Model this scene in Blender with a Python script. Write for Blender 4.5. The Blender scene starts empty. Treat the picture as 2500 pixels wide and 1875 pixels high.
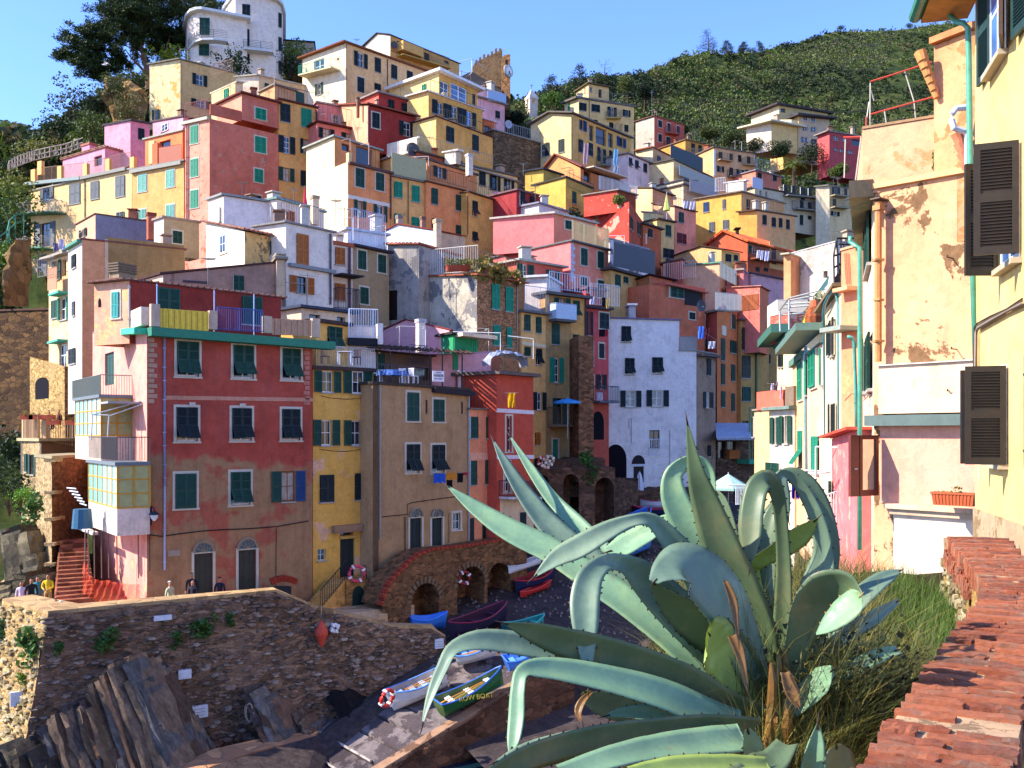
import bpy,math,random
from mathutils import Vector,Matrix,noise
random.seed(7)
random.uniform(0,1)
SC=bpy.context.scene
F,CX,HY,CZ=2300.0,1250.0,1060.0,14.0
cam_d=bpy.data.cameras.new('camera');cam=bpy.data.objects.new('camera',cam_d)
SC.collection.objects.link(cam);SC.camera=cam
cam.location=(0,0,CZ);cam.rotation_euler=(math.radians(90),0,0)
cam_d.sensor_width=36;cam_d.lens=36*F/2500;cam_d.shift_y=(HY-937.5)/2500
cam_d.clip_start=0.05;cam_d.clip_end=6000
SUN_EL,SUN_AZ=37.0,10.0
sd=Vector((-math.cos(math.radians(SUN_AZ)),-math.sin(math.radians(SUN_AZ)),0))*math.cos(math.radians(SUN_EL))
sd.z=math.sin(math.radians(SUN_EL))
W=bpy.data.worlds.new('World');SC.world=W;W.use_nodes=True
nt=W.node_tree;nt.nodes.clear()
sky=nt.nodes.new('ShaderNodeTexSky');sky.sky_type='NISHITA';sky.sun_disc=False
sky.sun_elevation=math.radians(SUN_EL)
sky.sun_rotation=math.atan2(sd.x,sd.y)
sky.air_density=1.15;sky.dust_density=0.1;sky.ozone_density=6.0;sky.altitude=0
bg=nt.nodes.new('ShaderNodeBackground');bg.inputs[1].default_value=0.15
wo=nt.nodes.new('ShaderNodeOutputWorld')
tint=nt.nodes.new('ShaderNodeMix');tint.data_type='RGBA';tint.blend_type='MULTIPLY';tint.inputs[0].default_value=1;tint.inputs[7].default_value=(.67,.715,1.02,1)
nt.links.new(sky.outputs[0],tint.inputs[6]);nt.links.new(tint.outputs[2],bg.inputs[0]);nt.links.new(bg.outputs[0],wo.inputs[0])
sl=bpy.data.lights.new('sun','SUN');sl.energy=3.7;sl.angle=math.radians(0.5);sl.color=(1,.93,.80)
so=bpy.data.objects.new('sun',sl);SC.collection.objects.link(so)
so.rotation_euler=sd.to_track_quat('Z','Y').to_euler();so.location=(-40,-10,80)
SC.view_settings.view_transform='Standard';SC.view_settings.look='None'
SC.view_settings.exposure=1.47;SC.view_settings.gamma=1.0;SC.view_settings.use_curve_mapping=False
SC.cycles.max_bounces=5;SC.cycles.diffuse_bounces=3;SC.cycles.glossy_bounces=2
SC.cycles.transmission_bounces=3;SC.cycles.transparent_max_bounces=6
SC.cycles.sample_clamp_indirect=6
FR={'D':(0,0,1.1302),'G':(1000,1000,.5425),'S':(1840,560,.36158),'R':(1900,1250,.37665),'M':(1480,380,.19293),'P':(0,0,1)}
for r,oy in enumerate((0,460,920,1395)):
 for c,ox in enumerate((0,620,1240,1860)):FR['%d%d'%(r,c)]=(ox,oy,.289331)
def px(t,x,y=0):
 a,b,s=FR[t];return(a+x*s,b+y*s)
def PW(sx,sy,d):return Vector(((sx-CX)*d/F,d,CZ+(HY-sy)*d/F))
def P(t,x,y,d):return PW(*px(t,x,y),d)
def lin(c):return c/12.92 if c<=.04045 else((c+.055)/1.055)**2.4
def rgb(h):
 if isinstance(h,str):return tuple(lin(int(h[i:i+2],16)/255)for i in(0,2,4))
 return tuple(h)
MATS={};SATP=.79
def nodes(name,rough=.85,spec=.25):
 m=bpy.data.materials.new(name);m.use_nodes=True;n=m.node_tree;b=n.nodes['Principled BSDF']
 b.inputs['Roughness'].default_value=rough;b.inputs['Specular IOR Level'].default_value=spec
 return m,n,b
def N(n,typ,**k):
 x=n.nodes.new(typ)
 for a,v in k.items():
  if a.startswith('i_'):x.inputs[a[2:].replace('_',' ')].default_value=v
  else:setattr(x,a,v)
 return x
def L(n,a,b):n.links.new(a,b)
def ramp(n,src,stops):
 r=N(n,'ShaderNodeValToRGB');e=r.color_ramp.elements
 while len(e)<len(stops):e.new(.5)
 for el,(p,c)in zip(e,stops):
  el.position=p;el.color=(*c,1)if len(c)==3 else c
 L(n,src,r.inputs[0]);return r.outputs[0]
def mixc(n,fac,a,b,mode='MIX'):
 m=N(n,'ShaderNodeMix',data_type='RGBA',blend_type=mode)
 if isinstance(fac,float):m.inputs[0].default_value=fac
 else:L(n,fac,m.inputs[0])
 for i,v in((6,a),(7,b)):
  if isinstance(v,tuple):m.inputs[i].default_value=(*v,1)
  else:L(n,v,m.inputs[i])
 return m.outputs[2]
def noise_(n,vec,scale,detail=4,rough=.6,dist=0.):
 t=N(n,'ShaderNodeTexNoise',i_Scale=scale,i_Detail=detail,i_Roughness=rough,i_Distortion=dist);L(n,vec,t.inputs['Vector']);return t.outputs[0]
def wcoord(n):
 g=N(n,'ShaderNodeNewGeometry');return g.outputs['Position']
def vscale(n,v,s):
 m=N(n,'ShaderNodeVectorMath',operation='MULTIPLY');L(n,v,m.inputs[0]);m.inputs[1].default_value=s;return m.outputs[0]
def bump(n,b,h,strength=.3,dist=.02):
 u=N(n,'ShaderNodeBump',i_Strength=strength,i_Distance=dist);L(n,h,u.inputs['Height']);L(n,u.outputs[0],b.inputs['Normal'])
def mul(c,k):return tuple(min(1,v*k)for v in c)
def sat(c,k):
 g=(c[0]+c[1]+c[2])/3;return tuple(max(0,g+(v-g)*k)for v in c)
def warm(c,k=1.):
 c=(c[0]*1.46*k,c[1]*1.22*k,c[2]*1.0*k);q=min(1,.82/max(c));return tuple(v*q for v in c)
def plaster(h,dirt=.35,patch=None,amt=.0,ps=.8,second=None,zsplit=None,fine=1.,grime=.3):
 """painted render: mottling, rain streaks, flaked patches; second = colour below zsplit"""
 key=('pl',h,dirt,patch,amt,ps,second,zsplit,fine,grime)
 if key in MATS:return MATS[key]
 m,n,b=nodes('painted_plaster',.93,.12);pos=wcoord(n);c=warm(sat(rgb(h),SATP))
 off=N(n,'ShaderNodeVectorMath',operation='ADD');L(n,pos,off.inputs[0]);r=random.Random(str(key))
 off.inputs[1].default_value=(r.uniform(-50,50),r.uniform(-50,50),r.uniform(-50,50));v=off.outputs[0]
 n1=noise_(n,v,.55*fine,5,.65)
 dirt=min(.9,dirt*1.35+.06);col=ramp(n,n1,[(.28,mul(c,1-.42*dirt)),(.5,c),(.75,mul(sat(c,.92),1+.22*dirt))])
 if second:
  sep=N(n,'ShaderNodeSeparateXYZ');L(n,pos,sep.inputs[0])
  ed=noise_(n,v,.5,4,.6)
  ma=N(n,'ShaderNodeMath',operation='MULTIPLY_ADD');L(n,ed,ma.inputs[0]);ma.inputs[1].default_value=-3.0;L(n,sep.outputs[2],ma.inputs[2])
  mr=N(n,'ShaderNodeMapRange');L(n,ma.outputs[0],mr.inputs[0]);mr.inputs[1].default_value=zsplit-1.65;mr.inputs[2].default_value=zsplit-1.35
  s2=warm(rgb(second));n9=noise_(n,v,.33,6,.62)
  low=ramp(n,n9,[(.3,mul(s2,.72)),(.47,s2),(.515,s2),(.57,mixt(s2,c,.75)),(.7,mixt(s2,c,.55))])
  col=mixc(n,mr.outputs[0],low,col)
 st=noise_(n,vscale(n,v,(3.2,3.2,.22)),1.0,4,.7)
 stf=ramp(n,st,[(.48,(0,0,0)),(.72,(1,1,1))])
 k=N(n,'ShaderNodeMath',operation='MULTIPLY');L(n,stf,k.inputs[0]);k.inputs[1].default_value=dirt*.55
 col=mixc(n,k.outputs[0],col,mul(sat(c,.55),.5))
 if patch:
  pn=noise_(n,v,ps,8,.68,.3)
  pf=ramp(n,pn,[(.62-amt*.32,(0,0,0)),(.635-amt*.32,(1,1,1))])
  fine_n=noise_(n,v,9,4,.7);p=warm(rgb(patch))
  pc=ramp(n,fine_n,[(.3,mul(p,.75)),(.7,mul(p,1.2))])
  col=mixc(n,pf,col,pc)
 col=mixc(n,.8,col,ramp(n,noise_(n,v,1.9,7,.72,.4),[(.34,(.78,.77,.76)),(.55,(1.02,1.02,1.02))]),'MULTIPLY')
 n2=noise_(n,v,7,6,.75)
 g2=ramp(n,n2,[(.3,(.80,.80,.80)),(.62,(1.06,1.06,1.06))])
 col=mixc(n,float(grime+.35),col,g2,'MULTIPLY')
 L(n,col,b.inputs['Base Color'])
 bump(n,b,noise_(n,v,14,6,.75),.35,.03)
 MATS[key]=m;return m
def mixt(a,b,k):return tuple(x*(1-k)+y*k for x,y in zip(a,b))
def flat(h,rough=.6,metal=0.,spec=.35,var=.12,sc=6.):
 key=('fl',h,rough,metal,var,sc)
 if key in MATS:return MATS[key]
 m,n,b=nodes('paint',rough,spec);c=rgb(h);b.inputs['Metallic'].default_value=metal
 nn=noise_(n,wcoord(n),sc,5,.7)
 L(n,ramp(n,nn,[(.3,mul(c,1-var*1.6)),(.7,mul(c,1+var))]),b.inputs['Base Color'])
 bump(n,b,nn,.12,.01)
 MATS[key]=m;return m
def stone(h1,h2,mortar,sc=1.6,flatz=2.6,bs=.6,contrast=.5,lichen=None,hol=.025):
 key=('st',h1,h2,mortar,sc,flatz,lichen,hol)
 if key in MATS:return MATS[key]
 m,n,b=nodes('rubble_stone',.95,.1);pos=wcoord(n);a,c,mo=[warm(rgb(q),1.3)for q in(h1,h2,mortar)]
 ds=N(n,'ShaderNodeTexNoise',i_Scale=1.7,i_Detail=4.);L(n,pos,ds.inputs['Vector'])
 dd=N(n,'ShaderNodeVectorMath',operation='MULTIPLY_ADD');L(n,ds.outputs['Color'],dd.inputs[0]);dd.inputs[1].default_value=(.45,)*3;L(n,pos,dd.inputs[2])
 v=vscale(n,dd.outputs[0],(1,1,flatz))
 vo=N(n,'ShaderNodeTexVoronoi',i_Scale=sc,feature='DISTANCE_TO_EDGE');L(n,v,vo.inputs['Vector'])
 vc=N(n,'ShaderNodeTexVoronoi',i_Scale=sc);L(n,v,vc.inputs['Vector'])
 sep=N(n,'ShaderNodeSeparateColor');L(n,vc.outputs['Color'],sep.inputs[0])
 col=ramp(n,sep.outputs[0],[(0,mul(a,.6)),(.4,a),(.75,c),(1,mul(c,1.3))])
 n3=noise_(n,pos,.5,5,.7)
 col=mixc(n,.7,col,ramp(n,n3,[(.3,(.6,.58,.56)),(.7,(1.2,1.15,1.1))]),'MULTIPLY')
 big=noise_(n,pos,.35,4,.6)
 e=ramp(n,vo.outputs['Distance'],[(hol,(0,0,0)),(hol*3,(1,1,1))])
 col=mixc(n,e,mo,col)
 rend=ramp(n,big,[(.5,(0,0,0)),(.64,(1,1,1))])
 k=N(n,'ShaderNodeMath',operation='MULTIPLY');L(n,rend,k.inputs[0]);k.inputs[1].default_value=.6
 col=mixc(n,k.outputs[0],col,mo)
 if lichen:
  col=mixc(n,ramp(n,noise_(n,pos,1.3,7,.75),[(.6,(0,0,0)),(.68,(1,1,1))]),col,rgb(lichen))
 L(n,col,b.inputs['Base Color'])
 hs=N(n,'ShaderNodeMath',operation='MULTIPLY_ADD');L(n,e,hs.inputs[0]);hs.inputs[1].default_value=.6;L(n,noise_(n,pos,9,6,.8),hs.inputs[2])
 bump(n,b,hs.outputs[0],bs,.12)
 MATS[key]=m;return m
def glassy(h='1c2733',rough=.12):
 key=('gl',h,rough)
 if key in MATS:return MATS[key]
 m,n,b=nodes('window_glass',rough,.8);c=rgb(h)
 L(n,ramp(n,noise_(n,wcoord(n),.9,2,.5),[(.35,mul(c,.5)),(.65,mul(c,1.6))]),b.inputs['Base Color'])
 MATS[key]=m;return m
def tilem(h='a8512f'):
 key=('ti',h)
 if key in MATS:return MATS[key]
 m,n,b=nodes('terracotta',.9,.15);pos=wcoord(n);c=rgb(h)
 v=N(n,'ShaderNodeTexVoronoi',i_Scale=3.2);L(n,pos,v.inputs['Vector'])
 s=N(n,'ShaderNodeSeparateColor');L(n,v.outputs['Color'],s.inputs[0])
 col=ramp(n,s.outputs[0],[(0,mul(c,.6)),(.5,c),(1,mul(sat(c,.8),1.35))])
 col=mixc(n,ramp(n,noise_(n,pos,1.1,6,.7),[(.55,(0,0,0)),(.75,(.7,.7,.7))]),col,rgb('6f6455'))
 L(n,col,b.inputs['Base Color']);bump(n,b,noise_(n,pos,12,4,.7),.3,.02)
 MATS[key]=m;return m
class MB:
 def __init__(s):s.v=[];s.f=[];s.m=[]
 def add(s,vs,fs,mi=0):
  o=len(s.v);s.v+=[tuple(p)for p in vs];s.f+=[tuple(i+o for i in f)for f in fs];s.m+=[mi]*len(fs);return s
 def box(s,x0,y0,z0,x1,y1,z1,mi=0,M=None):
  vs=[Vector(p)for p in((x0,y0,z0),(x1,y0,z0),(x1,y1,z0),(x0,y1,z0),(x0,y0,z1),(x1,y0,z1),(x1,y1,z1),(x0,y1,z1))]
  if M is not None:vs=[M@p for p in vs]
  return s.add(vs,[(0,3,2,1),(4,5,6,7),(0,1,5,4),(1,2,6,5),(2,3,7,6),(3,0,4,7)],mi)
 def tube(s,pts,r,k=5,mi=0,cap=True):
  pts=[Vector(p)for p in pts];rs=r if isinstance(r,(list,tuple))else[r]*len(pts);o=len(s.v);up=Vector((0,0,1))
  for i,p in enumerate(pts):
   t=(pts[min(i+1,len(pts)-1)]-pts[max(i-1,0)])
   t=t.normalized()if t.length>1e-9 else up
   a=t.cross(up)if abs(t.z)<.95 else t.cross(Vector((1,0,0)))
   a.normalize();b=a.cross(t)
   for j in range(k):
    an=2*math.pi*j/k;s.v.append(tuple(p+(a*math.cos(an)+b*math.sin(an))*rs[i]))
  for i in range(len(pts)-1):
   for j in range(k):
    s.f.append((o+i*k+j,o+i*k+(j+1)%k,o+(i+1)*k+(j+1)%k,o+(i+1)*k+j));s.m.append(mi)
  if cap:
   s.f.append(tuple(o+j for j in range(k-1,-1,-1)));s.m.append(mi)
   q=o+(len(pts)-1)*k;s.f.append(tuple(q+j for j in range(k)));s.m.append(mi)
  return s
 def prism(s,poly,z0,z1,mi=0):
  """poly: ccw plan points; z0/z1 floats or per-point lists"""
  k=len(poly);a=z0 if isinstance(z0,list)else[z0]*k;b=z1 if isinstance(z1,list)else[z1]*k
  vs=[(p[0],p[1],a[i])for i,p in enumerate(poly)]+[(p[0],p[1],b[i])for i,p in enumerate(poly)]
  return s.add(vs,[tuple(range(k-1,-1,-1)),tuple(range(k,2*k))]+[(i,(i+1)%k,k+(i+1)%k,k+i)for i in range(k)],mi)
 def mesh(s,name,mats):
  me=bpy.data.meshes.new(name);me.from_pydata(s.v,[],s.f)
  for m in(mats if isinstance(mats,(list,tuple))else[mats]):me.materials.append(m)
  if any(s.m):me.polygons.foreach_set('material_index',s.m)
  me.update();return me
 def build(s,name,mats,parent=None,loc=None,rz=0,smooth=False,**tags):
  me=s.mesh(name,mats)
  if smooth:me.polygons.foreach_set('use_smooth',[True]*len(me.polygons))
  return obj(name,me,parent,loc,rz,**tags)
 def sub(s,o):
  s.v=[tuple(Vector(p)-o)for p in s.v];return s
def obj(name,me,parent=None,loc=None,rz=0,**tags):
 o=bpy.data.objects.new(name,me);SC.collection.objects.link(o)
 if parent is not None:o.parent=parent
 if loc is not None:o.location=loc
 if rz:o.rotation_euler.z=rz
 for k,v in tags.items():
  if v:o[k]=v
 return o
def thing(name,label,cat,loc=(0,0,0),group=None,rz=0):
 return obj(name,None,None,loc,rz,label=label,category=cat,group=group)
def tagobj(o,label,cat,group=None):
 o['label']=label;o['category']=cat
 if group:o['group']=group
 return o
def copy_thing(r,loc,rz=0,label=None,scale=None):
 c=r.copy();SC.collection.objects.link(c);c.location=loc;c.rotation_euler.z=rz
 if label:c['label']=label
 if scale:c.scale=(scale,)*3
 for ch in list(r.children):
  d=ch.copy();SC.collection.objects.link(d);d.parent=c
  for g in ch.children:
   e=g.copy();SC.collection.objects.link(e);e.parent=d
 return c
SHC={'g':'20473a','G':'1f8a68','n':'1d2a2c','b':'b0642a','s':'5c6268','u':'3aa39a','r':'6d2a28','k':'241a18','U':'20406e','w':'d8d6cc','y':'3a3a30','t':'6fae9c'}
def paint(c):return flat(SHC.get(c,c if len(c)==6 else '3a3a3a'),.6,0,.3,.14,5)
def leaf_mesh(col,half=None):
 key=('leafmesh',col)
 if key in MATS:return MATS[key]
 b=MB()
 for x0,x1 in((0,.12),(.88,1)):b.box(x0,-1,0,x1,0,1)
 for z0,z1 in((0,.06),(.48,.53),(.95,1)):b.box(.12,-.96,z0,.88,-.04,z1)
 for i in range(22):
  z=.075+i*.0405
  if .45<z<.53:continue
  b.add([(.12,-.15,z+.03),(.88,-.15,z+.03),(.88,-.8,z),(.12,-.8,z),(.12,-.15,z+.022),(.88,-.15,z+.022),(.88,-.8,z-.008),(.12,-.8,z-.008)],[(0,1,2,3),(7,6,5,4),(3,2,6,7)])
 b.box(.12,-.12,.06,.88,-.02,.95)
 MATS[key]=b.mesh('shutter',paint(col));return MATS[key]
def frame_mesh(col,cols=2,rows=2):
 key=('fr',col,cols,rows)
 if key in MATS:return MATS[key]
 b=MB();w=.07
 b.box(0,-.03,0,w,.03,1);b.box(1-w,-.03,0,1,.03,1);b.box(w,-.03,0,1-w,.03,w*.8);b.box(w,-.03,1-w*.8,1-w,.03,1)
 for i in range(1,cols):b.box(i/cols-.03,-.028,w*.8,i/cols+.03,.028,1-w*.8)
 for j in range(1,rows):b.box(w,-.02,j/rows-.015,1-w,.02,j/rows+.015)
 MATS[key]=b.mesh('window',paint(col));return MATS[key]
def pane_mesh(h):
 key=('pane',h)
 if key in MATS:return MATS[key]
 b=MB();b.box(.05,-.012,.04,.95,-.004,.96)
 MATS[key]=b.mesh('pane',glassy(h)if h in('1c2733','0e1216','3d5f8f','8a9a8c')else flat(h,.8,0,.3,.25,3));return MATS[key]
class Face:
 """vertical wall plane from P0 to P1 (left to right as seen), world points of the plan"""
 def __init__(s,P0,P1,zb,z0,z1):
  s.P0=Vector((P0[0],P0[1]));s.P1=Vector((P1[0],P1[1]));d=s.P1-s.P0;s.len=d.length;s.u=d/s.len
  s.n=Vector((s.u.y,-s.u.x));s.rz=math.atan2(s.u.y,s.u.x);s.zb,s.z0,s.z1=zb,z0,z1;s.holes=[];s.peak=None
 def hit(s,sx,sy):
  """pixel -> (u, z) on the plane"""
  k=(sx-CX)/F;den=s.u.x-k*s.u.y
  if abs(den)<1e-6:den=1e-6
  u=(k*s.P0.y-s.P0.x)/den;d=s.P0.y+u*s.u.y
  return u,CZ+(HY-sy)*d/F
 def at(s,u,z,off=0.):
  p=s.P0+s.u*u+s.n*off;return Vector((p.x,p.y,z))
 def topz(s,u):return s.z0+(s.z1-s.z0)*u/s.len
 def wall(s,mb,mi):
  zt=min(s.z0,s.z1);H=[h for h in s.holes if h[3]<zt-.03 and h[2]>s.zb+.02 and h[0]>.03 and h[1]<s.len-.03]
  s.cut=H;us=sorted({0.,s.len,*[h[0]for h in H],*[h[1]for h in H]});zs=sorted({s.zb,zt,*[h[2]for h in H],*[h[3]for h in H]})
  idx={}
  def V(i,j):
   if(i,j)not in idx:idx[i,j]=len(mb.v);mb.v.append(tuple(s.at(us[i],zs[j])))
   return idx[i,j]
  for i in range(len(us)-1):
   for j in range(len(zs)-1):
    cu,cz=(us[i]+us[i+1])/2,(zs[j]+zs[j+1])/2
    if any(h[0]<cu<h[1]and h[2]<cz<h[3]for h in H):continue
    mb.f.append((V(i,j),V(i+1,j),V(i+1,j+1),V(i,j+1)));mb.m.append(mi)
  for u0,u1,a,b in H:
   q=[s.at(u0,a),s.at(u1,a),s.at(u1,b),s.at(u0,b)];r=[s.at(u0,a,-.3),s.at(u1,a,-.3),s.at(u1,b,-.3),s.at(u0,b,-.3)]
   mb.add(q+r,[(0,1,5,4),(1,2,6,5),(2,3,7,6),(3,0,4,7),(4,5,6,7)],mi)
  top=[s.at(0,zt),s.at(s.len,zt)]
  if s.z1>zt+1e-4:top.append(s.at(s.len,s.z1))
  if s.peak:top.append(s.at(*s.peak))
  if s.z0>zt+1e-4:top.append(s.at(0,s.z0))
  if len(top)>2:mb.add(top,[tuple(range(len(top)))],mi)
def tk(s):return s.replace(',',' ').split()
FRW={'w':('e6e2d8','1c2733'),'b':('8a5a34','b9a895'),'k':('26201f','0e1216'),'c':('e8e4da','b8b2a4'),'C':('5a3a2a','6f6252'),'B':('9db4d8','3d5f8f')}
class House:
 def __init__(s,name,label,t,d,A,B=None,C=None,bot=0,f='c0b090',l=None,r=None,cat='house',dep=8.,gL=None,gF=None,roof='504038',rt=.16,ov=.25,parent=None,group=None,D=None,tiles=False,extra=0.,top=True,loc=None):
  s.t=t;s.d=d;ax,ay=px(t,A[0],A[1]);a=PW(ax,ay,d);zA=a.z
  def corner(c):
   tt=t
   if isinstance(c[0],str):tt,c=c[0],c[1:]
   cx,cy=px(tt,c[0],c[1]if c[1]is not None else 0)
   if len(c)==3:
    if c[1]is None:return Vector(((cx-CX)*c[2]/F,c[2],zA))
    return PW(cx,cy,c[2])
   dd=d*(HY-ay)/(HY-cy);return PW(cx,cy,dd)
  b=corner(B)if B else None;c=corner(C)if C else None
  if b is None and c is not None:
   v=(c-a);b=a+Vector((v.y,-v.x,0)).normalized()*dep;b.z=zA
  if c is None:
   u=(b-a);c=a+Vector((-u.y,u.x,0)).normalized()*dep;c.z=zA
  dd_=corner(D)if D else Vector((b.x+c.x-a.x,b.y+c.y-a.y,max(b.z+c.z-a.z,min(b.z,c.z))))
  s.A,s.B,s.C,s.Dp=a,b,c,dd_
  if isinstance(bot,tuple):zb=P(bot[0],0,bot[1],d).z
  else:zb=P(t,A[0],bot,d).z
  zb-=extra;s.zb=zb
  if parent is None:
   s.root=thing(name,label,cat,(a.x,a.y,zb),group);s.o=Vector((a.x,a.y,zb))
   GROUND.append(((a.x+b.x+c.x+dd_.x)/4,(a.y+b.y+c.y+dd_.y)/4,zb))
   GROUND.append((a.x,a.y,zb));GROUND.append((b.x,b.y,zb));GROUND.append((c.x,c.y,zb))
  else:s.root=parent.root;s.o=parent.o
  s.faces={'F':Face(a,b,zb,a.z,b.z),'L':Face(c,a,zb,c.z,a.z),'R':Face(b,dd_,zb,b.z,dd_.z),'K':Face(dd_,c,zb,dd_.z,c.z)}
  s.mats={'F':f,'L':l or f,'R':r or f,'K':l or f};s.roofspec=(roof,rt,ov,tiles,top);s.gL,s.gF=gL,gF  # l often repeats the front paint with sunlight put into a brighter colour
  s.wins=[];s.mat_of=s.mats
 def win(s,spec,t=None):
  for w in spec.split(';'):
   k=tk(w)
   if k:s.wins.append((t or s.t,k))
  return s
 def finish(s):
  sp=[]
  for t,k in s.wins:
   fc=s.faces['F']
   if k[0]in 'FLR' and len(k[0])==1 and k[0]!='':
    if k[0]in('F','L','R'):fc=s.faces[k[0]];k=k[1:]
   typ,col=k[0],k[1];x0,y0,x1,y1=map(float,k[2:6]);op=k[6:]
   a=px(t,x0,y0);b=px(t,x1,y1);m=px(t,(x0+x1)/2,(y0+y1)/2)
   u0,_=fc.hit(a[0],m[1]);u1,_=fc.hit(b[0],m[1]);_,z1=fc.hit(m[0],a[1]);_,z0=fc.hit(m[0],b[1])
   if u1-u0<.12:u1=u0+.12
   fc.holes.append((u0,u1,z0,z1));sp.append((fc,typ,col,u0,u1,z0,z1,op,a,b))
  ridge=None
  for g,fc,op in((s.gL,s.faces['L'],s.faces['R']),(s.gF,s.faces['F'],s.faces['K'])):
   if g:
    q=px(s.t,g[0],g[1]);u,z=fc.hit(*q);fc.peak=(u,z);op.peak=(op.len*(1-u/fc.len),z);ridge=(fc,op)
  mats=[];mb=MB()
  for k in 'FLRK':
   m=s.mats[k];m=plaster(m)if isinstance(m,str)else m
   if m not in mats:mats.append(m)
   s.faces[k].wall(mb,mats.index(m))
  mb.sub(s.o).build('wall',mats,s.root,(0,0,0))
  h,rt,ov,tiles,top=s.roofspec
  if top:
   rm=(tilem(h)if tiles else flat(h,.9,0,.15,.2,3))if isinstance(h,str)else h;mb=MB()
   cen=(s.A+s.B+s.C+s.Dp)/4
   def out(p,k=1):
    v=Vector((p.x-cen.x,p.y-cen.y,0));return Vector((p.x,p.y,p.z))+v.normalized()*ov*1.3*k
   if ridge:
    fc,op=ridge;pk0=fc.at(fc.peak[0],fc.peak[1],ov);pk1=op.at(op.peak[0],op.peak[1],ov)
    if fc is s.faces['L']:quads=[(s.C,s.Dp,pk1,pk0),(s.A,s.B,pk1,pk0)]
    else:quads=[(s.A,s.C,pk1,pk0),(s.B,s.Dp,pk1,pk0)]
    for a,b,c,d in quads:
     a,b=out(a),out(b);n=(b-a).cross(d-a).normalized();n=n if n.z>0 else-n
     q=[a,b,c,d];lo=[v+n*.012 for v in q];hi=[v+n*(rt+.012)for v in q]
     mb.add(lo+hi,[(3,2,1,0),(4,5,6,7),(0,1,5,4),(1,2,6,5),(2,3,7,6),(3,0,4,7)])
     if tiles:
      e=(b-a);w=e.length;cnt=max(3,int(w/.35))
      for i in range(cnt+1):
       tt=i/cnt;p=a.lerp(b,tt)+n*(rt+.01);q2=d.lerp(c,tt)+n*(rt+.01)
       mb.tube([p,q2],.07,5)
   else:
    q=[out(v)for v in(s.A,s.B,s.Dp,s.C)];zz=[v.z+.01 for v in q]
    mb.prism(q,zz,[z+rt for z in zz])
    if tiles:
     a,b,c,d=[Vector((v.x,v.y,z+rt+.01))for v,z in zip(q,zz)]
     cnt=max(3,int((b-a).length/.35))
     for i in range(cnt+1):mb.tube([a.lerp(b,i/cnt),d.lerp(c,i/cnt)],.07,5)
   mb.sub(s.o).build('roof',rm,s.root,(0,0,0))
  for args in sp:s._window(*args)
  rr=random.Random(int(s.A.x*97+s.A.y*31))
  if top and ridge is None and s.root.get('category')=='house' and s.A.y>56 and(s.B-s.A).xy.length>3.2:
   for k in range(rr.choice((1,1,2,3))):
    u,v=rr.uniform(.1,.9),rr.uniform(.1,.75);q=s.A.lerp(s.B,u)+(s.C-s.A)*v-s.o;q.z=s.A.z+(s.B.z-s.A.z)*u+(s.C.z-s.A.z)*v+rt-s.o.z;mb=MB();kd_=rr.random()
    if kd_<.45:
     w,h2=rr.uniform(.22,.4),rr.uniform(.6,1.3);mb.box(-w,-w,-.3,w,w,h2);mb.box(-w*1.3,-w*1.3,h2+.12,w*1.3,w*1.3,h2+.2);mb.box(-w*.6,-w*.6,h2,w*.6,w*.6,h2+.12);mb.build('chimney',flat(rr.choice(('a8927a','8a6a54','c0b4a4','9a5a40')),.9),s.root,q,rr.uniform(0,1))
    elif kd_<.8:
     h2=rr.uniform(1.2,2.2);mb.tube([(0,0,-.2),(0,0,h2)],.025,4);mb.tube([(0,-.5,h2*.93),(0,.5,h2*.93)],.015,3)
     for i in range(5):mb.tube([(-.35+.03*i,-.4+i*.2,h2*.93),(.35-.03*i,-.4+i*.2,h2*.93)],.012,3)
     mb.build('aerial',flat('5a5a5c'),s.root,q,rr.uniform(0,3))
    else:
     w=rr.uniform(.8,1.8);h2=rr.uniform(1.6,2.1);mb.tube([(0,0,-.1),(0,0,h2),(w,.2,h2),(w,.2,-.1)],.03,4);mb.tube([(0,0,h2),(0,1.1,h2)],.03,4);mb.tube([(w,.2,h2),(w,1.2,h2)],.03,4);mb.build('pergola_frame',flat(rr.choice(('c9c4bc','6a5a50','b8a090'))),s.root,q,rr.uniform(0,1))
  return s
 def _window(s,fc,typ,col,u0,u1,z0,z1,op,a,b):
  w,h=u1-u0,z1-z0;rz=fc.rz;cut=any(abs(c[0]-u0)<1e-6 and abs(c[2]-z0)<1e-6 for c in fc.cut);dpt=-.16 if cut else .04
  def put(name,me,parent,loc,sc=None,r=0,rx=0):
   o=obj(name,me,parent,loc,r)
   if rx:o.rotation_euler.x=rx
   if sc:o.scale=sc
   return o
  fr='w'
  for q in op:
   if q in FRW:fr=q
  if typ=='h':
   o=put('opening',pane_mesh('0e1216'),s.root,fc.at(u0,z0,dpt-.1)-s.o,(w,1,h),rz);return  # near-black sheet stands in for the shade inside the hole
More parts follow.
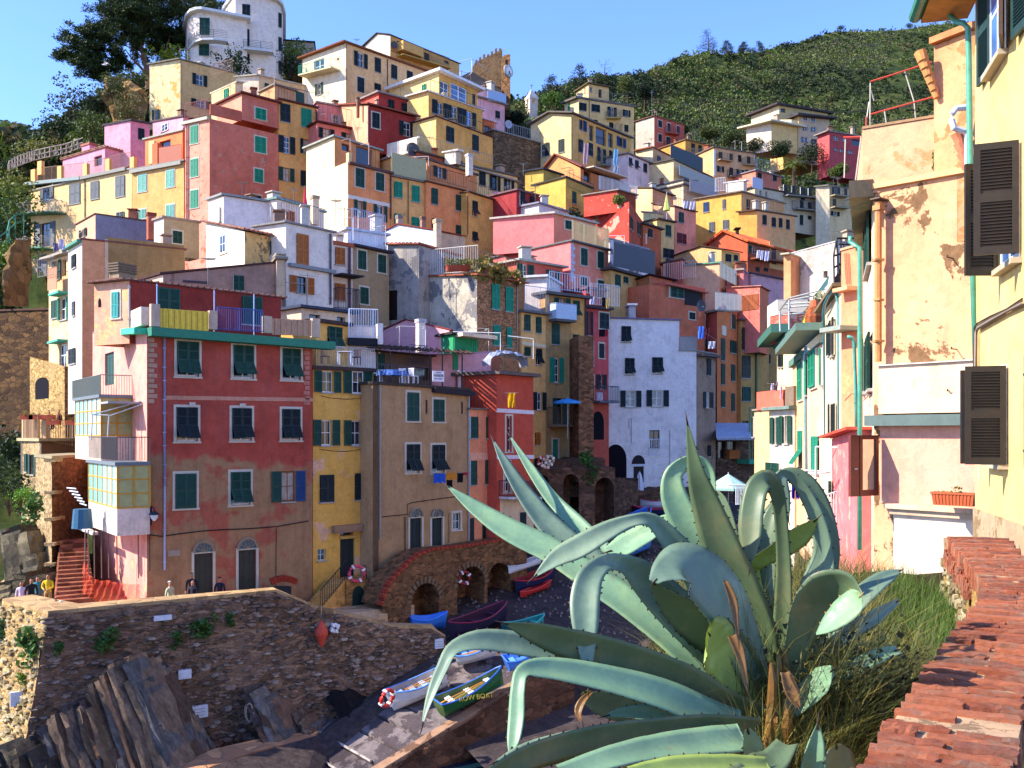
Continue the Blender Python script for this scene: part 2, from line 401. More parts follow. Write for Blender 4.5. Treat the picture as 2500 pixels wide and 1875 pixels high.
  if typ in 'da':
   mb=MB();mb.box(0,-.02,0,w,.03,h);
   for i in range(1,3):mb.box(w*i/3-.015,-.035,.05,w*i/3+.015,-.018,h-.05)
   mb.box(w*.12,-.035,h*.1,w*.88,-.018,h*.14);mb.box(w*.12,-.035,h*.86,w*.88,-.018,h*.9)
   o=mb.build('door',paint(col),s.root,fc.at(u0,z0,dpt+.03)-s.o,rz)
   if typ=='a':
    rr=w/2;fan=MB();pts=[(rr+rr*1.02*math.cos(t),rr*1.02*math.sin(t))for t in[math.pi*i/12 for i in range(13)]]
    fan.add([(x,-.02,z)for x,z in pts]+[(x,.14,z)for x,z in pts],[tuple(range(13)),tuple(range(25,12,-1))]+[(i,13+i,14+i,i+1)for i in range(12)],0)
    fo=fan.build('fanlight',glassy('0e1216'),o,(0,-.17,h+.08))
    bars=MB();
    for i in range(13):
     t=math.pi*i/12
     if i<12:
      t2=math.pi*(i+1)/12
      bars.tube([(rr+rr*1.08*math.cos(t),-.05,rr*1.08*math.sin(t)),(rr+rr*1.08*math.cos(t2),-.05,rr*1.08*math.sin(t2))],.07,4)
    for i in(2,4,6,8,10):t=math.pi*i/12;bars.tube([(rr,-.04,0),(rr+rr*math.cos(t),-.04,rr*math.sin(t))],.02,4)
    bars.build('fanlight_bars',flat('9a8468',.9),o,(0,-.17,h+.08))
   if 'f' in op:s._trim(fc,u0,u1,z0,z1,o,door=True)
   return
  rows=3 if h>1.8 else 2
  wo_=put('window',frame_mesh(FRW[fr][0],2 if w>.5 else 1,rows),s.root,fc.at(u0,z0,dpt)-s.o,(w,1,h),rz)
  p=FRW[fr][1]
  if typ=='w' and col in('B',):p='3d5f8f'
  put('pane',pane_mesh(p),wo_,(0,0,0))
  sc=lambda ww,tt,hh:(ww/w,tt,hh/h)
  lm=leaf_mesh(col);T=.045;back=dpt+.0
  if typ in('c','p'):
   hw=w/2-.01;y=-(0.05-dpt)if cut else-.05
   for k in(0,1):
    x=(0.005 if k==0 else w/2+.005)/w
    if typ=='c':
     put('shutter',lm,wo_,(x,y,.0),sc(hw,T,h))
    else:
     put('shutter',lm,wo_,(x,y,.46),sc(hw,T,h*.54))
     if 'q' in op and k==0:put('shutter_flap',lm,wo_,(x,y,.0),sc(hw,T,h*.45));continue
     g=put('shutter_flap',lm,s.root,fc.at(u0+x*w,z0+h*.46,dpt-y)-s.o+Vector((0,0,0)),(hw,T,-h*.44),rz)
     g.rotation_euler=(math.radians(32+10*random.random())*-1,0,rz)
     g.rotation_euler=(math.radians(-(30+12*random.random())),0,rz)
     g.name='shutter_flap'
  elif typ in('o','l','r'):
   c2=op[0]if op and op[0]in SHC and len(op)and op[0]not in FRW else col
   wl=wr=w/2
   for q in op:
    if q.startswith('s'):
     try:wl=wr=w*float(q[1:])
     except ValueError:pass
   aj=.06
   if typ in 'ol':
    o=put('shutter',lm,wo_,(-(wl+.03)/w,-(aj-dpt)if cut else-.03,0),sc(wl,T,h))
   if typ in 'or':
    cc=[q[1:]for q in op if q.startswith('2')]
    o=put('shutter',leaf_mesh(cc[0])if cc else lm,wo_,(1+.03/w,-(aj-dpt)if cut else-.03,0),sc(wr,T,h))
  if 'f' in op:s._trim(fc,u0,u1,z0,z1,wo_)
  elif typ!='h' and h>.5:
   mb=MB();mb.box(-.06/w,-.10+dpt,-.07/h,1+.06/w,.02,-.002);mb.build('sill',flat('a9a296',.9),wo_,(0,0,0))
 def _trim(s,fc,u0,u1,z0,z1,par,door=False):
  w,h=u1-u0,z1-z0;t=.13;mb=MB();y0,y1=-.035,.0
  o=fc.at(u0,z0,0)-s.o
  mb.box(-t,y0,0,-.005,y1,h+t);mb.box(w+.005,y0,0,w+t,y1,h+t);mb.box(-.005,y0,h+.005,w+.005,y1,h+t)
  if not door:mb.box(-t*1.3,-.07,-.09,w+t*1.3,y1,0)
  mb.build('surround',flat('cdbfa8',.9,0,.2,.1),s.root,o,fc.rz)
 def fbox(s,face,x0,y0,x1,y1,o0,o1,mat,name,t=None):
  fc=s.faces[face];t=t or s.t;m=px(t,(x0+x1)/2,(y0+y1)/2)
  u0,_=fc.hit(px(t,x0)[0],m[1]);u1,_=fc.hit(px(t,x1)[0],m[1]);_,z1=fc.hit(m[0],px(t,0,y0)[1]);_,z0=fc.hit(m[0],px(t,0,y1)[1])
  mb=MB();mb.box(0,-o1,0,u1-u0,-o0,z1-z0)
  return mb.build(name,mat if not isinstance(mat,str)else flat(mat,.8),s.root,fc.at(u0,z0)-s.o,fc.rz)
 def band(s,face,x0,y0,x1,y1,th,o1,mat,name,t=None,o0=0.):
  """strip following two pixel points of its top edge"""
  fc=s.faces[face];t=t or s.t;a=fc.hit(*px(t,x0,y0));b=fc.hit(*px(t,x1,y1));mb=MB()
  pts=[fc.at(a[0],a[1],o1),fc.at(b[0],b[1],o1),fc.at(b[0],b[1],o0),fc.at(a[0],a[1],o0)]
  mb.add([p-s.o for p in pts]+[p-s.o-Vector((0,0,th))for p in pts],[(0,1,2,3),(7,6,5,4),(0,4,5,1),(1,5,6,2),(2,6,7,3),(3,7,4,0)])
  return mb.build(name,mat if not isinstance(mat,str)else flat(mat,.8),s.root,(0,0,0))
 def pipe(s,face,x,y0,y1,mat='8a857c',r=.05,t=None,off=.02):
  fc=s.faces[face];t=t or s.t;a=fc.hit(*px(t,x,y0));b=fc.hit(*px(t,x,y1));mb=MB()
  mb.tube([fc.at(a[0],a[1],r+off)-s.o,fc.at(a[0],b[1],r+off)-s.o],r,8)
  z=b[1]+.4
  while z<a[1]:mb.box(-r*1.3,-r*1.3,-.02,r*1.3,r*1.3,.02,0,Matrix.Translation(fc.at(a[0],z,r+off)-s.o));z+=1.6
  return mb.build('downpipe',flat(mat,.5,.2),s.root,(0,0,0))
 def rail(s,face,x0,y0,x1,y1,h=1.0,off=.0,mat='3a3a3c',t=None,sp=.14,solid=None,name='railing',ends=False,r=.014):
  """railing whose foot runs between two pixels of the face plane, pushed out by off"""
  fc=s.faces[face];t=t or s.t;a=fc.hit(*px(t,x0,y0));b=fc.hit(*px(t,x1,y1));mb=MB()
  pa,pb=fc.at(a[0],a[1],off)-s.o,fc.at(b[0],b[1],off)-s.o;segs=[(pa,pb)]
  if ends and off>.2:segs+=[(fc.at(a[0],a[1],.02)-s.o,pa),(pb,fc.at(b[0],b[1],.02)-s.o)]
  U=Vector((0,0,1))
  for p,q in segs:
   n=max(1,int((q-p).length/sp))
   if solid:
    e=(q-p).normalized();w=Vector((-e.y,e.x,0))*.02
    mb.add([p-w+U*.05,q-w+U*.05,q+w+U*.05,p+w+U*.05,p-w+U*(h-.05),q-w+U*(h-.05),q+w+U*(h-.05),p+w+U*(h-.05)],[(3,2,1,0),(4,5,6,7),(0,1,5,4),(1,2,6,5),(2,3,7,6),(3,0,4,7)])
   else:
    for i in range(n+1):
     c=p.lerp(q,i/n);mb.tube([c,c+U*h],r if i%10 else r*2,3,0,False)
   mb.tube([p+U*h,q+U*h],.028,4);mb.tube([p+U*.06,q+U*.06],.02,4)
  return mb.build(name,flat(mat,.55,0,.4),s.root,(0,0,0))
 def balcony(s,face,x0,x1,y,dep=.9,h=1.0,mat='3a3a3c',slab='8d8578',t=None,sp=.14,solid=None,th=.14,y2=None):
  fc=s.faces[face];t=t or s.t
  o=s.band(face,x0,y,x1,y2 if y2 is not None else y,th,dep,slab,'balcony_slab',t)
  s.rail(face,x0,y,x1,y2 if y2 is not None else y,h,dep-.04,mat,t,sp,solid,'balcony_railing',True)
  return o
GROUND=[]
WHITE=plaster('e9e7e6',.15,None,0,.8)
WSH='e4e4ea'
def H(*a,**k):return House(*a,**k)
GF='houses climbing the hillside'
def villa():
 root=thing('villa','white hilltop villa with rounded corners and curved balcony railing beside the umbrella pine','villa',P('00',1985,640,133),GF)
 o=Vector(root.location)
 def zz(t,x,y,d):return P(t,x,y,d).z
 def ring(pts):return[P('00',x,0,d).to_2d()for x,d in pts]
 zt=zz('00',0,100,130);zb=zz('00',0,640,130)-4
 low=ring([(2100,142),(1562,140),(1566,135.5),(1580,132.6),(1612,131),(1655,130.2),(1700,130),(2085,132.8)])
 mw=plaster('ecebea',.12)
 MB().prism(low[::-1],zb,zt).sub(o).build('wall',mw,root,(0,0,0))
 big=ring([(2100,142),(1540,141),(1541,135),(1560,131.6),(1600,129.8),(1650,129.2),(1700,129.1),(2115,132)])
 MB().prism(big[::-1],zt,zt+.35).sub(o).build('roof',flat('d8d6d0',.9),root,(0,0,0))
 zt2=zz('01',240,60,137);
 hi=ring([(2388,150),(1872,139),(1985,133.2),(2260,134.4),(2330,135.4),(2368,136.8),(2388,139.5)])
 MB().prism(hi[::-1],zb,zt2).sub(o).build('wall',mw,root,(0,0,0))
 h2=ring([(2412,151),(1850,139.5),(1975,132.4),(2262,133.6),(2340,134.5),(2386,136.2),(2412,139.5)])
 MB().prism(h2[::-1],zt2,zt2+.5).sub(o).build('roof',flat('d8d6d0',.9),root,(0,0,0))
 h3=ring([(2340,148),(1985,139),(2000,136),(2260,136.5),(2340,141)])
 MB().prism(h3[::-1],zt2+.5,zt2+2.2).sub(o).build('wall',mw,root,(0,0,0))
 def wobj(t,x0,y0,x1,y1,d,col='n',ang=10.):
  a=P(t,x0,y1,d);b=P(t,x1,y1,d);z1=P(t,x0,y0,d).z;w=(b-a).length;h=z1-a.z
  f=obj('window',frame_mesh('e6e2d8'),root,a-o+Vector((0,-.06,0)),math.radians(ang));f.scale=(w,1,h)
  obj('pane',pane_mesh('0e1216'),f,(0,0,0))
  for k in(0,1):s=obj('shutter',leaf_mesh(col),f,(.5*k,-.02,0));s.scale=(.49,.05,1)
 wobj('00',1685,150,1770,295,130,'g',6);wobj('00',1680,360,1765,470,130,'g',6)
 wobj('00',2045,35,2110,150,133.4,'n',14);wobj('00',2055,245,2105,385,133.4,'n',14);wobj('00',2055,455,2105,520,133.4,'n',14)
 for y0,y1 in((105,228),(310,425),(510,620)):wobj('01',200,y0,238,y1,136.1,'n',42)
 def bal(t,pts,y,h,d,mat='2a2c30'):
  w=[P(t,x,0,dd)for x,dd in pts];z=zz(t,0,y,d);mb=MB();sl_=MB()
  inn=[Vector((p.x*1.006,p.y+1.4,0))for p in w]
  sl_.prism([p.to_2d()for p in w]+[p.to_2d()for p in inn[::-1]],z-.22,z)
  sl_.sub(o).build('balcony_slab',flat('cfcdc8',.9),root,(0,0,0))
  for i in range(len(w)-1):
   p=Vector((w[i].x,w[i].y,z));q=Vector((w[i+1].x,w[i+1].y,z))
   for k in range(5):mb.tube([p+Vector((0,0,h*(k+1)/5)),q+Vector((0,0,h*(k+1)/5))],.022,4)
   mb.tube([p,p+Vector((0,0,h))],.03,4)
  mb.sub(o).build('balcony_railing',flat(mat,.5),root,(0,0,0))
 bal('00',[(1590,131.5),(1640,129.2),(1700,128.4),(1800,128.3),(1920,128.9)],325,1.15,128.5)
 bal('00',[(2055,132),(2200,132.6),(2305,133.2)],410,1.1,132.5)
 mb=MB();z=zt+.35
 ringp=[Vector((P('00',1765,0,131).x+2.2*math.cos(t),133+1.4*math.sin(t),z))for t in[i*math.pi*2/14 for i in range(15)]]
 for a,b in zip(ringp,ringp[1:]):
  for k in(0.4,.8):mb.tube([a+Vector((0,0,k)),b+Vector((0,0,k))],.03,4)
  mb.tube([a,a+Vector((0,0,.85))],.03,4)
 mb.sub(o).build('terrace_railing',flat('4a4440',.6),root,(0,0,0))
 GROUND.append((o.x,138,zb+1));GROUND.append((o.x+6,145,zb+3));GROUND.append((o.x-8,140,zb))
villa()
h=H('house','small grey house with flat dark roof just right of the white villa','01',142,(250,345),(508,362),bot=560,f='8d8a86',roof='2e2c2c',group=GF).finish()
h=H('house','blotchy cream house with tan front below the white villa','00',118,(1520,505),(2010,628),(1262,548),bot=1060,f='bd9f62',l=plaster('f0e2a8',.3,'b59a58',.22,.9),roof='7d7668',group=GF)
h.win('F o n 1655 628 1715 722 w; F o n 1655 845 1735 910; L o g 1303 925 1332 1012').pipe('F',1524,512,1010,'9d8a6a');h.finish()
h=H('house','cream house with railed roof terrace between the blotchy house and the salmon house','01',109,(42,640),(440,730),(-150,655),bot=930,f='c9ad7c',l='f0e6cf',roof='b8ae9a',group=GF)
h.win('F c g 90 705 125 790; F d k 175 720 215 800; F c n 355 790 400 900')
House('','','00',107.5,(1985,700),(2050,705),(1785,790),bot=1000,f='c9b288',l=stone('b5a176','cdb98c','d6c7a0',2.),roof='c0b295',parent=h).win('L c G 1893 750 1930 830').finish()
h.rail('L',-340,650,-160,610,1.3,.6,'b98a70','01');h.finish()
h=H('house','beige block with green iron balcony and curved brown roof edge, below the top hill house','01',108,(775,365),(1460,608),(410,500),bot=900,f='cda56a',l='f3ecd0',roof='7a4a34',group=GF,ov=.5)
h.win('F o n 875 445 925 568 w s.6; F c n 1020 490 1068 612; F c n 1158 550 1206 667; F c n 1290 602 1337 690; F c n 872 655 928 780 f; F c n 1016 706 1068 762; L o g 535 705 566 800; L w w 508 500 592 612; L h n 700 486 722 508')
h.balcony('L',445,722,655,1.3,1.0,'3f9a78','c9bb90',y2=588);h.pipe('F',1125,500,800,'7a3028');h.pipe('F',778,375,850,'8a6a48');h.finish()
h=H('house','topmost ochre house with long parapet balcony against the sky','01',127,(1150,298),(1732,540),(925,398),bot=700,f='c0933f',l='f6f3e6',roof='4a3c30',gL=(1044,284),group=GF,rt=.1)
h.win('F h n 1207 352 1253 385; F h n 1265 373 1312 408; F d k 1436 447 1480 522; F h n 1607 513 1648 540')
h.fbox('F',1205,395,1375,470,0,1.3,plaster('c89c48',.2),'balcony_parapet');h.rail('F',1375,500,1608,582,1.25,1.1,'6b5138');h.band('F',1205,470,1610,590,.15,1.3,'b98f48','balcony_slab')
h.band('F',1150,420,1730,640,.1,.1,'a87c38','string_course');h.finish()
def castle():
 root=thing('clock_tower','ruined brown stone castle with white clock face on its tower against the sky','castle',P('01',2095,830,150),GF);o=Vector(root.location)
 m=stone('4e3c2c','5e4a36','66543e',2.2);m2=stone('383028','443a2e','4a4034',2.2)
 def pr(x0,x1,d0,d1,y0,y1,mat,dd,name='wall',mer=0,t='01'):
  a,b=P(t,x0,y0,d0),P(t,x1,y0,d1);c,e=Vector((b.x-.9,b.y+dd,0)),Vector((a.x-.9,a.y+dd,0));zb=P(t,x0,y1,d0).z-3
  mb=MB();mb.prism([a.to_2d(),b.to_2d(),c.to_2d(),e.to_2d()],zb,a.z)
  if mer:
   for i in range(mer):
    u0,u1=(i+.15)/mer,(i+.7)/mer;p,q=a.lerp(b,u0),a.lerp(b,u1)
    mb.prism([p.to_2d(),q.to_2d(),(q.x,q.y+.6),(p.x,p.y+.6)],a.z,a.z+.35+.3*((i*7)%3)/2)
  mb.sub(o).build(name,mat,root,(0,0,0));return a,b
 a,b=pr(2095,2163,150,149,478,840,m,5)
 pr(2110,2150,150.5,150,466,490,m,3)
 pr(1862,2096,156,150.5,530,720,m2,4,mer=7)
 pr(1735,2085,147,151,655,830,m,6)
 mb=MB();p=[P('01',x,y,d)for x,y,d in((1735,650,147),(1838,600,151),(2090,760,150),(2090,795,147))]
 mb.add([*p,*[q-Vector((0,0,.25))for q in p]],[(0,1,2,3),(7,6,5,4),(0,3,7,4),(1,5,6,2)]);mb.sub(o).build('roof',flat('3a3230',.9),root,(0,0,0))
 c=P('01',2152,598,149.1);disc=MB();k=24;R=1.0;n=Vector((.75,-.66,0)).normalized();u=Vector((-n.y,n.x,0));cc=P('01',2150,598,148.8)
 def ringm(r,off,mat,name,par):
  mb=MB();ps=[cc+n*off+u*r*math.cos(2*math.pi*i/k)+Vector((0,0,r*math.sin(2*math.pi*i/k)))for i in range(k)];bs=[q-n*.25 for q in ps]
  mb.add(ps+bs,[tuple(range(k)),tuple(range(2*k-1,k-1,-1))]+[(i,(i+1)%k,k+(i+1)%k,k+i)for i in range(k)]);return mb.sub(o).build(name,mat,par,(0,0,0))
 ringm(R,.02,flat('8f8a80',.7),'clock_surround',root);ringm(R*.86,.06,flat('e8e6e0',.6),'clock_face',root)
 mb=MB()
 for i in range(12):t=i*math.pi/6;q=cc+n*.09+u*R*.72*math.sin(t)+Vector((0,0,R*.72*math.cos(t)));mb.box(-.06,-.02,-.06,.06,.02,.06,0,Matrix.Translation(q))
 mb.tube([cc+n*.1,cc+n*.1+u*.35+Vector((0,0,-.6))],.05,4);mb.tube([cc+n*.1,cc+n*.1+u*-.1+Vector((0,0,-.85))],.04,4)
 mb.sub(o).build('clock_hands',flat('1b1b1d',.6),root,(0,0,0))
 for x,y in((2015,580),(2135,530)):q=P('01',x,y,149.4 if x>2100 else 153);MB().box(-.25,-.1,-.5,.25,.5,.5,0,Matrix.Translation(q-o-Vector((0,.0,0)))).build('arrow_slit',flat('141210'),root,(0,0,0))
 GROUND.append((o.x,152,o.z-4));GROUND.append((P('01',1800,0,150).x,152,o.z-4))
 r2=thing('frame','white steel scaffold frame standing on the roof left of the clock tower','frame',P('01',1835,600,143));mb=MB()
 q=[P('01',x,y,d)-Vector(r2.location)for x,y,d in((1720,520,143),(1838,497,143),(1840,610,143),(2000,605,150),(1740,600,143),(1740,640,143),(1810,640,143))]
 for i,j in((0,1),(1,2),(1,3),(4,2),(4,5),(2,6)):mb.tube([q[i],q[j]],.05,4)
 mb.build('frame_bars',flat('c9d2dc',.5),r2,(0,0,0));r2.name='scaffold_frame'
castle()
def steeple():
 root=thing('church','small white church steeple with pointed spire among dark trees on the ridge','church',P('02',200,920,175),None);o=Vector(root.location);s=.85
 h0=P('02',200,822,175).z-o.z;h1=P('02',205,750,175).z-o.z;mb=MB()
 for x in(-s,s-.5):
  for y in(-s,s-.5):mb.box(x,y,-4,x+.5,y+.5,h0)
 mb.box(-s+.003,-s+.003,-4,s-.003,s-.003,h0*.35);mb.box(-s-.1,-s-.1,h0-.5,s+.1,s+.1,h0)
 mb.build('belfry',plaster('cfc9c4',.3),root,(0,0,0),.5)
 mb=MB();mb.add([(-s,-s,0),(s,-s,0),(s,s,0),(-s,s,0),(0,0,h1-h0)],[(0,1,4),(1,2,4),(2,3,4),(3,0,4),(3,2,1,0)]);mb.build('spire',flat('b9b4ae',.8),root,(0,0,h0),.5)
 mb=MB();mb.prism([(-8,3),(6,2),(6,9),(-8,10)],-8,-.5);mb.build('wall',plaster('b9b0a0',.3),root,(0,0,0))
 mb=MB();mb.tube([(0,0,h1),(0,0,h1+.9)],.05,4);mb.tube([(-.3,0,h1+.6),(.3,0,h1+.6)],.04,4);mb.build('cross',flat('3a3a3a'),root,(0,0,0))
steeple()
h=H('house','salmon house with teal shuttered windows and roof terrace, tallest in the upper left','00',93,(1768,1000),('01',205,None,98),(1562,1050),bot=(('10'),900),f=plaster('b7604c',.35,'9c8476',.05,1.2),l=plaster('e89a84',.3,'b4604c',.1,1.6),roof='b9a88c',group=GF,top=False,extra=2)
for y in(1062,1342,1605):h.win('L c G 1611 %d 1673 %d f'%(y,y+150))
h.win('L c G 1611 1905 1673 2045','00')
g=House('','','00',95.25,(2040,790),('01',203,None,98.0),(1830,890),bot=1010,f=plaster('b7604c',.35,'9c8476',.05,1.2),l=plaster('e29074',.3),roof='6b3a34',gL=None,parent=h,ov=.35);g.finish()
h.win('F c G 10 918 100 1010 f;F c G 8 1157 100 1290 f;F c G 5 1428 75 1540 f','01');h.win('F c n 0 60 60 110 f','11')
h.band('L',1540,1035,1762,985,.3,.25,'b9ad98','cornice');h.rail('L',1562,1005,1762,965,1.5,0.05,'b06a5a');h.pipe('L',1577,1060,1900,'b07a6c');h.pipe('L',1592,1060,1900,'b07a6c')
h.fbox('F',1775,905,2035,995,-.2,.0,plaster('a8543e',.3),'parapet');h.finish()
def rowfit(h):
 h.band('L',222,1545,690,1494,.35,.35,'8d9a94','cornice');h.band('L',690,1494,1072,1413,.35,.3,'8f8a80','cornice')
 for x,y in((280,1490),(335,1420),(502,1462),(718,1440),(908,1400),(1115,1385)):
  h.fbox('L',x-17,y-60,x+17,y+55,-.35,0.05,'e2b066','terrace_post')
 for a,b in(((300,1530),(490,1510)),((520,1505),(700,1485)),((735,1478),(895,1445)),((925,1435),(1095,1400))):h.rail('L',*a,*b,1.5,-.1,'b58a66')
h=H('house','long cream house with grey shutters and pillared roof terrace at the far left','00',99,(1113,1430),None,(262,None,108),bot=('10',1030),f='d3a868',l=plaster('efd08e',.22),roof='a59a86',group=GF,dep=9,extra=1)
h.win('L o s 372 1575 425 1700 k; L c s 588 1555 678 1720; L c s 768 1530 838 1680; L c s 978 1485 1055 1660')
h.win('L c s 328 562 398 800;L w w 338 890 380 982; L c s 985 200 1050 250; L d k 285 290 325 500;L o s 345 290 425 495 k','10');rowfit(h)
h.pipe('L',720,1520,1840,'5b4a3a');h.balcony('L',232,560,225,1.5,1.25,'c9b8a0','4f7a68','10',y2=210);h.balcony('L',232,455,520,1.5,1.25,'c9b8a0','4f8a70','10',y2=510)
h.finish()
h=H('house','ochre house with turquoise shutters left of the salmon house','00',95,(1552,1362),None,(1116,1440,98.8),bot=('10',500),f='b88a48',l=plaster('c79a50',.3),roof='8f8478',group=GF,dep=7)
h.win('L c t 1168 1478 1238 1618 f; L c t 1405 1437 1472 1580 f');h.win('L c t 1165 178 1232 255 f;L c t 1405 138 1472 250 f','10');h.band('L',1113,1440,1540,1360,.35,.3,'9a9488','cornice')
g=House('','','00',96.5,(1540,1105),None,(1225,1180,100),bot=1380,f='d0682c',l=plaster('d8783a',.2),roof='a9a294',parent=h,dep=4);g.win('L h n 1345 1185 1440 1270');g.finish()
h.rail('L',1345,1385,1535,1360,1.7,.05,'a04a22',solid=True);h.fbox('L',1255,1190,1300,1380,-.3,0,'edc27c','terrace_post');h.fbox('L',1290,1210,1335,1390,-.2,.1,'d0643a','terrace_post');h.finish()
h=H('house','bright pink house with small dark window behind the pillared terrace','00',106,(1100,1020),(1262,1050),(882,1062),bot=1400,f='d77fa0',l='f3a6cc',roof='4f4a4c',group=GF,dep=7)
h.win('F c n 1165 1085 1218 1180')
g=House('','','00',109,(1290,1030),(1545,990,104),bot=1200,f='e79ac2',roof='5a4a4a',parent=h,dep=4);g.win('F w w 1368 1045 1422 1105');g.finish()
h.finish()
h=H('house','low pink house with square pink chimney at the left end of the terrace','00',105,(885,1245),None,(530,1350),bot=1520,f='e090b4',l='ea97c0',roof='a0705c',group=GF,dep=5,tiles=True)
h.win('L h n 795 1315 860 1400');h.fbox('L',690,1225,755,1300,-.8,.0,plaster('e58cba',.2),'chimney');h.fbox('L',685,1210,760,1228,-.9,.1,'a0604c','chimney_cap');h.finish()
h=H('house','ochre house with iron roof terrace squeezed between the salmon house and the pink balcony house','01',98.2,(207,842),(528,915),bot=('11',120),f='c8953f',roof='5a3430',group=GF,dep=7,extra=2)
h.win('F c n 222 877 305 1030;F c G 398 918 485 1075;F o n 252 1150 300 1295 s.9;F o n 415 1175 462 1300 b s.5;F o g 246 1415 300 1530 b s.7;F c n 393 1440 440 1572')
h.rail('F',207,838,520,905,1.5,0,'3a2a34',sp=.3);h.pipe('F',524,930,1650,'4a2c2c',.07);
g=House('','','01',101,(175,720),(345,770),bot=880,f='b98a5a',roof='8a7a68',parent=h,dep=3);g.win('F d g 350 778 420 880');g.finish();h.finish()
h=H('house','dusky pink house with brown balcony slab under the beige block','01',98.5,(532,1035),(912,1112),bot=1350,f='c46a62',roof='5d3030',group=GF,dep=6,ov=.4,extra=2)
h.win('F o n 582 1085 640 1172 b s.6;F o n 777 1128 840 1192 b s.6');h.rail('F',540,1020,895,1098,1.9,0.05,'5a3c40',sp=.5)
g=House('','','01',102,(535,870),(805,918),bot=1060,f='cf7c78',roof='b09080',parent=h,dep=4);g.win('F o w 670 970 708 1048');g.finish();h.finish()
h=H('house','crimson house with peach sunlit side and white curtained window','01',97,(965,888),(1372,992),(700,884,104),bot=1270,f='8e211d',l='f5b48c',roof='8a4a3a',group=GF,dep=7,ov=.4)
h.win('F c n 997 953 1058 1083 f;F o n 1262 1030 1320 1150 w s.6');h.pipe('F',958,900,1200,'b9a898')
g=House('','','01',101,(1052,785),(1292,850),(890,855),bot=1000,f='a02a28',l='d8503c',roof='8f8a84',parent=h,ov=.35);g.win('F c n 1132 842 1180 925;F c n 1246 872 1290 950');g.finish();h.finish()
h=H('house','large yellow terraced house stepping down mid hill with white eaves','01',98,(1537,985),(2015,1165),(1340,1040),bot=1560,f='d29a2e',l='f3d27c',roof='5a3a3c',group=GF,dep=8,rt=.1)
h.win('F c n 1622 1072 1685 1200;F c n 1842 1140 1893 1280')
g=House('','','01',101.5,(1473,775),(1928,932),(1300,822),bot=1100,f='d59c2c',l='f0cc70',roof='d8d0c4',parent=h,dep=7,rt=.12,ov=.3)
g.win('F c n 1503 840 1545 960; F w w 1550 868 1595 965; F c n 1597 880 1665 1005;F w w 1665 898 1715 1015;F c n 1717 915 1790 1052;F w B 1790 938 1840 1062;F c n 1842 955 1872 1078')
g.rail('F',1480,770,1928,925,1.2,.2,'5a4a30',sp=.5);g.finish()
g=House('','','01',106.5,(1560,612),(1887,765),(1120,775),bot=900,f='c99a3c',l='f2d98a',roof='e8e2dc',parent=h,dep=8,rt=.3,ov=.7)
g.win('F w k 1568 690 1645 805; F w B 1660 722 1800 862 ;F c n 1843 795 1862 885; L c G 1420 712 1455 768');g.finish()
h.rail('F',1545,985,2010,1155,1.0,0.3,'6b5a3a',sp=.4);h.finish()
h=H('house','pale pink house with white glass railing below the clock tower','01',119,(1888,825),(2115,890),bot=1150,f='d59cb0',roof='8a8078',group=GF,dep=6,ov=.4)
h.win('F c n 2037 938 2073 1000');h.rail('F',1960,855,2115,885,1.3,.3,'9ab0c8',solid=True)
g=House('','','01',122,(1880,738),(2080,798),bot=880,f='dba6b8',roof='c9c0b8',parent=h,dep=4);g.win('F w B 1972 785 2040 850');g.finish()
g=House('','','01',117.6,(1936,1010),(2040,1040),bot=1170,f='c8602c',roof='d0b0a8',parent=h,dep=3);g.win('F h n 1940 1062 2000 1110');g.finish();h.finish()
h=H('retaining_wall','dark overgrown stone wall with railed terrace below the pale pink house','01',116,(2020,1100),(2600,1260),bot=1700,f=stone('4a4238','5f5546','4a4238',2.),roof='8a8a88',cat='retaining wall',dep=6)
h.rail('F',2030,1095,2600,1250,1.3,0,'8f9aa8',sp=.3);h.finish()
ORW=[('house','orange house with huge cream sunlit side wall and loggia at the left end',(792,1362),(1152,1452),'c9813e',83.),]
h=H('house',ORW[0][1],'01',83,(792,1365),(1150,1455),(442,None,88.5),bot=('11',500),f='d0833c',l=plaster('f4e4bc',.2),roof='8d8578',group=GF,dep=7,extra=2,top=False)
h.win('F c g 857 1423 928 1580 f;F c g 1028 1462 1095 1610 f');h.win('F o g 872 102 915 238 b s.6;F o g 1035 142 1095 280 s.4','11')
h.band('F',792,50,1150,130,.35,.04,'d8cdb8','string_course','11');h.band('F',792,1365,1165,1455,.2,.3,'5b4038','cornice');h.pipe('F',1150,1470,1850,'5a3a2e',.07)
h.rail('F',830,1375,1020,1420,1.7,.1,'2a2226',sp=.18);h.fbox('F',800,1290,835,1370,-.4,0,plaster('e8c890',.2),'parapet')
g=House('','','01',86.5,(680,1158),(1060,1275),(442,1258),bot=1500,f='c98540',l=plaster('f4e4bc',.2),roof='9a9c90',parent=h,dep=6,ov=.3);g.win('F h n 740 1215 810 1275;F h n 860 1245 1000 1390');g.finish();h.finish()
h=H('house','ochre yellow house with pale green panelled terrace, second in the orange row','01',87,(1153,1490),(1452,1548),bot=('11',500),f='cfa04e',roof='7a7468',group=GF,dep=6,extra=2)
h.win('F c G 1182 1535 1250 1668; F c G 1332 1568 1395 1705');h.win('F c G 1184 215 1243 310;F c G 1330 245 1395 322','11');h.rail('F',1160,1470,1450,1530,2.0,.05,'a8a070',sp=.16,solid=True);h.pipe('F',1300,1530,1890,'8a6a4a')
g=House('','','01',90.5,(1150,1335),(1460,1410),bot=1560,f='c8984e',roof='8f8a80',parent=h,dep=4);g.win('F w w 1218 1390 1253 1445');g.finish();h.finish()
h=H('house','deep orange house with laundry poles on its terrace, third in the orange row','01',89,(1455,1535),(1802,1620),bot=('11',560),f='d58238',roof='6a4a3c',group=GF,dep=6,extra=2,rt=.1)
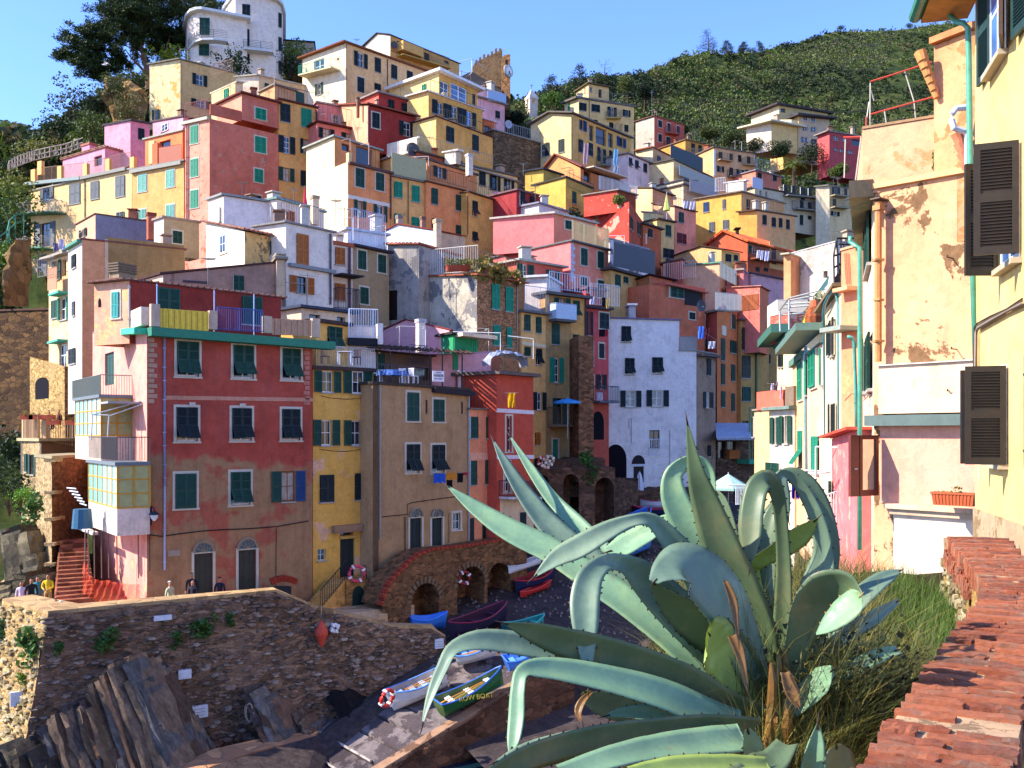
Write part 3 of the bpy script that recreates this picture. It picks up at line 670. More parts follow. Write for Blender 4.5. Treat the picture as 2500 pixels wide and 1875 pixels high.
h.win('F c g 1497 0 1548 135;F c g 1703 57 1752 190;F c g 1500 255 1530 342; F c g 1703 312 1752 403','11');h.rail('F',1490,1515,1790,1590,1.3,0.05,'3a2e34',sp=.2)
g=House('','','01',92.5,(1460,1350),(1880,1480),bot=1640,f='c07a3c',roof='5f5248',parent=h,dep=4);g.win('F o n 1543 1410 1590 1500 w s.6');g.finish();h.finish()
h=H('house','golden house with propped dark shutters at the right end of the orange row','01',91.5,(1804,1622),(2018,1690),bot=('11',620),f='d3a038',roof='5f4a40',group=GF,dep=6,extra=3,rt=.1)
h.win('F p n 1843 107 1884 235;F p n 1843 366 1884 445','11');h.pipe('F',1800,1640,1980,'8a3a28');h.rail('F',1810,1610,2010,1675,1.0,0,'6a5a48',sp=.3);h.finish()
h=H('house','pale green and cream house with purple washing line, behind the end of the orange row','01',98,(1735,1385),('02',80,None,103),bot=('11',330),f='c9b87c',roof='6a6058',group=GF,dep=6,extra=3)
h.win('F c n 1900 1450 1952 1570;F o n 2010 1480 2053 1610 k s.5;F o n 2130 1510 2170 1620 w s.5');h.win('F c G 2018 122 2056 243;F c G 2135 147 2178 243','11')
h.band('F',1735,1385,2225,1530,.15,.3,'8a8074','cornice');h.rail('F',1380,1215,2010,1390,.9,0.2,'a09a8a',sp=.3);h.finish()
h=H('house','red brown low house with white chimney block and dish above the orange row','01',95,(1375,1285),(1732,1375),bot=1600,f='a04a26',roof='5c4a40',group=GF,dep=5)
g=House('','','01',96,(1372,1168),(1380,1168),(1120,1230),bot=1300,f='c0b0a0',l='f5f0e6',roof='d8d0c0',parent=h,dep=1.0);g.finish()
g=House('','','01',96.5,(1705,1275),(1745,1285),(1610,1290),bot=1380,f='b0a494',l='f2ead8',roof='d8d0c0',parent=h,dep=2.0);g.finish();h.finish()
h=H('house','tall pale yellow house with penthouse on the middle ridge','02',150,(597,832),(1063,905),(478,878),bot=1420,f='cdb06a',l='f0e0a0',roof='6f665c',group=GF,rt=.3,ov=.5)
h.win('F c n 600 870 662 935;F c n 705 883 775 945;F o n 865 905 890 985 w s1;F o n 985 928 1015 985 k s.5;F c n 725 1012 755 1040;F c n 855 1035 887 1095;F c n 983 1055 1015 1113;L c G 510 870 523 930')
h.balcony('F',825,940,1003,1.,1.1,'5a5648','b8a060');h.balcony('F',885,940,1118,1.,1.1,'5a5648','b8a060');h.rail('F',690,815,1000,865,1.2,-.2,'8a8070',sp=.4);h.pipe('F',685,850,1200,'6a5a40')
g=House('','','02',151.5,(680,708),(852,740),(577,775),bot=860,f='cfb06c',l='e8d494',roof='6a5a40',parent=h,dep=7,ov=.4);g.win('F w w 692 733 712 775;F d k 765 755 792 825;L w w 615 755 622 790;L w w 645 740 655 785');g.finish();h.finish()
h=H('house','yellow apartment house with open loggia and gable side, below the tall pale yellow house','02',118,(548,965),(1035,1168),(192,1058),bot=('12',60),f='c79a44',l='e0cf90',roof='6b625c',gL=(358,955),group=GF,rt=.18,ov=.5,extra=3)
h.win('F r U 600 1010 632 1097 k s.9; F c n 595 1178 632 1288; F c n 680 1208 715 1318; F o n 777 1252 800 1368 w s1;F o n 868 1275 885 1330 k s.8;F o n 945 1320 970 1420 w s.9;F o U 942 1162 968 1240 k s.9;L o n 280 1213 318 1323 w s.8;L c n 428 1176 475 1287')
for a in((684,1060,722,1190),(742,1083,828,1222),(845,1125,887,1245)):h.win('F h n %d %d %d %d'%a)
h.balcony('F',745,882,1395,1.,1.1,'4a5a50','7a8070',y2=1412);h.rail('F',684,1190,887,1250,1.0,-.1,'4a4238',sp=.2);h.pipe('L',541,985,1600,'5a4a38');h.finish()
h=H('house','tall salmon red house with grey side wall and pale window frames under the vineyard','02',165,(1235,980),(1490,1058),(1078,None,168),bot=1400,f='b8523e',l='a8a29c',roof='8a5a4a',group=GF,dep=8,rt=.1)
h.win('F c n 1268 1017 1298 1075 f;F c n 1345 1042 1370 1110 f;F c n 1423 1065 1447 1122 f;F c n 1268 1133 1297 1198 f;F c n 1335 1158 1370 1235 f;F c n 1423 1182 1448 1240 f;F c n 1345 1280 1370 1300 f;F c n 1423 1308 1447 1340 f')
h.balcony('F',1322,1422,1125,1.,1.1,'7a3a30','b8523e',y2=1142);h.balcony('F',1322,1422,1240,1.,1.1,'7a3a30','b8523e',y2=1255);h.finish()
h=H('house','small mustard house with white laundry balcony right of the salmon red house','02',158,(1497,1182),(1737,1242),bot=1460,f='b98a2c',roof='7a5c4a',group=GF,dep=7,extra=2)
h.win('F c n 1547 1212 1575 1290;F c n 1607 1227 1633 1300;F c n 1668 1240 1694 1302;F c n 1547 1327 1575 1380;F c n 1607 1340 1633 1395;F c n 1668 1357 1694 1410');h.balcony('F',1530,1680,1310,.9,1.0,'8a7a70','9a7a40',y2=1322);h.finish()
h=H('house','peach house with five small iron balconies and white corner stripe','02',150,(1737,1245),(2087,1300),bot=1640,f='d3a06c',roof='7a6a5c',group=GF,dep=7,extra=2)
h.win('F c n 1778 1283 1806 1358;F c n 1870 1297 1894 1355;F c n 1942 1310 1967 1368;F c n 2017 1322 2044 1400;F o n 1782 1403 1803 1452 w s.8;F c n 1868 1415 1897 1490;F o n 1947 1432 1970 1500 w s.8;F o n 2022 1438 2043 1488 w s.8;F c n 1940 1522 1962 1565;F c n 2010 1530 2040 1570')
h.balcony('F',1763,1872,1350,.9,1.0,'4a443c','b89a70',y2=1365);h.balcony('F',1975,2080,1390,.9,1.,'4a443c','b89a70',y2=1403);h.balcony('F',1853,2010,1490,.9,1.,'2f2a2c','8a7a68',y2=1507)
h.fbox('F',1737,1262,1752,1480,0,.03,'d9d6d4','corner_stripe');h.fbox('F',2076,1310,2086,1560,0,.03,'c9c6cc','corner_stripe');h.finish()
h=H('house','low pink house with railed roof left of the palm','02',148,(2090,1440),('03',165,None,152),bot=1640,f='c8705c',roof='8a8084',group=GF,dep=6,extra=3)
h.win('F c n 2107 1458 2137 1508;F c n 85 1475 120 1528'.replace('F c n 85 1475 120 1528',''));h.win('F c n 88 1475 120 1527','03');h.rail('F',2095,1425,2295,1455,1.6,0,'8f96a8',sp=.4);h.finish()
h=H('house','lavender white house with three propped shutters beside the yellow apartment house','02',121,(1012,1300),(1215,1387),bot=1560,f='c9bcc8',roof='8a7a78',group=GF,dep=6,ov=.3,extra=2)
h.win('F p n 1020 1333 1046 1405;F p n 1073 1355 1100 1425;F c n 1143 1381 1170 1455');h.finish()
h=H('house','beige house with cream side and grey blue shutters at middle right','02',129,(1222,1248),(1412,1342),(1080,1278),bot=1560,f='cf9a68',l='f0e2b8',roof='9a5a40',group=GF,ov=.3,extra=2)
h.win('F c s 1260 1318 1287 1400;F c s 1350 1352 1376 1435');h.pipe('F',1395,1350,1490,'3a2c28');h.finish()
h=H('house','cream house with long solid balconies under black netting','02',123,(1397,1350),(1720,1500),bot=1650,f='c8b484',roof='5a544c',group=GF,dep=6,extra=3)
h.win('F w w 1440 1395 1470 1470; F w w 1500 1420 1530 1490');h.rail('F',1400,1490,1700,1600,1.4,.8,'a09888',solid=True);h.rail('F',1430,1370,1700,1480,2.6,-1.,'2a3230',solid=True,name='netting')
g=House('','','02',119,(1480,1560),(1740,1640),bot=1800,f='b9a888',roof='6a645c',parent=h,dep=4);g.finish();h.finish()
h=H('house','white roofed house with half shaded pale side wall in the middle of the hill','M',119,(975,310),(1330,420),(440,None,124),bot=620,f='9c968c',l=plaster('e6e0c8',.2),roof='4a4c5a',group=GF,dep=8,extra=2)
h.win('F h n 985 350 1015 410;F h n 1100 380 1140 440;F h n 1190 400 1250 450');h.rail('F',975,470,1330,560,1.5,1.,'8f8a8c',solid=True);h.finish()
h=H('house','white penthouse box with white balustrades on the mustard house','M',118,(1737,322),(1780,330),(1510,350),bot=520,f='b8b4a8',l=plaster('f4f0e8',.1),roof='d8d0c8',group=GF,dep=6)
h.rail('L',1385,460,1510,450,1.7,.2,'d8d4cc',sp=.2,name='balustrade',r=.04);h.rail('F',1737,440,1870,475,1.4,1.5,'b8b6c0',solid=True);h.finish()
h=H('house','grey cream house with white window boxes right of the white penthouse','M',124,(1880,400),('03',460,None,130),bot=700,f='b0a890',roof='4a3c34',group=GF,dep=6,extra=2)
h.win('F w w 1940 440 1965 505;F w w 2015 455 2038 515');h.win('F c n 180 1560 208 1660;F c n 250 1570 280 1665; F c n 322 1580 358 1690;F c n 388 1590 412 1670','03');h.win('F c n 322 100 348 170;F c n 387 118 416 195;F c n 320 225 345 310;F c n 388 232 415 262','13')
h.balcony('F',180,460,60,.9,1.1,'34343a','8a8074','13',y2=85);h.balcony('F',255,425,175,.9,1.1,'34343a','8a8074','13',y2=190);h.finish()
h=H('house','cream balcony house far right of the village beside the red poles','03',128,(570,1570),(760,1600),(455,1580),bot=('13',330),f='c4b080',l='f0e4c0',roof='8a8070',group=GF,extra=3)
h.win('F o n 605 1580 640 1665 k s.4;F c n 690 1590 715 1650');h.win('F c n 598 90 625 150;F o n 600 195 632 232 w s.6','13');h.balcony('F',575,700,60,.9,1.1,'5a564c','a09070','13',y2=75);h.balcony('F',575,700,160,.9,1.1,'5a564c','a09070','13',y2=172);h.finish()
h=H('house','orange gable house with striped awning and white balustrade','02',101,(612,1420),(935,1545),(242,None,106),bot=('12',100),f='c87838',l=plaster('d08a48',.25),roof='8a5040',gL=(412,1308),group=GF,ov=.4,extra=3,rt=.12)
h.win('F h n 640 1445 700 1540;F h n 710 1460 800 1560;F h n 815 1490 910 1580');h.rail('F',715,1610,1030,1690,1.5,.9,'d9d2c8',sp=.25,name='balustrade',r=.05)
h.band('F',640,1415,935,1510,.12,1.3,plaster('e6d6c0',.2),'awning');h.finish()
h=H('house','olive yellow house with black terrace netting under the orange gable house','02',95,(487,1500),(705,1592),(147,None,99),bot=('12',330),f='c09a2a',l=plaster('b8a032',.3),roof='4a4438',group=GF,ov=.2,extra=3)
h.win('F c g 543 28 573 130','12');h.rail('F',485,1580,700,1680,1.5,.3,'3a3a34',sp=.25)
g=House('','','02',97.5,(300,1432),(450,1480),(145,1455),bot=1600,f='a88a2c',l=plaster('bfa436',.3),roof='3c3c44',parent=h,dep=5,ov=.3);g.finish();h.finish()
h=H('house','small crimson house with two propped shutters next to the purple washing','12',92.5,(72,18),(278,75),bot=330,f='8e2430',roof='7a5a58',group=GF,dep=5,extra=2)
h.win('F p n 98 32 138 148;F p n 184 67 220 168');h.finish()
h=H('house','low white wall house with small purple dome roof','12',91.5,(262,130),(545,215),bot=330,f='b8bccb',roof='8a8694',group=GF,dep=4,extra=2);h.finish()
h=H('house','big salmon pink house with blue grey quoins and cream terrace railing in the centre','12',79,(528,448),(848,528),(-125,None,86.5),bot=('12',900),f=plaster('cf7660',.2),l=plaster('c9616a',.15),roof='6a6a68',group=GF,extra=3,rt=.12,ov=.3)
h.win('F c g 615 507 666 650 f;F c g 755 535 803 675 f;F c g 615 752 666 820 f;F c g 757 777 805 858 f');h.rail('F',530,445,835,520,1.75,.2,'c9ae7c',sp=.16,r=.04)
for i in range(11):h.fbox('F',530 if i%2 else 530,462+i*30,565 if i%2 else 552,488+i*30,-.02,.03,'b9bcc8','quoin')
g=House('','','12',82,(387,215),(738,300),(-125,262),bot=520,f=plaster('c8735a',.2),l=plaster('cf6a70',.15),roof='c0b4a4',parent=h,dep=7,ov=.25);g.win('F c g 483 273 532 345 f;F c g 608 304 655 390 f');g.finish();h.finish()
RP=plaster('a02018',.3,'8d8680',.34,.9)
h=H('house','red house with peeling plaster and torn posters of bare grey render','12',91,(1022,112),(1142,285),(641,None,97),bot=520,f='a04424',l=plaster('b02a1c',.3,'988e86',.24,.75),roof='5f4a40',group=GF,extra=3,top=False)
h.win('F c g 1026 242 1050 350;F c g 1092 292 1115 395')
g=House('','','12',92.5,(922,18),(1080,60),(641,62),bot=200,f='8a3a20',l=plaster('c0301c',.25,'988e86',.12,.75),roof='9a8a7c',parent=h,dep=6,rt=.1);g.finish();h.finish()
h=H('house','narrow rust orange house beside the peeling red house','12',98,(1140,303),(1293,352),bot=700,f='a8562c',roof='4f4644',group=GF,dep=5,extra=3,ov=.3)
h.win('F c n 1183 342 1215 415');h.fbox('F',1160,380,1172,470,0,.03,'d8b8a0','corner_stripe');h.finish()
h=H('house','narrow pale yellow house with green shutter between rust orange and pink houses','12',102,(1258,263),(1402,292),bot=700,f='c9ac64',roof='5c5044',group=GF,dep=5,extra=3,ov=.3)
h.win('F c g 1331 310 1374 407;F c n 1310 510 1398 590');h.rail('F',1262,258,1400,285,1.8,.1,'b08a78',sp=.18)
g=House('','','12',104.5,(1262,212),(1300,222),(1142,205),bot=340,f='b9b07c',l='c4ba86',roof='8a8474',parent=h,dep=3);g.finish();h.finish()
h=H('house','narrow pink house with maroon shutter and plant filled roof terrace','12',105,(1406,158),(1587,206),(1225,130,108.5),bot=640,f='cd8066',l=plaster('f0c498',.2),roof='5f4844',group=GF,extra=3,ov=.2)
h.win('F c g 1443 202 1480 292;F c r 1428 380 1502 467');h.rail('F',1410,150,1580,195,1.0,0,'4a3a3c',sp=.3);h.finish()
h=H('house','peach house with smooth sunlit side wall below the white roofed house','M',110,(585,420),(850,520),(310,400,115),bot=760,f='bd8458',l='f6cda0',roof='5a5048',group=GF,extra=2);h.finish()
h=H('house','wide mustard house with blue window on its lined side wall','12',114,(1970,32),(2330,130),(1587,95),bot=560,f='c08a4c',l=plaster('c99a2c',.3),roof='7a6a60',group=GF,extra=3,ov=.25)
h.win('L c U 1650 117 1697 200;L c s 1812 92 1838 175;L c s 1699 284 1746 368;L c s 1815 266 1865 346;F d k 2012 92 2046 190')
g=House('','','12',111.5,(2102,190),('13',282,240),(1945,205),bot=520,f=plaster('cf9858',.2),l=plaster('c99a2c',.3),roof='5f4c3c',parent=h,ov=.3,dep=5);g.win('F c n 2148 225 2180 308');g.win('F c n 83 247 115 325;F c n 143 252 170 330;F c n 205 263 231 345','13');g.rail('F',1990,160,2400,215,1.3,-.1,'9a8a70',sp=.4);g.finish();h.finish()
h=H('house','rust red house with bright orange tiled gable roof and washing on its balcony','12',103,(2022,460),('13',245,None,109),(1690,485,107),bot=820,f='a04a24',l=plaster('ac4a26',.25),roof='e0622e',gL=(1828,368),group=GF,tiles=True,extra=3,ov=.4)
h.win('F o g 2055 488 2090 550 s.9;F c n 2090 665 2118 700;F c n 2160 670 2190 700');h.win('F d k 78 490 115 640','13');h.fbox('F',2205,470,2380,690,0,.05,plaster('c9a05c',.3),'pale_wall_panel')
h.balcony('F',2035,2400,590,1.0,1.0,'7a4030','8a4a30',y2=640);h.finish()
h=H('chimney','slim dark chimney pipe on the orange tiled roof','12',105,(1928,345),(1950,345),bot=440,f='3a3030',roof='1f1c1c',cat='chimney',dep=.5);h.finish()
h=H('house','beige gable house with small yellow front below the orange tiled roof','12',97,(1802,520),(1958,548),(1410,572,102),bot=760,f='c8a04a',l=plaster('b89460',.2),roof='4a342e',gL=(1632,488),group=GF,ov=.25,extra=3,rt=.1)
h.win('F c n 1836 556 1880 620;F c n 1907 564 1936 612');h.finish()
h=H('house','salmon house with green roof edge and white fenced terrace right of centre','12',93,(1785,632),(1848,690),(1440,660,96),bot=950,f='c07a48',l=plaster('f2b890',.2),roof='5f8a74',group=GF,extra=3,rt=.15)
h.rail('L',1395,800,1660,770,1.7,1.8,'d9a898',sp=.2,r=.03);h.rail('F',1660,760,1810,830,1.5,1.4,'b8b4a4',sp=.2)
g=House('','','12',95,(1470,600),(1500,640),(1302,640,98),bot=840,f='b8604a',l=plaster('cc6a52',.2),roof='8a6a5a',parent=h,dep=4);g.finish();h.finish()
h=H('house','rose pink house with boarded window and white parapet right of the green roof edge','12',95,(1988,690),(2055,762),(1845,705),bot=960,f='c8707a',l='c46a70',roof='a89890',group=GF,extra=3)
h.win('L c s 1880 725 1950 830'.replace(' s ',' b '));h.finish()
h=H('house','lavender pink house with dark roof edge, left of the weathered white wall','12',98,(2052,722),('13',190,None,102),bot=1000,f='b98a9c',roof='5a4450',group=GF,dep=6,extra=3);h.finish()
h=H('house','salmon block with brown lower wall beside the ochre house','12',91,(2125,828),(2200,870),(1842,838,94),bot=1120,f='c9683c',l=plaster('cf6a60',.2),roof='c08070',group=GF,extra=3,rt=.08)
h.fbox('L',1855,905,2118,1035,0,.04,plaster('8a4a28',.3),'brown_render');h.finish()
h=H('house','patched orange house with rusty stains and dark pitched roof','12',84,(1192,735),(1390,780),(950,825,88),bot=1140,f=plaster('b85c38',.5,'8a6a50',.2,1.),l=plaster('b0703c',.6,'8a6a4a',.3,.9),roof='3a1c20',group=GF,extra=4,rt=.1,ov=.4);h.pipe('L',1010,780,960,'5a5a54',.12);h.finish()
h=H('house','terracotta house with green shuttered box room and sheltered roof terrace','12',82.5,(1192,810),(1660,885),bot=1160,f=plaster('b85a34',.4,'9a6a50',.1,1.2),roof='b0503c',group=GF,dep=5,extra=4,rt=.1,top=False)
h.fbox('F',1325,815,1665,935,-3.,-.0,plaster('b4503a',.3),'upper_room');h.win('F c g 1365 838 1478 922 f');h.fbox('F',1490,850,1640,990,.0,.04,'1c1a1e','terrace_opening');h.win('F c n 1530 1048 1575 1105 f')  # near-black panel stands in for the shade inside the open terrace
h.band('F',1320,805,1665,880,.12,.5,'b8604c','eaves');h.finish()
h=H('house','tall orange house with narrow shuttered windows right of the white house','12',87,(1765,1040),(1940,1045,92.5),(1670,None,89),bot=('22',480),f='c06a24',l='a84434',roof='8a8478',group=GF,dep=6,extra=3,rt=.2,ov=.35)
h.win('F c g 1883 1060 1912 1185;F c g 1797 1265 1826 1453;F c g 1874 1285 1923 1390;F c g 1797 1480 1826 1655;F c g 1882 1485 1912 1625;');h.win('F c g 1797 120 1828 255;F c g 1884 140 1910 290','22')
h.fbox('F',1806,1160,1840,1240,0,.04,'ddd0b4','paper_notice');h.rail('F',1725,1025,1960,1035,1.6,.3,'c8c0b4',sp=.14,r=.02);h.pipe('F',1935,1060,1590,'7a4a34');h.finish()
h=H('house','dim ochre house with long dark shutters in the alley corner','12',92,(1965,1115),('13',60,None,95),bot=('22',480),f='a8843c',roof='5a5450',group=GF,dep=6,extra=3)
h.win('F c y 1972 1175 2040 1365;F c y 1972 1410 2043 1600');h.win('F c g 1975 85 2045 205;F h n 1975 370 2048 445','22');h.pipe('F',2090,1130,1900,'3a6a50',.1)
g=House('','','12',95,(2095,1060,95),(2215,1150,99),bot=1320,f='cc8a2c',roof='6a5c58',parent=h,dep=4);g.finish();h.finish()
h=H('house','shaded tan house with iron balcony at the end of the alley','12',95,(2095,1320),('13',250,None,97),bot=('22',480),f='96783c',roof='6f6a68',group=GF,dep=6,extra=3)
h.win('F c n 2170 1400 2212 1480');h.rail('F',2095,1310,2270,1320,1.6,.4,'5a4a3c',sp=.2);h.finish()
h=H('house','tall white house with black shutters and great arched doorway at the harbour','12',78,(838,1098),(1446,None,79.5),bot=('22',900),f=plaster('dfe3f0',.16),roof='7a6c80',group=GF,dep=9,extra=1.5,rt=.12,ov=.15)
h.win('F p n 957 1162 1036 1297;F p n 987 1432 1067 1571;F p n 1217 1425 1306 1562')
h.win('F o n 993 116 1078 255 c s.5;F o n 1216 112 1307 250 c s.5;F w w 1193 450 1280 600 k;F d k 1060 757 1147 890','22')
h.rail('F',1190,662,1282,662,1.35,.12,'e0e2ea','22',sp=.16,name='window_railing',r=.02)
g=House('','','12',79.5,(1446,1372),(1590,None,79.9),bot=('22',990),f=plaster('dfe3f0',.16),r=plaster('8a7666',.4,'6f6256',.1),roof='9a948c',D=(1752,None,83),parent=h,extra=1.5,rt=.1,ov=.1)
g.win('R c n 1677 1437 1708 1580');g.win('R o n 1668 128 1706 262 c s.5;R c n 1682 577 1708 672','22');g.rail('F',1446,1370,1590,1370,1.2,.1,'9a9088',solid=True)
g.band('R',1590,1395,1752,1412,.2,.6,'5a5048','balcony_slab');g.finish()
for x,y0,y1 in((1040,350,560),(1020,350,440),(1365,450,750)):h.pipe('F',x,y0,y1,'6a7080',.02,'22')
def arch_panel(hh,face,t,x0,y0,x1,y1,mat,name,off=.03,yi=None):
 fc=hh.faces[face];u0,_=fc.hit(*px(t,x0,y1));u1,zb=fc.hit(*px(t,x1,y1));_,zt=fc.hit(*px(t,(x0+x1)/2,y0));_,zi=fc.hit(*px(t,(x0+x1)/2,yi if yi is not None else y0+(y1-y0)*.4))
 mb=MB();pts=[(u0,zb),(u1,zb)]+[((u0+u1)/2+(u1-u0)/2*math.cos(math.pi*i/12),zi+(zt-zi)*math.sin(math.pi*i/12))for i in range(13)]
 a=[fc.at(u,z,off)-hh.o for u,z in pts];b=[fc.at(u,z,-.1)-hh.o for u,z in pts];k=len(pts)
 mb.add(a+b,[tuple(range(k))]+[(i,(i+1)%k,k+(i+1)%k,k+i)for i in range(k)])
 return mb.build(name,mat,hh.root,(0,0,0))
DK=flat('17141a',.95,0,.1)  # near-black colour stands in for the shade inside arches and vents
arch_panel(h,'F','22',818,570,1000,890,DK,'arched_doorway');arch_panel(h,'F','22',1045,660,1157,735,flat('2a2022',.9),'lunette',yi=735)
h.fbox('F',1042,737,1160,750,0,.08,'cfd2dc','lintel','22')
h.finish()
h=H('chimney','grey white chimney with three stub flues on the white house roof','12',80,(1020,990),(1078,990),bot=1100,f='9aa0ac',roof='b0b4be',cat='chimney',dep=1.5)
h.fbox('F',1025,975,1037,990,-.2,0,'8a90a0','flue');h.fbox('F',1044,975,1056,990,-.2,0,'8a90a0','flue');h.fbox('F',1063,975,1075,990,-.2,0,'8a90a0','flue');h.finish()
h=H('house','narrow crimson pink house with balcony squeezed against the white house','12',75,(652,1010),(850,1030,77),bot=('22',760),f='bb3c44',roof='4a4448',group=GF,dep=6,extra=2,rt=.2,ov=.35)
h.win('F o n 676 1040 694 1240 w s.9;F c n 772 1052 847 1185 f;F c n 676 1292 715 1490 f;F c n 768 1310 808 1432 f');h.win('F c n 680 -10 720 190 f;F o n 772 -20 800 105 w s.9','22')
h.rail('F',660,985,900,1005,1.7,.5,'b8bcc8',sp=.2,r=.02);h.balcony('F',700,868,205,.9,1.2,'4a5058','5a6068','22',y2=210)
arch_panel(h,'F','22',705,290,808,530,DK,'arched_doorway');h.fbox('F',655,225,850,760,.0,.02,plaster('a8402c',.3),'lower_render','22')
g=House('','','12',77,(660,850),(822,870),bot=1020,f='9c2a2c',roof='6a4a50',parent=h,dep=4);g.win('F p n 755 780 805 860'.replace('780 805 860','860 790 925'));g.finish();h.finish()
h=H('house','tan and ochre house with bright green shutters and blue parasol balcony','12',71,(316,895),(648,935),bot=('22',740),f=plaster('a8874c',.5,'8a7a60',.12,.8),roof='5f5a58',group=GF,dep=6,extra=2,ov=.5,rt=.2)
h.fbox('F',530,920,645,1580,.0,.025,plaster('c0923c',.4),'ochre_render')
h.win('F o g 427 925 483 1030 b s.65;F c g 371 1137 432 1316 ;F p n 545 1234 600 1395;F o G 387 1427 430 1640 w s.8;F p g 547 947 602 1090;F c n 543 1552 600 1640');h.win('F d G 378 528 422 708 f','22')
h.balcony('F',345,515,1110,.9,1.2,'b0c0d0','5a5450',y2=1125,solid=True);h.rail('F',322,850,660,895,1.3,.4,'a8b8d0',sp=.25,r=.02);h.pipe('F',648,940,1640,'4a2a30',.07)
h.fbox('F',360,170,400,400,.0,.05,'SHC','door','22')if False else h.win('F o g 412 180 455 395 k s.8','22')
h.balcony('F',330,600,405,1.3,1.3,'6a5a48','8d7f6a','22',y2=408);h.finish()
h=H('house','cream house with glass balcony left of the tan and ochre house','12',69,(115,1045),(318,1072),bot=('22',790),f='d3a654',roof='6a6660',group=GF,dep=6,extra=1,ov=.35)
h.win('F c g 138 1064 185 1203;F c g 236 1085 278 1222;F c g 138 1337 186 1415;F p n 236 1352 284 1490');h.win('F o n 240 130 285 280 w s.7;F c b 228 468 268 575','22');h.band('F',115,1290,316,1320,.25,.06,'e0c89c','string_course')
h.rail('F',118,1040,316,1060,1.9,.3,'a8b4c4',sp=.16,r=.012)
g=House('','','12',72,(105,760),(328,748),bot=1080,f='b8bcc8',roof='d0d2d8',parent=h,dep=4);g.finish();h.finish()
h=H('house','coral red attic house with green shutters behind the glass balcony','12',75.5,(98,612),(462,672),bot=920,f='bb4c3c',roof='a8a090',group=GF,dep=5,extra=2,ov=.4)
h.win('F o g 118 640 165 755 w s1;F o g 358 692 396 830 w s.9');h.finish()
h=H('house','cream ground floor house with dark balcony store behind the salmon centre house','12',82,(872,690),(1125,760),bot=950,f='c09c54',roof='4a4644',group=GF,dep=5,extra=3,ov=.5,rt=.2)
h.win('F c g 905 728 945 830;F c g 975 745 1010 800');h.rail('F',850,665,1200,740,2.2,.5,'2f3038',solid=True);h.finish()
h=H('garden_wall','whitewashed ragged wall behind the dark balcony store','12',88,(860,430),(1185,520),bot=720,f=plaster('b9bcc8',.5,'6a6a70',.3,.8),roof='8a8a90',cat='wall',dep=.6);h.finish()
h=H('house','upper white house with round edged parapet and brown shuttered window','10',71,(1885,62),('11',192,None,73.5),(1758,100,75),bot=520,f=plaster('d3d6e2',.15),l=plaster('eeece8',.12),roof='8a8c88',group=GF,extra=2,ov=.25)
h.pipe('L',1868,160,330,'8a8a8c',.08)
g=House('','','11',72.5,(192,92),(590,205),bot=420,f=plaster('ddd8d2',.15),roof='7a9088',parent=h,dep=5,ov=.2);g.win('F c b 232 186 340 272');g.finish();h.finish()
h=H('house','white cottage with flaking yellow front and tiled eaves','10',59.5,(2065,362),('11',290,440),(1740,280,64),bot=660,f=plaster('cfa95a',.35,'7a6a52',.34,1.1),l=plaster('f2efe6',.12),roof='8a5a48',group=GF,tiles=True,extra=2,ov=.3,rt=.08)
h.win('L w w 1862 392 1910 545 f');h.win('F o g 172 455 214 568 w s.9','11');h.fbox('L',1565,350,1735,365,-2.,0,'5a9a84','porch_roof')if False else None
h.finish()
h=H('house','white narrow house with orange brown shutters in the left middle','11',60.5,(270,292),(668,375),(2,330),bot=1010,f=plaster('e0dcda',.15),l=plaster('eeece8',.12),roof='8a8480',group=GF,extra=2,ov=.2,rt=.12)
h.win('F c b 359 387 457 648;F o b 359 744 445 885 k s.65');h.band('F',288,630,672,695,.22,.3,'8a8884','ledge');h.pipe('F',640,385,980,'5a5458',.07)
h.rail('F',430,345,800,440,2.5,-2.5,'6a7080',sp=.2);h.finish()
h=H('house','very narrow pinkish white house with two amber shutters','11',64.5,(655,470),(835,500),bot=1150,f=plaster('d8ccca',.2),roof='b05a3a',group=GF,dep=6,extra=2,ov=.1,rt=.25)
h.win('F c b 686 500 764 645;F c b 681 804 768 948');h.band('F',650,730,840,755,.1,1.3,'2a2428','awning');h.balcony('F',650,830,1020,.9,1.4,'3a3a44','6a6468',y2=1035);h.pipe('F',800,500,1130,'5c3a44',.09);h.finish()
h=H('house','taupe house with blue railed roof terrace and three dark shutters','11',66,(837,490),(1140,552),bot=1240,f=plaster('94805f',.35),roof='3a343c',group=GF,dep=6,extra=2,ov=.3)
h.win('F c g 877 527 942 683 f;F c g 1046 562 1109 712 f;F c g 895 836 962 975 f');h.rail('F',835,475,1115,530,2.6,-.1,'8fa4c4',sp=.16,r=.02)
g=House('','','11',68,(790,350),(1120,400),bot=540,f='c4cfe4',roof='c0c4cc',parent=h,dep=3);g.finish();h.finish()
h=H('house','pale blue grey gable house with red tile edge above the concrete grey house','11',77,(1530,360),(1780,410),(1075,380,80),bot=560,f='a89880',l=plaster('b9c4da',.15),roof='8a3f34',gL=(1215,305),group=GF,extra=2,rt=.08,ov=.15);h.finish()
h=H('house','bare concrete grey house with black doorway beside the stone house','11',69.5,(1128,475),(1392,478,68),bot=1190,f=plaster('8d9094',.5,'6a6e76',.25,.6),roof='b0604a',group=GF,dep=5,extra=3,tiles=True,rt=.08)
h.win('F d k 1131 860 1209 1113');h.finish()
h=H('house','rough stone fronted house with grey plaster side, teal shutters and potted roof terrace','11',66,(1882,735),('12',145,805),(1380,748,70),bot=1420,f=stone('6e503c','8f6c50','85664c',5.5,1.6,.6,.5,'c9b8a0'),l=plaster('a3a69f',.55,'6c7078',.3,.6),roof='a05a40',group=GF,extra=2,rt=.1,ov=.25)
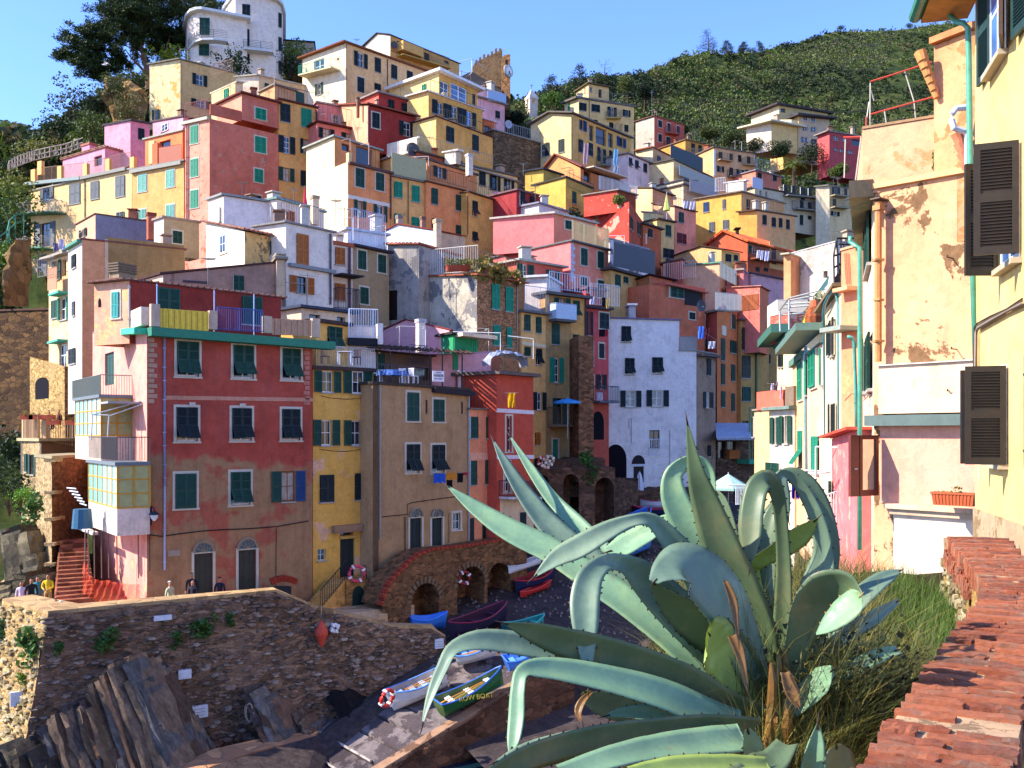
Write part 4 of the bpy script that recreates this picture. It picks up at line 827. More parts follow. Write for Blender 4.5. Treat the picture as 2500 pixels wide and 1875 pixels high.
h.win('F c G 2004 806 2069 1020;F c G 2119 833 2183 1040;F c G 2016 1153 2078 1325;F c G 2129 1171 2175 1345;L c G 1391 813 1470 1000 f');h.pipe('F',2217,830,1390,'a08a7a')
h.rail('L',1395,735,1880,700,1.85,-.1,'d8d0c0',sp=.22,r=.02);h.rail('F',1885,700,2300,790,1.5,-.1,'8a7a60',sp=.3);h.finish()
h=H('house','grey blue roof room with awning terrace behind the beige slab house','10',76,(805,218),(1345,292),(640,None,80),bot=520,f=plaster('6f7596',.3),l=plaster('d8a080',.2),roof='6a4a48',group=GF,dep=5,extra=2,ov=.1,rt=.08)
h.win('L o g 690 345 720 410 s.5');g=House('','','10',74.5,(1382,248),(1680,292),(1300,275),bot=560,f=plaster('9f8f6c',.3),l=plaster('b8bcc8',.2),roof='a08a7a',parent=h,dep=4,ov=.15);g.win('F c g 1458 362 1535 465 f');g.finish();h.finish()
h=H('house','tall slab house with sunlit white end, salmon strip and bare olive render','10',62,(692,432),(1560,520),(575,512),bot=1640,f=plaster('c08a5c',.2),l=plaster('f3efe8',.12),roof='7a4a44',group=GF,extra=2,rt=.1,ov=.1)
h.fbox('F',895,445,1555,1500,.0,.02,plaster('8f7746',.35),'olive_render');h.fbox('F',885,430,912,1400,.02,.03,plaster('b9a890',.3),'bare_strip')
h.win('L c n 612 560 645 672;L c s 615 955 636 1075;L c n 588 1352 640 1480');h.band('L',555,510,690,430,.18,.3,'4f8a74','gutter');h.finish()
h=H('house','narrow balcony house with green frames and hanging washing at the left edge','10',67,(572,560),None,(412,610),bot=1640,f='c9a468',l=plaster('e8cfa0',.35,'c0a070',.15),roof='a89a88',group=GF,dep=5,extra=2,ov=.5)
h.win('L o g 465 610 500 770 s.5;L c g 440 945 490 1095;L o G 505 920 565 1110 s.2;L w w 500 1310 560 1600;L h n 520 600 560 740');h.rail('L',440,770,578,745,1.3,1.0,'9a8a80',sp=.3);h.rail('L',500,880,578,860,1.6,.8,'c08050',solid=True);h.band('L',490,900,575,870,.15,.7,'4fae94','gutter');h.band('L',480,1300,570,1275,.15,.7,'4fae94','gutter');h.finish()
RED=plaster('a03c2c',.45,None,0,.8,second='8f7459',zsplit=12.6)
h=H('house','large red and tan quayside house with green cornice, bay windows and roof terrace','10',46,(1240,1205),('11',492,1300,51.3),(782,1225,56),bot=('30',292),f=RED,l=plaster('e0958c',.3,'d8b090',.15,.7),roof='6f6a60',group='tall houses along the quay',extra=1,rt=.12,ov=.02)
h.Dp=Vector((h.B.x-6,h.B.y+9,h.A.z))
RH=h
h.win('F p g 1492 1292 1678 1588 f;F p g 1968 1325 2140 1605 f');h.win('F p g 240 1352 392 1618 f','11')
h.win('F p n 1487 257 1667 546 f;F p n 1957 264 2122 541 f;F c g 1478 817 1655 1110 f;F p g 1945 802 2112 1083 f','20');h.win('F p n 236 272 388 537 f;F o g 232 795 346 1053 b s.7 2U','21')
h.win('F a y 1638 1490 1795 1875 f;F a y 2012 1460 2160 1850 f','20')
h.win('L d g 885 1385 962 1660 k;','10')
h.band('F',1240,1178,2780,1302,.42,.75,flat('2f7a5c',.7),'cornice');h.band('L',1042,1200,1240,1178,.3,.6,flat('3fb98c',.7),'cornice')
h.band('F',1245,162+1590-0,2640,205+1590+0,.25,.04,plaster('c08870',.3),'string_course')if False else None
h.band('F',1395,158,2640,178,.2,.03,plaster('b9806a',.3),'string_course','20')
for i in range(13):
 y=1262+i*43;h.fbox('F',1250,y,1325 if i%2 else 1300,y+34,-.02,.03,plaster('a88670',.5),'quoin')
for i in range(12):
 y=1330+i*42;h.fbox('F',418 if i%2 else 430,y,470,y+34,-.02,.03,plaster('a8675a',.5),'quoin','11')
h.pipe('F',1385,1262,1590+920/1+1,'b4b0cc',.055);h.pipe('F',1385,1262,2620+600,'b4b0cc',.055)
for x0,y0,x1,y1 in((1640,215,1600,240),(2025,225,2065,245)):h.fbox('F',min(x0,x1)-5,y0,max(x0,x1)+5,y1+12,.03,.08,'c8b8a4','keystone','20')
h.fbox('F',1415,1462,1520,1512,0,.03,'a08a78','stone_plaque','20')
def cable(root,o,pts,r=.02,mat='2a2422',name='cable'):
 mb=MB();mb.tube([p-o for p in pts],r,4);return mb.build(name,flat(mat),root,(0,0,0))
fc=h.faces['F']
def fpts(hh,face,t,pl,off=.06):
 f_=hh.faces[face];out=[]
 for x,y in pl:u,z=f_.hit(*px(t,x,y));out.append(f_.at(u,z,off))
 return out
cable(h.root,h.o,fpts(h,'F','20',[(1250,1330),(1360,1345),(1500,1325),(1700,1300),(1850,1290),(2100,1280),(2330,1262),(2600,1215)]),.03)
cable(h.root,h.o,fpts(h,'F','20',[(1258,1120),(1262,1640)]),.02)
cable(h.root,h.o,fpts(h,'F','21',[(185,1280),(180,1800)]),.02)
g=House('','','10',47.6,(1092,778),('11',228,925),(795,808),bot=1225,f=plaster('82261f',.4),l=plaster('e2a184',.35,'d8b48a',.3,.9),roof='6f4a40',parent=h,tiles=True,rt=.06,ov=.25,extra=.5)
g.win('F c g 1328 842 1515 1060;F c g 2040 910 2210 1150;L c u 952 875 1008 1092 f');g.pipe('L',1100,815,1170,'a9a098',.05);g.finish()
arch_panel(g,'L','10',831,928,853,1000,DK,'round_vent',.02,964)
g.fbox('L',920,700,950,780,-.6,0,'8a7458','chimney');
for i,y in enumerate((628,650,672,694)):g.fbox('L',918-2*i%4,y,1012,y+13,-1.1,.1,'6b5a48','chimney_cap')
g.fbox('L',930,640,1004,770,-1.,0,'9a8060','chimney')
h.fbox('L',1118,1025,1235,1175,-.12,.25,plaster('efe8e0',.2),'parapet');h.fbox('F',1247,985,1322,1172,.25,.55,plaster('a89888',.4),'terrace_post')
def panels(hh,t,x0,x1,ya,yb,n,mat,dark):
 for i in range(n):
  a,b=x0+(x1-x0)*i/n,x0+(x1-x0)*(i+1)/n-3
  sl_=(yb[0]-ya[0])*(i/n);hh.fbox('F',a,ya[0]+sl_,b,ya[1]+sl_,.42+(i%2)*.025,.47+(i%2)*.025,mat,'fence_panel',t)
panels(h,'10',1327,1735,(1020,1182),(1050,0),17,flat('dcb83c',.7),0)
h.fbox('F',1737,1040,1803,1195,.25,.55,plaster('a89888',.4),'terrace_post');h.rail('F',1808,1200,2190,1222,1.15,.45,'3a4a8c',sp=.11,r=.02,name='blue_railing')
h.fbox('F',50,1085,118,1225,.25,.55,plaster('a89888',.4),'terrace_post','11');panels(h,'11',122,455,(1105,1240),(1118,0),14,flat('b08a6c',.8),0);h.fbox('F',457,1105,522,1262,.25,.55,plaster('a89888',.4),'terrace_post','11')
for x,y0 in((1322,808),(1805,858),(2140,892)):h.pipe('F',x,y0,y0+360,'9fb4d8',.03)
h.band('F',1145,850,1322,812,.05,.6,'9fb0c8','clothes_line_arm')if False else None
def bay(hh,t,x0,x1,y0,y1,ysill,off,nx,ny,lab):
 f0=hh.faces['L'];f1=Face(f0.P0+f0.n*off,f0.P1+f0.n*off,0,0,0);m=(x0+x1)/2
 u0,_=f1.hit(px(t,x0)[0],0);u1,_=f1.hit(px(t,x1)[0],0);z=[f1.hit(px(t,m)[0],px(t,0,y)[1])[1]for y in(y0,y1,ysill)]
 w=u1-u0;o=f1.at(u0,z[2])-hh.o;rz=f1.rz;mb=MB();mb.box(0,0,0,w,off,z[1]-z[2]);mb.build('bay_apron',plaster('cfc3bc',.5,'b9a8a0',.1),hh.root,o,rz)
 mb=MB();mb.box(-.12,-.12,z[0]-z[2],w+.12,off,z[0]-z[2]+.16);mb.build('bay_roof',flat('6b7478',.8),hh.root,o,rz)
 H_=z[0]-z[1];zz=z[1]-z[2];fr=MB();pane=MB()
 for i in range(nx+1):c=w*i/nx;fr.box(c-.045,-.02,zz,c+.045,.05,zz+H_)
 for j in range(ny+1):c=zz+H_*j/ny;fr.box(0,-.015,c-.035,w,.045,c+.035)
 for i in range(3):c=off*i/2*.98;fr.box(w-.03,c-.045+.02,zz,w+.04,c+.045+.02,zz+H_)
 for j in range(ny+1):c=zz+H_*j/ny;fr.box(w-.03,0,c-.035,w+.035,off,c+.035)
 fr.build('window',flat('c9902e',.7),hh.root,o,rz);win=hh.root.children[-1]
 win=[q for q in hh.root.children if q.name.startswith('window')][-1]
 k=0
 for i in range(nx):
  for j in range(ny):
   p=MB();p.box(w*i/nx+.045,.012,zz+H_*j/ny+.035,w*(i+1)/nx-.045,.03,zz+H_*(j+1)/ny-.035);p.build('pane',flat('7fb8a8' if i<nx*.4 else '9cc8c0',.35,0,.6,.15,2),hh.root if False else win,(0,0,0))
 for i in range(2):
  for j in range(ny):
   p=MB();p.box(w-.01,off*i/2+.06,zz+H_*j/ny+.035,w+.012,off*(i+1)/2-.03,zz+H_*(j+1)/ny-.035);p.build('pane',flat('a8a468',.4,0,.6,.15,2),win,(0,0,0))
 return f1
f1=bay(h,'20',635,852,190,495,700,1.5,6,3,'');f2=bay(h,'20',748,988,735,1075,1300,1.5,6,3,'')
def rail_off(hh,f1,t,x0,x1,y,hgt,mat,back=1.5,sp=.12,name='balcony_railing'):
 m=(x0+x1)/2;u0,_=f1.hit(px(t,x0)[0],0);u1,z=f1.hit(px(t,x1)[0],px(t,0,y)[1]);mb=MB()
 P_=[f1.at(u0,z),f1.at(u1,z),f1.at(u1,z,-back)]
 for a,b in zip(P_,P_[1:]):
  n=max(2,int((b-a).length/sp))
  for i in range(n+1):c=a.lerp(b,i/n);mb.tube([c,c+Vector((0,0,hgt))],.014,4,0,False)
  mb.tube([a+Vector((0,0,hgt)),b+Vector((0,0,hgt))],.025,4)
 mb.sub(hh.o).build(name,flat(mat,.5),hh.root,(0,0,0))
rail_off(h,f1,'20',610,850,165,1.1,'6b7a70');rail_off(h,f2,'20',748,990,705,1.1,'4a4440')
h.band('L',620,690,1190,720,.18,1.5,flat('6fa890',.7),'balcony_slab','20')if False else None
h.fbox('L',1120,215,1200,232,0,1.6,'9a9a98','awning_arm','20');
mb=MB()
for a,b in(((1190,205),(780,320)),((1200,230),(920,330)),((780,320),(770,530)),((920,330),(905,560)),((790,320),(920,325))):
 pa,pb=P('20',*a,46.6),P('20',*b,46.6);mb.tube([pa-h.o,pb-h.o],.035,5)
mb.build('awning_frame',flat('b9b4b0',.4,.5),h.root,(0,0,0))
mb=MB()
for x in(720,745,795,855,915,985,1165):
 pa,pb=P('20',x,1290,47.2-(x-720)*.002),P('20',x+(4 if x%2 else-4),1700,47.2-(x-720)*.002);mb.tube([pa-h.o,pb-h.o],.03,5)
mb.build('prop',flat('6a5a50',.7),h.root,(0,0,0))
h.fbox('L',700,1240,1035,1262,1.2,1.5,'c9c4c0','scaffold_board','20')
h.finish()
def lamp(t,x,y,d,label,s=1.):
 r=thing('street_lamp',label,'wall lamp',P(t,x,y,d));mb=MB()
 mb.box(-.05,.0,-.6*s,.05,.06,.35*s);mb.tube([(0,0,.2*s),(.1*s,-.25*s,.38*s),(.3*s,-.4*s,.3*s),(.34*s,-.42*s,.12*s)],.03,5);mb.build('bracket',flat('22262a'),r,(0,0,0))
 mb=MB();mb.tube([(.34*s,-.42*s,.14*s),(.34*s,-.42*s,.02*s),(.34*s,-.42*s,-.04*s)],[.04,.22*s,.26*s],12);mb.build('lamp_shade',flat('2b3034'),r,(0,0,0))
 mb=MB();mb.tube([(.34*s,-.42*s,-.04*s),(.34*s,-.42*s,-.2*s),(.34*s,-.42*s,-.34*s)],[.19*s,.16*s,.05],10);mb.build('lamp_glass',flat('d9dde0',.2,0,.6),r,(0,0,0))
lamp('20',1270,1150,45.9,'black and glass bracket lamp on the corner of the red house');lamp('22',1512,610,79.2,'black bracket lamp on the white harbour house',1.5)
h=H('house','narrow bright yellow house with stone door canopy and paired shuttered windows','11',51.6,(497,1528),(1010,1552,54.5),bot=('31',330),f=plaster('f6c232',.12,'d8b49a',.04,.5),roof='4a3a34',group='tall houses along the quay',dep=8,extra=1,rt=.2,ov=.2)
h.win('F o g 572 -50 668 132 w s.62;F o g 822 -48 915 142 w s.7;F o g 565 362 655 580 w s.7;F o g 820 367 905 580 w s.68;F c n 555 826 672 1056;F c n 850 812 960 1036;F w k 538 1452 606 1550;F d n 727 1367 850 1720;F h n 727 1302 842 1340','21')
h.fbox('F',655,1247,890,1308,0,.35,plaster('8f7358',.5),'door_canopy','21');h.fbox('F',722,1342,872,1362,0,.1,'c9a050','lintel','21')
h.pipe('F',995,1560,2800,'5f7a4c',.05);h.rail('F',527,1500,1005,1528,1.15,.15,'8a8a8c',sp=.12)
cable(h.root,h.o,fpts(h,'F','21',[(550,610),(650,625),(780,630),(940,605)]),.015);cable(h.root,h.o,fpts(h,'F','21',[(560,160),(650,180),(780,190),(950,175)]),.015)
g=House('','','11',54.2,(525,1130),(795,1165),bot=1560,f=plaster('cda23e',.2),roof='4a3a36',parent=h,dep=4,ov=.25,rt=.2);g.win('F p g 620 1168 740 1345');g.finish();h.finish()
h=H('low_roof_house','low cream house under a dark sloping sheet roof behind the red house','11',57,(400,1010),(830,1060),bot=1200,f=plaster('c9b49c',.3),roof='3c4250',group=GF,dep=5,extra=1,ov=.4);h.win('F h n 465 1065 560 1098; F h n 700 1085 770 1130');h.finish()
h=H('terrace_house','house top with white picketed terrace and pale parapet between yellow and pink houses','11',56.5,(790,1160),(1065,1170),bot=1420,f=plaster('c9ccd8',.2),roof='b0b4c0',group=GF,dep=.5,extra=1,rt=.05)
h.rail('F',790,1265,1030,1270,1.7,.6,'cdd2dc',sp=.14,r=.025);h.fbox('F',785,1270,1035,1330,.0,.6,'1f1c22','terrace_edge');h.fbox('F',1028,1150,1070,1325,0,.75,plaster('cdd0d8',.2),'terrace_post');h.finish()
h=H('house','grey mauve gable walled house with green shutter behind the red house','10',56,(1375,728),('11',240,625,59),(1200,775,58),bot=960,f=plaster('85706a',.4,'6f5f58',.1),l=plaster('c9a898',.3),roof='4a3230',group=GF,extra=1,ov=.15,rt=.12)
h.win('F c g 1968 737 2058 862');h.fbox('F',1545,780,1755,800,0,.05,'40343c','tile_course');h.finish()
h=H('chimney','plastered chimney with three stacked slab caps beside the narrow white house','11',58.5,(192,600),(265,605),bot=920,f='a89a84',roof='8a7f70',cat='chimney',dep=1.2,group=None)
for y in(548,568,588):h.fbox('F',183,y,272,y+10,-1.3,.12,'b8a890','chimney_cap')
h.finish()
h=H('house','plain grey tan house with arched doors and washing line beside the yellow house','21',53,(1003,62),(1815,118,58.3),bot=('31',60),f=plaster('a08258',.4,None,0),roof='4a4038',group='tall houses along the quay',dep=8,extra=3,rt=.15,ov=.15)
h.win('F c g 1291 132 1389 374 f;F c g 1513 191 1602 379 f;F p n 1286 569 1397 811 f;F p n 1501 574 1607 811 f;F a n 1315 1192 1415 1480 f;F a n 1500 1190 1590 1468 f;F w k 1678 1147 1741 1290 f')
h.pipe('F',1060,70,1370,'9a948c',.05);h.pipe('F',1808,130,1440,'a8a4a0',.05);h.fbox('F',1003,65,1050,1640,.0,.02,plaster('5f4c38',.4),'dark_strip')  # darker strip down the left edge of the front
cable(h.root,h.o,fpts(h,'F','21',[(1080,1180),(1290,1160),(1290,1075),(1330,1060),(1500,1035),(1700,1010),(1800,1005)]),.025)
cable(h.root,h.o,fpts(h,'F','21',[(1640,1150),(1640,1400)]),.02);cable(h.root,h.o,fpts(h,'F','21',[(1270,1180),(1270,1500)]),.03)
h.fbox('F',1450,195,1458,310,0,.06,'3a2a24','wall_anchor');h.fbox('F',1750,210,1758,310,0,.06,'3a2a24','wall_anchor');h.rail('F',1045,58,1500,82,1.1,.0,'3a2c34',sp=.25);h.band('F',1500,90,1835,125,.3,.35,'2a2024','eaves')
h.finish()
h=H('house','dark back room of the roof terrace with vine and bamboo pergola','11',57,(1035,1380),(1500,1420,60),bot=1720,f=plaster('5c4a40',.5),roof='3c302c',group=GF,dep=3,extra=1,rt=.1);h.win('F c g 1040 1395 1100 1570;F h n 1330 1510 1480 1620');
h.rail('F',1310,1480,1460,1490,1.2,.05,'5a5470',sp=.12)
mb=MB()
a,b,c_,d_=P('11',960,1345,55.2),P('11',1850,1400,58.5),P('11',1800,1380,62),P('11',1080,1340,59)
for i in range(60):
 t_=i/59;p,q=a.lerp(b,t_),d_.lerp(c_,t_);mb.tube([p+Vector((0,0,.03*(i%3))),q+Vector((0,0,.05*((i*7)%4)))],.05,4)
mb.sub(h.o).build('pergola_roof',flat('4a3630',.9,0,.1,.4),h.root,(0,0,0))
mb=MB()
for x,y,d in((1150,1370,55.8),(1485,1395,57.2),(1590,1395,57.6),(1757,1400,58.2)):p=P('11',x,y,d);mb.tube([p-h.o,p-h.o-Vector((0,0,3.0))],.04,4)
mb.build('pergola_post',flat('2a2428'),h.root,(0,0,0));h.finish()
h=H('house','mauve pink gable roofed house with red tile edge behind the roof terraces','11',62,(1648,1200),(1676,1215),(1078,1205,66),bot=1420,f='c9a0b0',l=plaster('c893aa',.15),roof='8a3a34',gL=(1282,1112),group=GF,extra=1,rt=.08,ov=.1);h.finish()
h=H('garden_room','green metal curtain shed under a small striped awning','11',61,(1682,1232),(1890,1245),bot=1400,f=flat('2a8f5a',.7),roof='3a3430',cat='shed',dep=2,group=None,extra=1)
for i in range(12):h.fbox('F',1688+i*16.5,1262,1698+i*16.5,1385,0,.06,flat('2f9a60',.7),'curtain_fold')
h.band('F',1700,1222,1990,1255,.25,1.0,plaster('cfc0a8',.2),'awning');h.finish()
h=H('house','lilac pink walled house with small corner balcony above the salmon house','11',60.5,(1470,1412),(2015,1385,62),bot=('21',300),f=plaster('cf94ab',.12),roof='b890a0',group=GF,dep=3,extra=1,rt=.08,ov=.05)
h.win('F c n 1775 1590 1838 1665');h.fbox('F',1710,1540,1772,1690,0,.4,plaster('b8bcd0',.2),'white_pillar');h.rail('F',1840,255,2040,262,1.75,.3,'a88aa8','21',sp=.16);h.finish()
h=H('house','salmon orange house with four green shuttered windows beside the tan house','21',58.2,(1820,276),(2085,283,60.5),bot=1560,f=plaster('dc8a5e',.15),roof='7a6a60',group='tall houses along the quay',dep=3.5,extra=2,rt=.1,ov=.15)
h.win('F c g 1822 336 1882 517;F c g 1958 339 2042 517;F c g 1822 706 1872 912;F c g 1951 699 2035 904;F d n 1822 1192 1850 1440;F d n 1926 1100 2004 1420');h.fbox('F',1820,640,2085,700,0,.03,plaster('d29a80',.2),'faded_band');h.finish()
h=H('house','bright red orange house with white string courses and two tall narrow windows','21',59,(2048,-20),('22',214,None,62),bot=('22',1360),f=plaster('b23c20',.15),roof='6a5a54',group='tall houses along the quay',dep=6,extra=1,rt=.22,ov=.4)
h.win('F h n 2088 -10 2232 262;F w w 2128 332 2174 632 f;F w w 2112 720 2160 975 f');h.win('F w w 2 332 30 632;F c n 97 1142 147 1292','22')
h.band('F',2048,266,2360,285,.25,.05,'e0d0d0','string_course');h.band('F',2048,660,2360,660,.25,.05,'e0d0d0','string_course')
h.fbox('F',2075,1020,2357,1400,0,.03,plaster('d8c0a0',.25),'cream_ground_floor');h.balcony('F',2068,2350,1010,.8,1.0,'5a3030','cfc4c0',sp=.1)
h.finish()
LS=stone('86754e','a08e64','9a8a66',3.2,2.6,.9);SS=stone('5a4836','6f5840','5c4a3a',3.,2.4,.7);LS2=stone('857a5e','a09474','9c9078',3.2,2.8,.9)  # lit and shaded copies of rubble stone, light put into the colours
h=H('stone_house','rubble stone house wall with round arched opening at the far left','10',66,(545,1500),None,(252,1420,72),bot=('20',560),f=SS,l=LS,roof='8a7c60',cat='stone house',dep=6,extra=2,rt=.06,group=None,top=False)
arch_panel(h,'L','20',300,5,412,180,DK,'arched_opening',.03,60);h.finish()
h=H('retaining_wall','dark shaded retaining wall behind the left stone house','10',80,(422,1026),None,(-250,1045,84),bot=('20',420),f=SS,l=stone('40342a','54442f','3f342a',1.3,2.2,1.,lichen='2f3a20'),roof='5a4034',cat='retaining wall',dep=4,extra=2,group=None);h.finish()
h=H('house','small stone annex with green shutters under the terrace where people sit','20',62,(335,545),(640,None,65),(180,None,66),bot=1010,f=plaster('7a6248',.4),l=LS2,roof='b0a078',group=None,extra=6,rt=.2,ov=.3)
h.win('L c g 212 650 232 800;L o g 262 655 292 825 k s.5');h.pipe('L',190,540,960,'b0a498',.04);h.pipe('F',340,560,1000,'b0a498',.04)
for x in(215,280,395):h.fbox('L' if x<330 else 'F',x-18,355,x+18,525,-.3,.1,'c4a070','terrace_post')
h.rail('L',215,530,330,520,1.6,.1,'b08860',sp=.2,r=.03);h.rail('F',400,545,640,590,1.6,.1,'c0a080',sp=.2,r=.03);h.finish()
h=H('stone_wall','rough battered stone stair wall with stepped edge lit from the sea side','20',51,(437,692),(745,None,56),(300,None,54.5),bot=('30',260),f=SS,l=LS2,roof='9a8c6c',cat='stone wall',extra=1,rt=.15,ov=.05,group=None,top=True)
for i,(y,w)in enumerate(((690,50),(960,45),(1180,70),(1390,60),(1560,60))):h.fbox('F',420,y,440+w,y+26,-.3,.25,LS2,'coping_stone')
h.finish()
QS=stone('625246','7c695c','7e6c5e',2.6,2.8,1.,lichen='6f6054');QL=stone('8f7d5a','a8966c','a08e6a',3.,2.6,1.,lichen='8f8050')  # one quay wall in two stones: shade and sunlight put into the colours
qroot=thing('quay_wall','long battered rubble stone quay wall below the red house, sunlit on its seaward face','quay wall',(-19.4,39.5,0))
qo=Vector(qroot.location)
crest=[(-23.0,42.5,6.48),(-19.45,39.5,6.48),(-11.25,45,6.48),(-9.4,46.2,5.4),(-8.0,47.2,4.87),(-6.25,48.4,4.12),(-4.23,49.7,3.75),(-3.55,50.2,3.2)]
def base_of(i,p):
 n=[(-.55,-.8),(-.75,-.75),(.56,-.83),(.56,-.83),(.56,-.83),(.56,-.83),(.56,-.83),(.9,-.3)][i]
 hgt=p[2]+.8;k=.16*hgt if i>0 else .14*hgt
 if i>=2:k=.1*hgt
 return(p[0]+n[0]*k,p[1]+n[1]*k,-.8)
def wall_sheet(tops,bots,nu,nz,amp,seed):
 mb=MB();W_=nu+1
 for j in range(nz+1):
  for i in range(nu+1):
   f=i/nu*(len(tops)-1);k=min(int(f),len(tops)-2);t=f-k
   a=Vector(tops[k]).lerp(Vector(tops[k+1]),t);b=Vector(bots[k]).lerp(Vector(bots[k+1]),t);p=b.lerp(a,j/nz)
   nn=noise.noise(p*1.1+Vector((seed,0,0)))*amp+noise.noise(p*3.7)*amp*.5
   d=(Vector(bots[k+1])-Vector(bots[k]));nrm=Vector((d.y,-d.x,0)).normalized()
   mb.v.append(tuple(p+nrm*(nn if 0<j<nz else nn*.3)-qo))
 for j in range(nz):
  for i in range(nu):mb.f.append((j*W_+i,j*W_+i+1,(j+1)*W_+i+1,(j+1)*W_+i));mb.m.append(0)
 return mb
bots=[base_of(i,p)for i,p in enumerate(crest)]
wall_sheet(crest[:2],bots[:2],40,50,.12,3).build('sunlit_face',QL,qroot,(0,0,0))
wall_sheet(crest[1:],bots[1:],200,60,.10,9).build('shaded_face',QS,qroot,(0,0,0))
mb=MB();inner=[(-22.2,43.6,0),(-19.0,41.3,0),(-11.6,45.7,0),(-9.75,46.8,0),(-8.3,47.8,0),(-6.5,49.0,0),(-4.3,50.4,0),(-3.9,50.8,0)]
for i in range(len(crest)-1):
 a,b,c,d=[Vector(q)for q in(crest[i],crest[i+1],inner[i+1],inner[i])];c.z=b.z;d.z=a.z
 vs=[v-qo+Vector((0,0,.10))for v in(a,b,c,d)]+[v-qo-Vector((0,0,.06))for v in(a,b,c,d)]
 mb.add(vs,[(0,1,2,3),(0,4,5,1),(2,6,7,3),(1,5,6,2),(3,7,4,0)])
mb.build('coping',stone('7c6c54','8f7e60','88785e',1.2,1,.4),qroot,(0,0,0))
rs=random.Random(5);shapes=[]
for q in range(14):
 mb=MB();ring=[];k=7
 for i in range(k):t=2*math.pi*i/k;ring.append((math.cos(t)*(.8+.3*rs.random()),math.sin(t)*(.8+.3*rs.random())))
 mb.add([(x,0,z)for x,z in ring]+[(x*.8,-.6-.3*rs.random(),z*.8)for x,z in ring],[tuple(range(2*k-1,k-1,-1))]+[(i,(i+1)%k,k+(i+1)%k,k+i)for i in range(k)])
 shapes.append(mb)
SM=[flat(c,.95,0,.1,.35,4)for c in('7a6252','8c7260','695648','947c6a','5a4c42','a08c7a')];SML=[flat(c,.95,0,.1,.3,4)for c in('a09070','8c7a54','b0a07c','7c6c4c')]  # second set is paler for the sunlit face, light put into the colour
meshes={(i,j):shapes[i].mesh('stone',(SM+SML)[j])for i in range(14)for j in range(10)}
def onwall(seg,t,zf):
 a=Vector(crest[seg]).lerp(Vector(crest[seg+1]),t);b=Vector(bots[seg]).lerp(Vector(bots[seg+1]),t);d=Vector(bots[seg+1])-Vector(bots[seg]);return b.lerp(a,zf),math.atan2(d.y,d.x),(a-b).length
for n_ in range(300):
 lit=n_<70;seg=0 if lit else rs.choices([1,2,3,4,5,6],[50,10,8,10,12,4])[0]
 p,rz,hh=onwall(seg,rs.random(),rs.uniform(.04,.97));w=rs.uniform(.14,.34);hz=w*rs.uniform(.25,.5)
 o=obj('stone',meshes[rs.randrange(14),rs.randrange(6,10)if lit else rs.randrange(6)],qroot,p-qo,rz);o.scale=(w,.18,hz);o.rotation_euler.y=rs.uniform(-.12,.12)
mb=MB()
for n_ in range(1500):
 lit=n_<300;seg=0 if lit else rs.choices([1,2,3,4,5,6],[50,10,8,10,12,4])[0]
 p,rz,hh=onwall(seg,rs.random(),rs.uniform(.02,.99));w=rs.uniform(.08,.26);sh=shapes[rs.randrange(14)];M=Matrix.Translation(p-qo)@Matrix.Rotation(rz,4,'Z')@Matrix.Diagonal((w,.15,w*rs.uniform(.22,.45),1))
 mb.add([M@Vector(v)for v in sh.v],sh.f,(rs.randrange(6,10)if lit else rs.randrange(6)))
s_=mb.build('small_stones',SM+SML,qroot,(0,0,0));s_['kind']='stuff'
def onq(t,x,y):
 sx,sy=px(t,x,y);best=None
 for seg in range(7):
  for i in range(41):
   for j in range(31):
    p=onwall(seg,i/40,j/30)[0];e=(CX+p.x/p.y*F-sx)**2+(HY-(p.z-CZ)/p.y*F-sy)**2
    if best is None or e<best[0]:best=(e,p.y,0 if seg==0 else 1)
 return best[1]
for t,x,y,w,hgt,d,lab in(('30',1375,392,.75,.22,41.9,'white rectangular plaque high on the quay wall'),('30',1672,1185,.85,.55,40.5,'white notice board low on the quay wall'),('30',1445,1112,.65,.36,40,'pale blue notice plate tilted on the dark rock'),('30',1560,868,.55,.4,41.2,'chipped white tile on the middle of the quay wall'),('31',1562,610,.5,.5,48.7,'white square notice at the right end of the quay wall'),('30',148,1075,.55,.6,38.6,'round white patch on the sunlit quay wall')):
 d=onq(t,x,y);r=thing('sign',lab,'sign',P(t,x,y,d-.16));mb=MB();mb.box(-w/2,-.05,-hgt/2,w/2,.12,hgt/2);mb.build('board',flat('d9d6d8',.6),r,(0,0,0),.55)
 mb=MB()
 for k in range(3):mb.box(-w*.38,-.056,-hgt*.3+k*hgt*.25,w*.35,-.051,-hgt*.3+k*hgt*.25+.025)
 if 'notice' in lab:mb.build('print_lines',flat('8f8f96'),r,(0,0,0),.55)
r=thing('buoy','faded orange double cone buoy hanging on the quay wall','buoy',P('31',568,520,onq('31',568,520)-.35));mb=MB();mb.tube([(0,0,.6),(0,0,.08),(0,0,-.08),(0,0,-.68)],[.06,.32,.32,.06],12);mb.build('float',flat('c9452c',.6),r,(0,0,0));mb=MB();mb.tube([(0,0,.55),(0,.15,1.3)],.025,4);mb.tube([(0,0,-.65),(0,0,-.85)],.05,5);mb.build('rope',flat('5f5048'),r,(0,0,0))
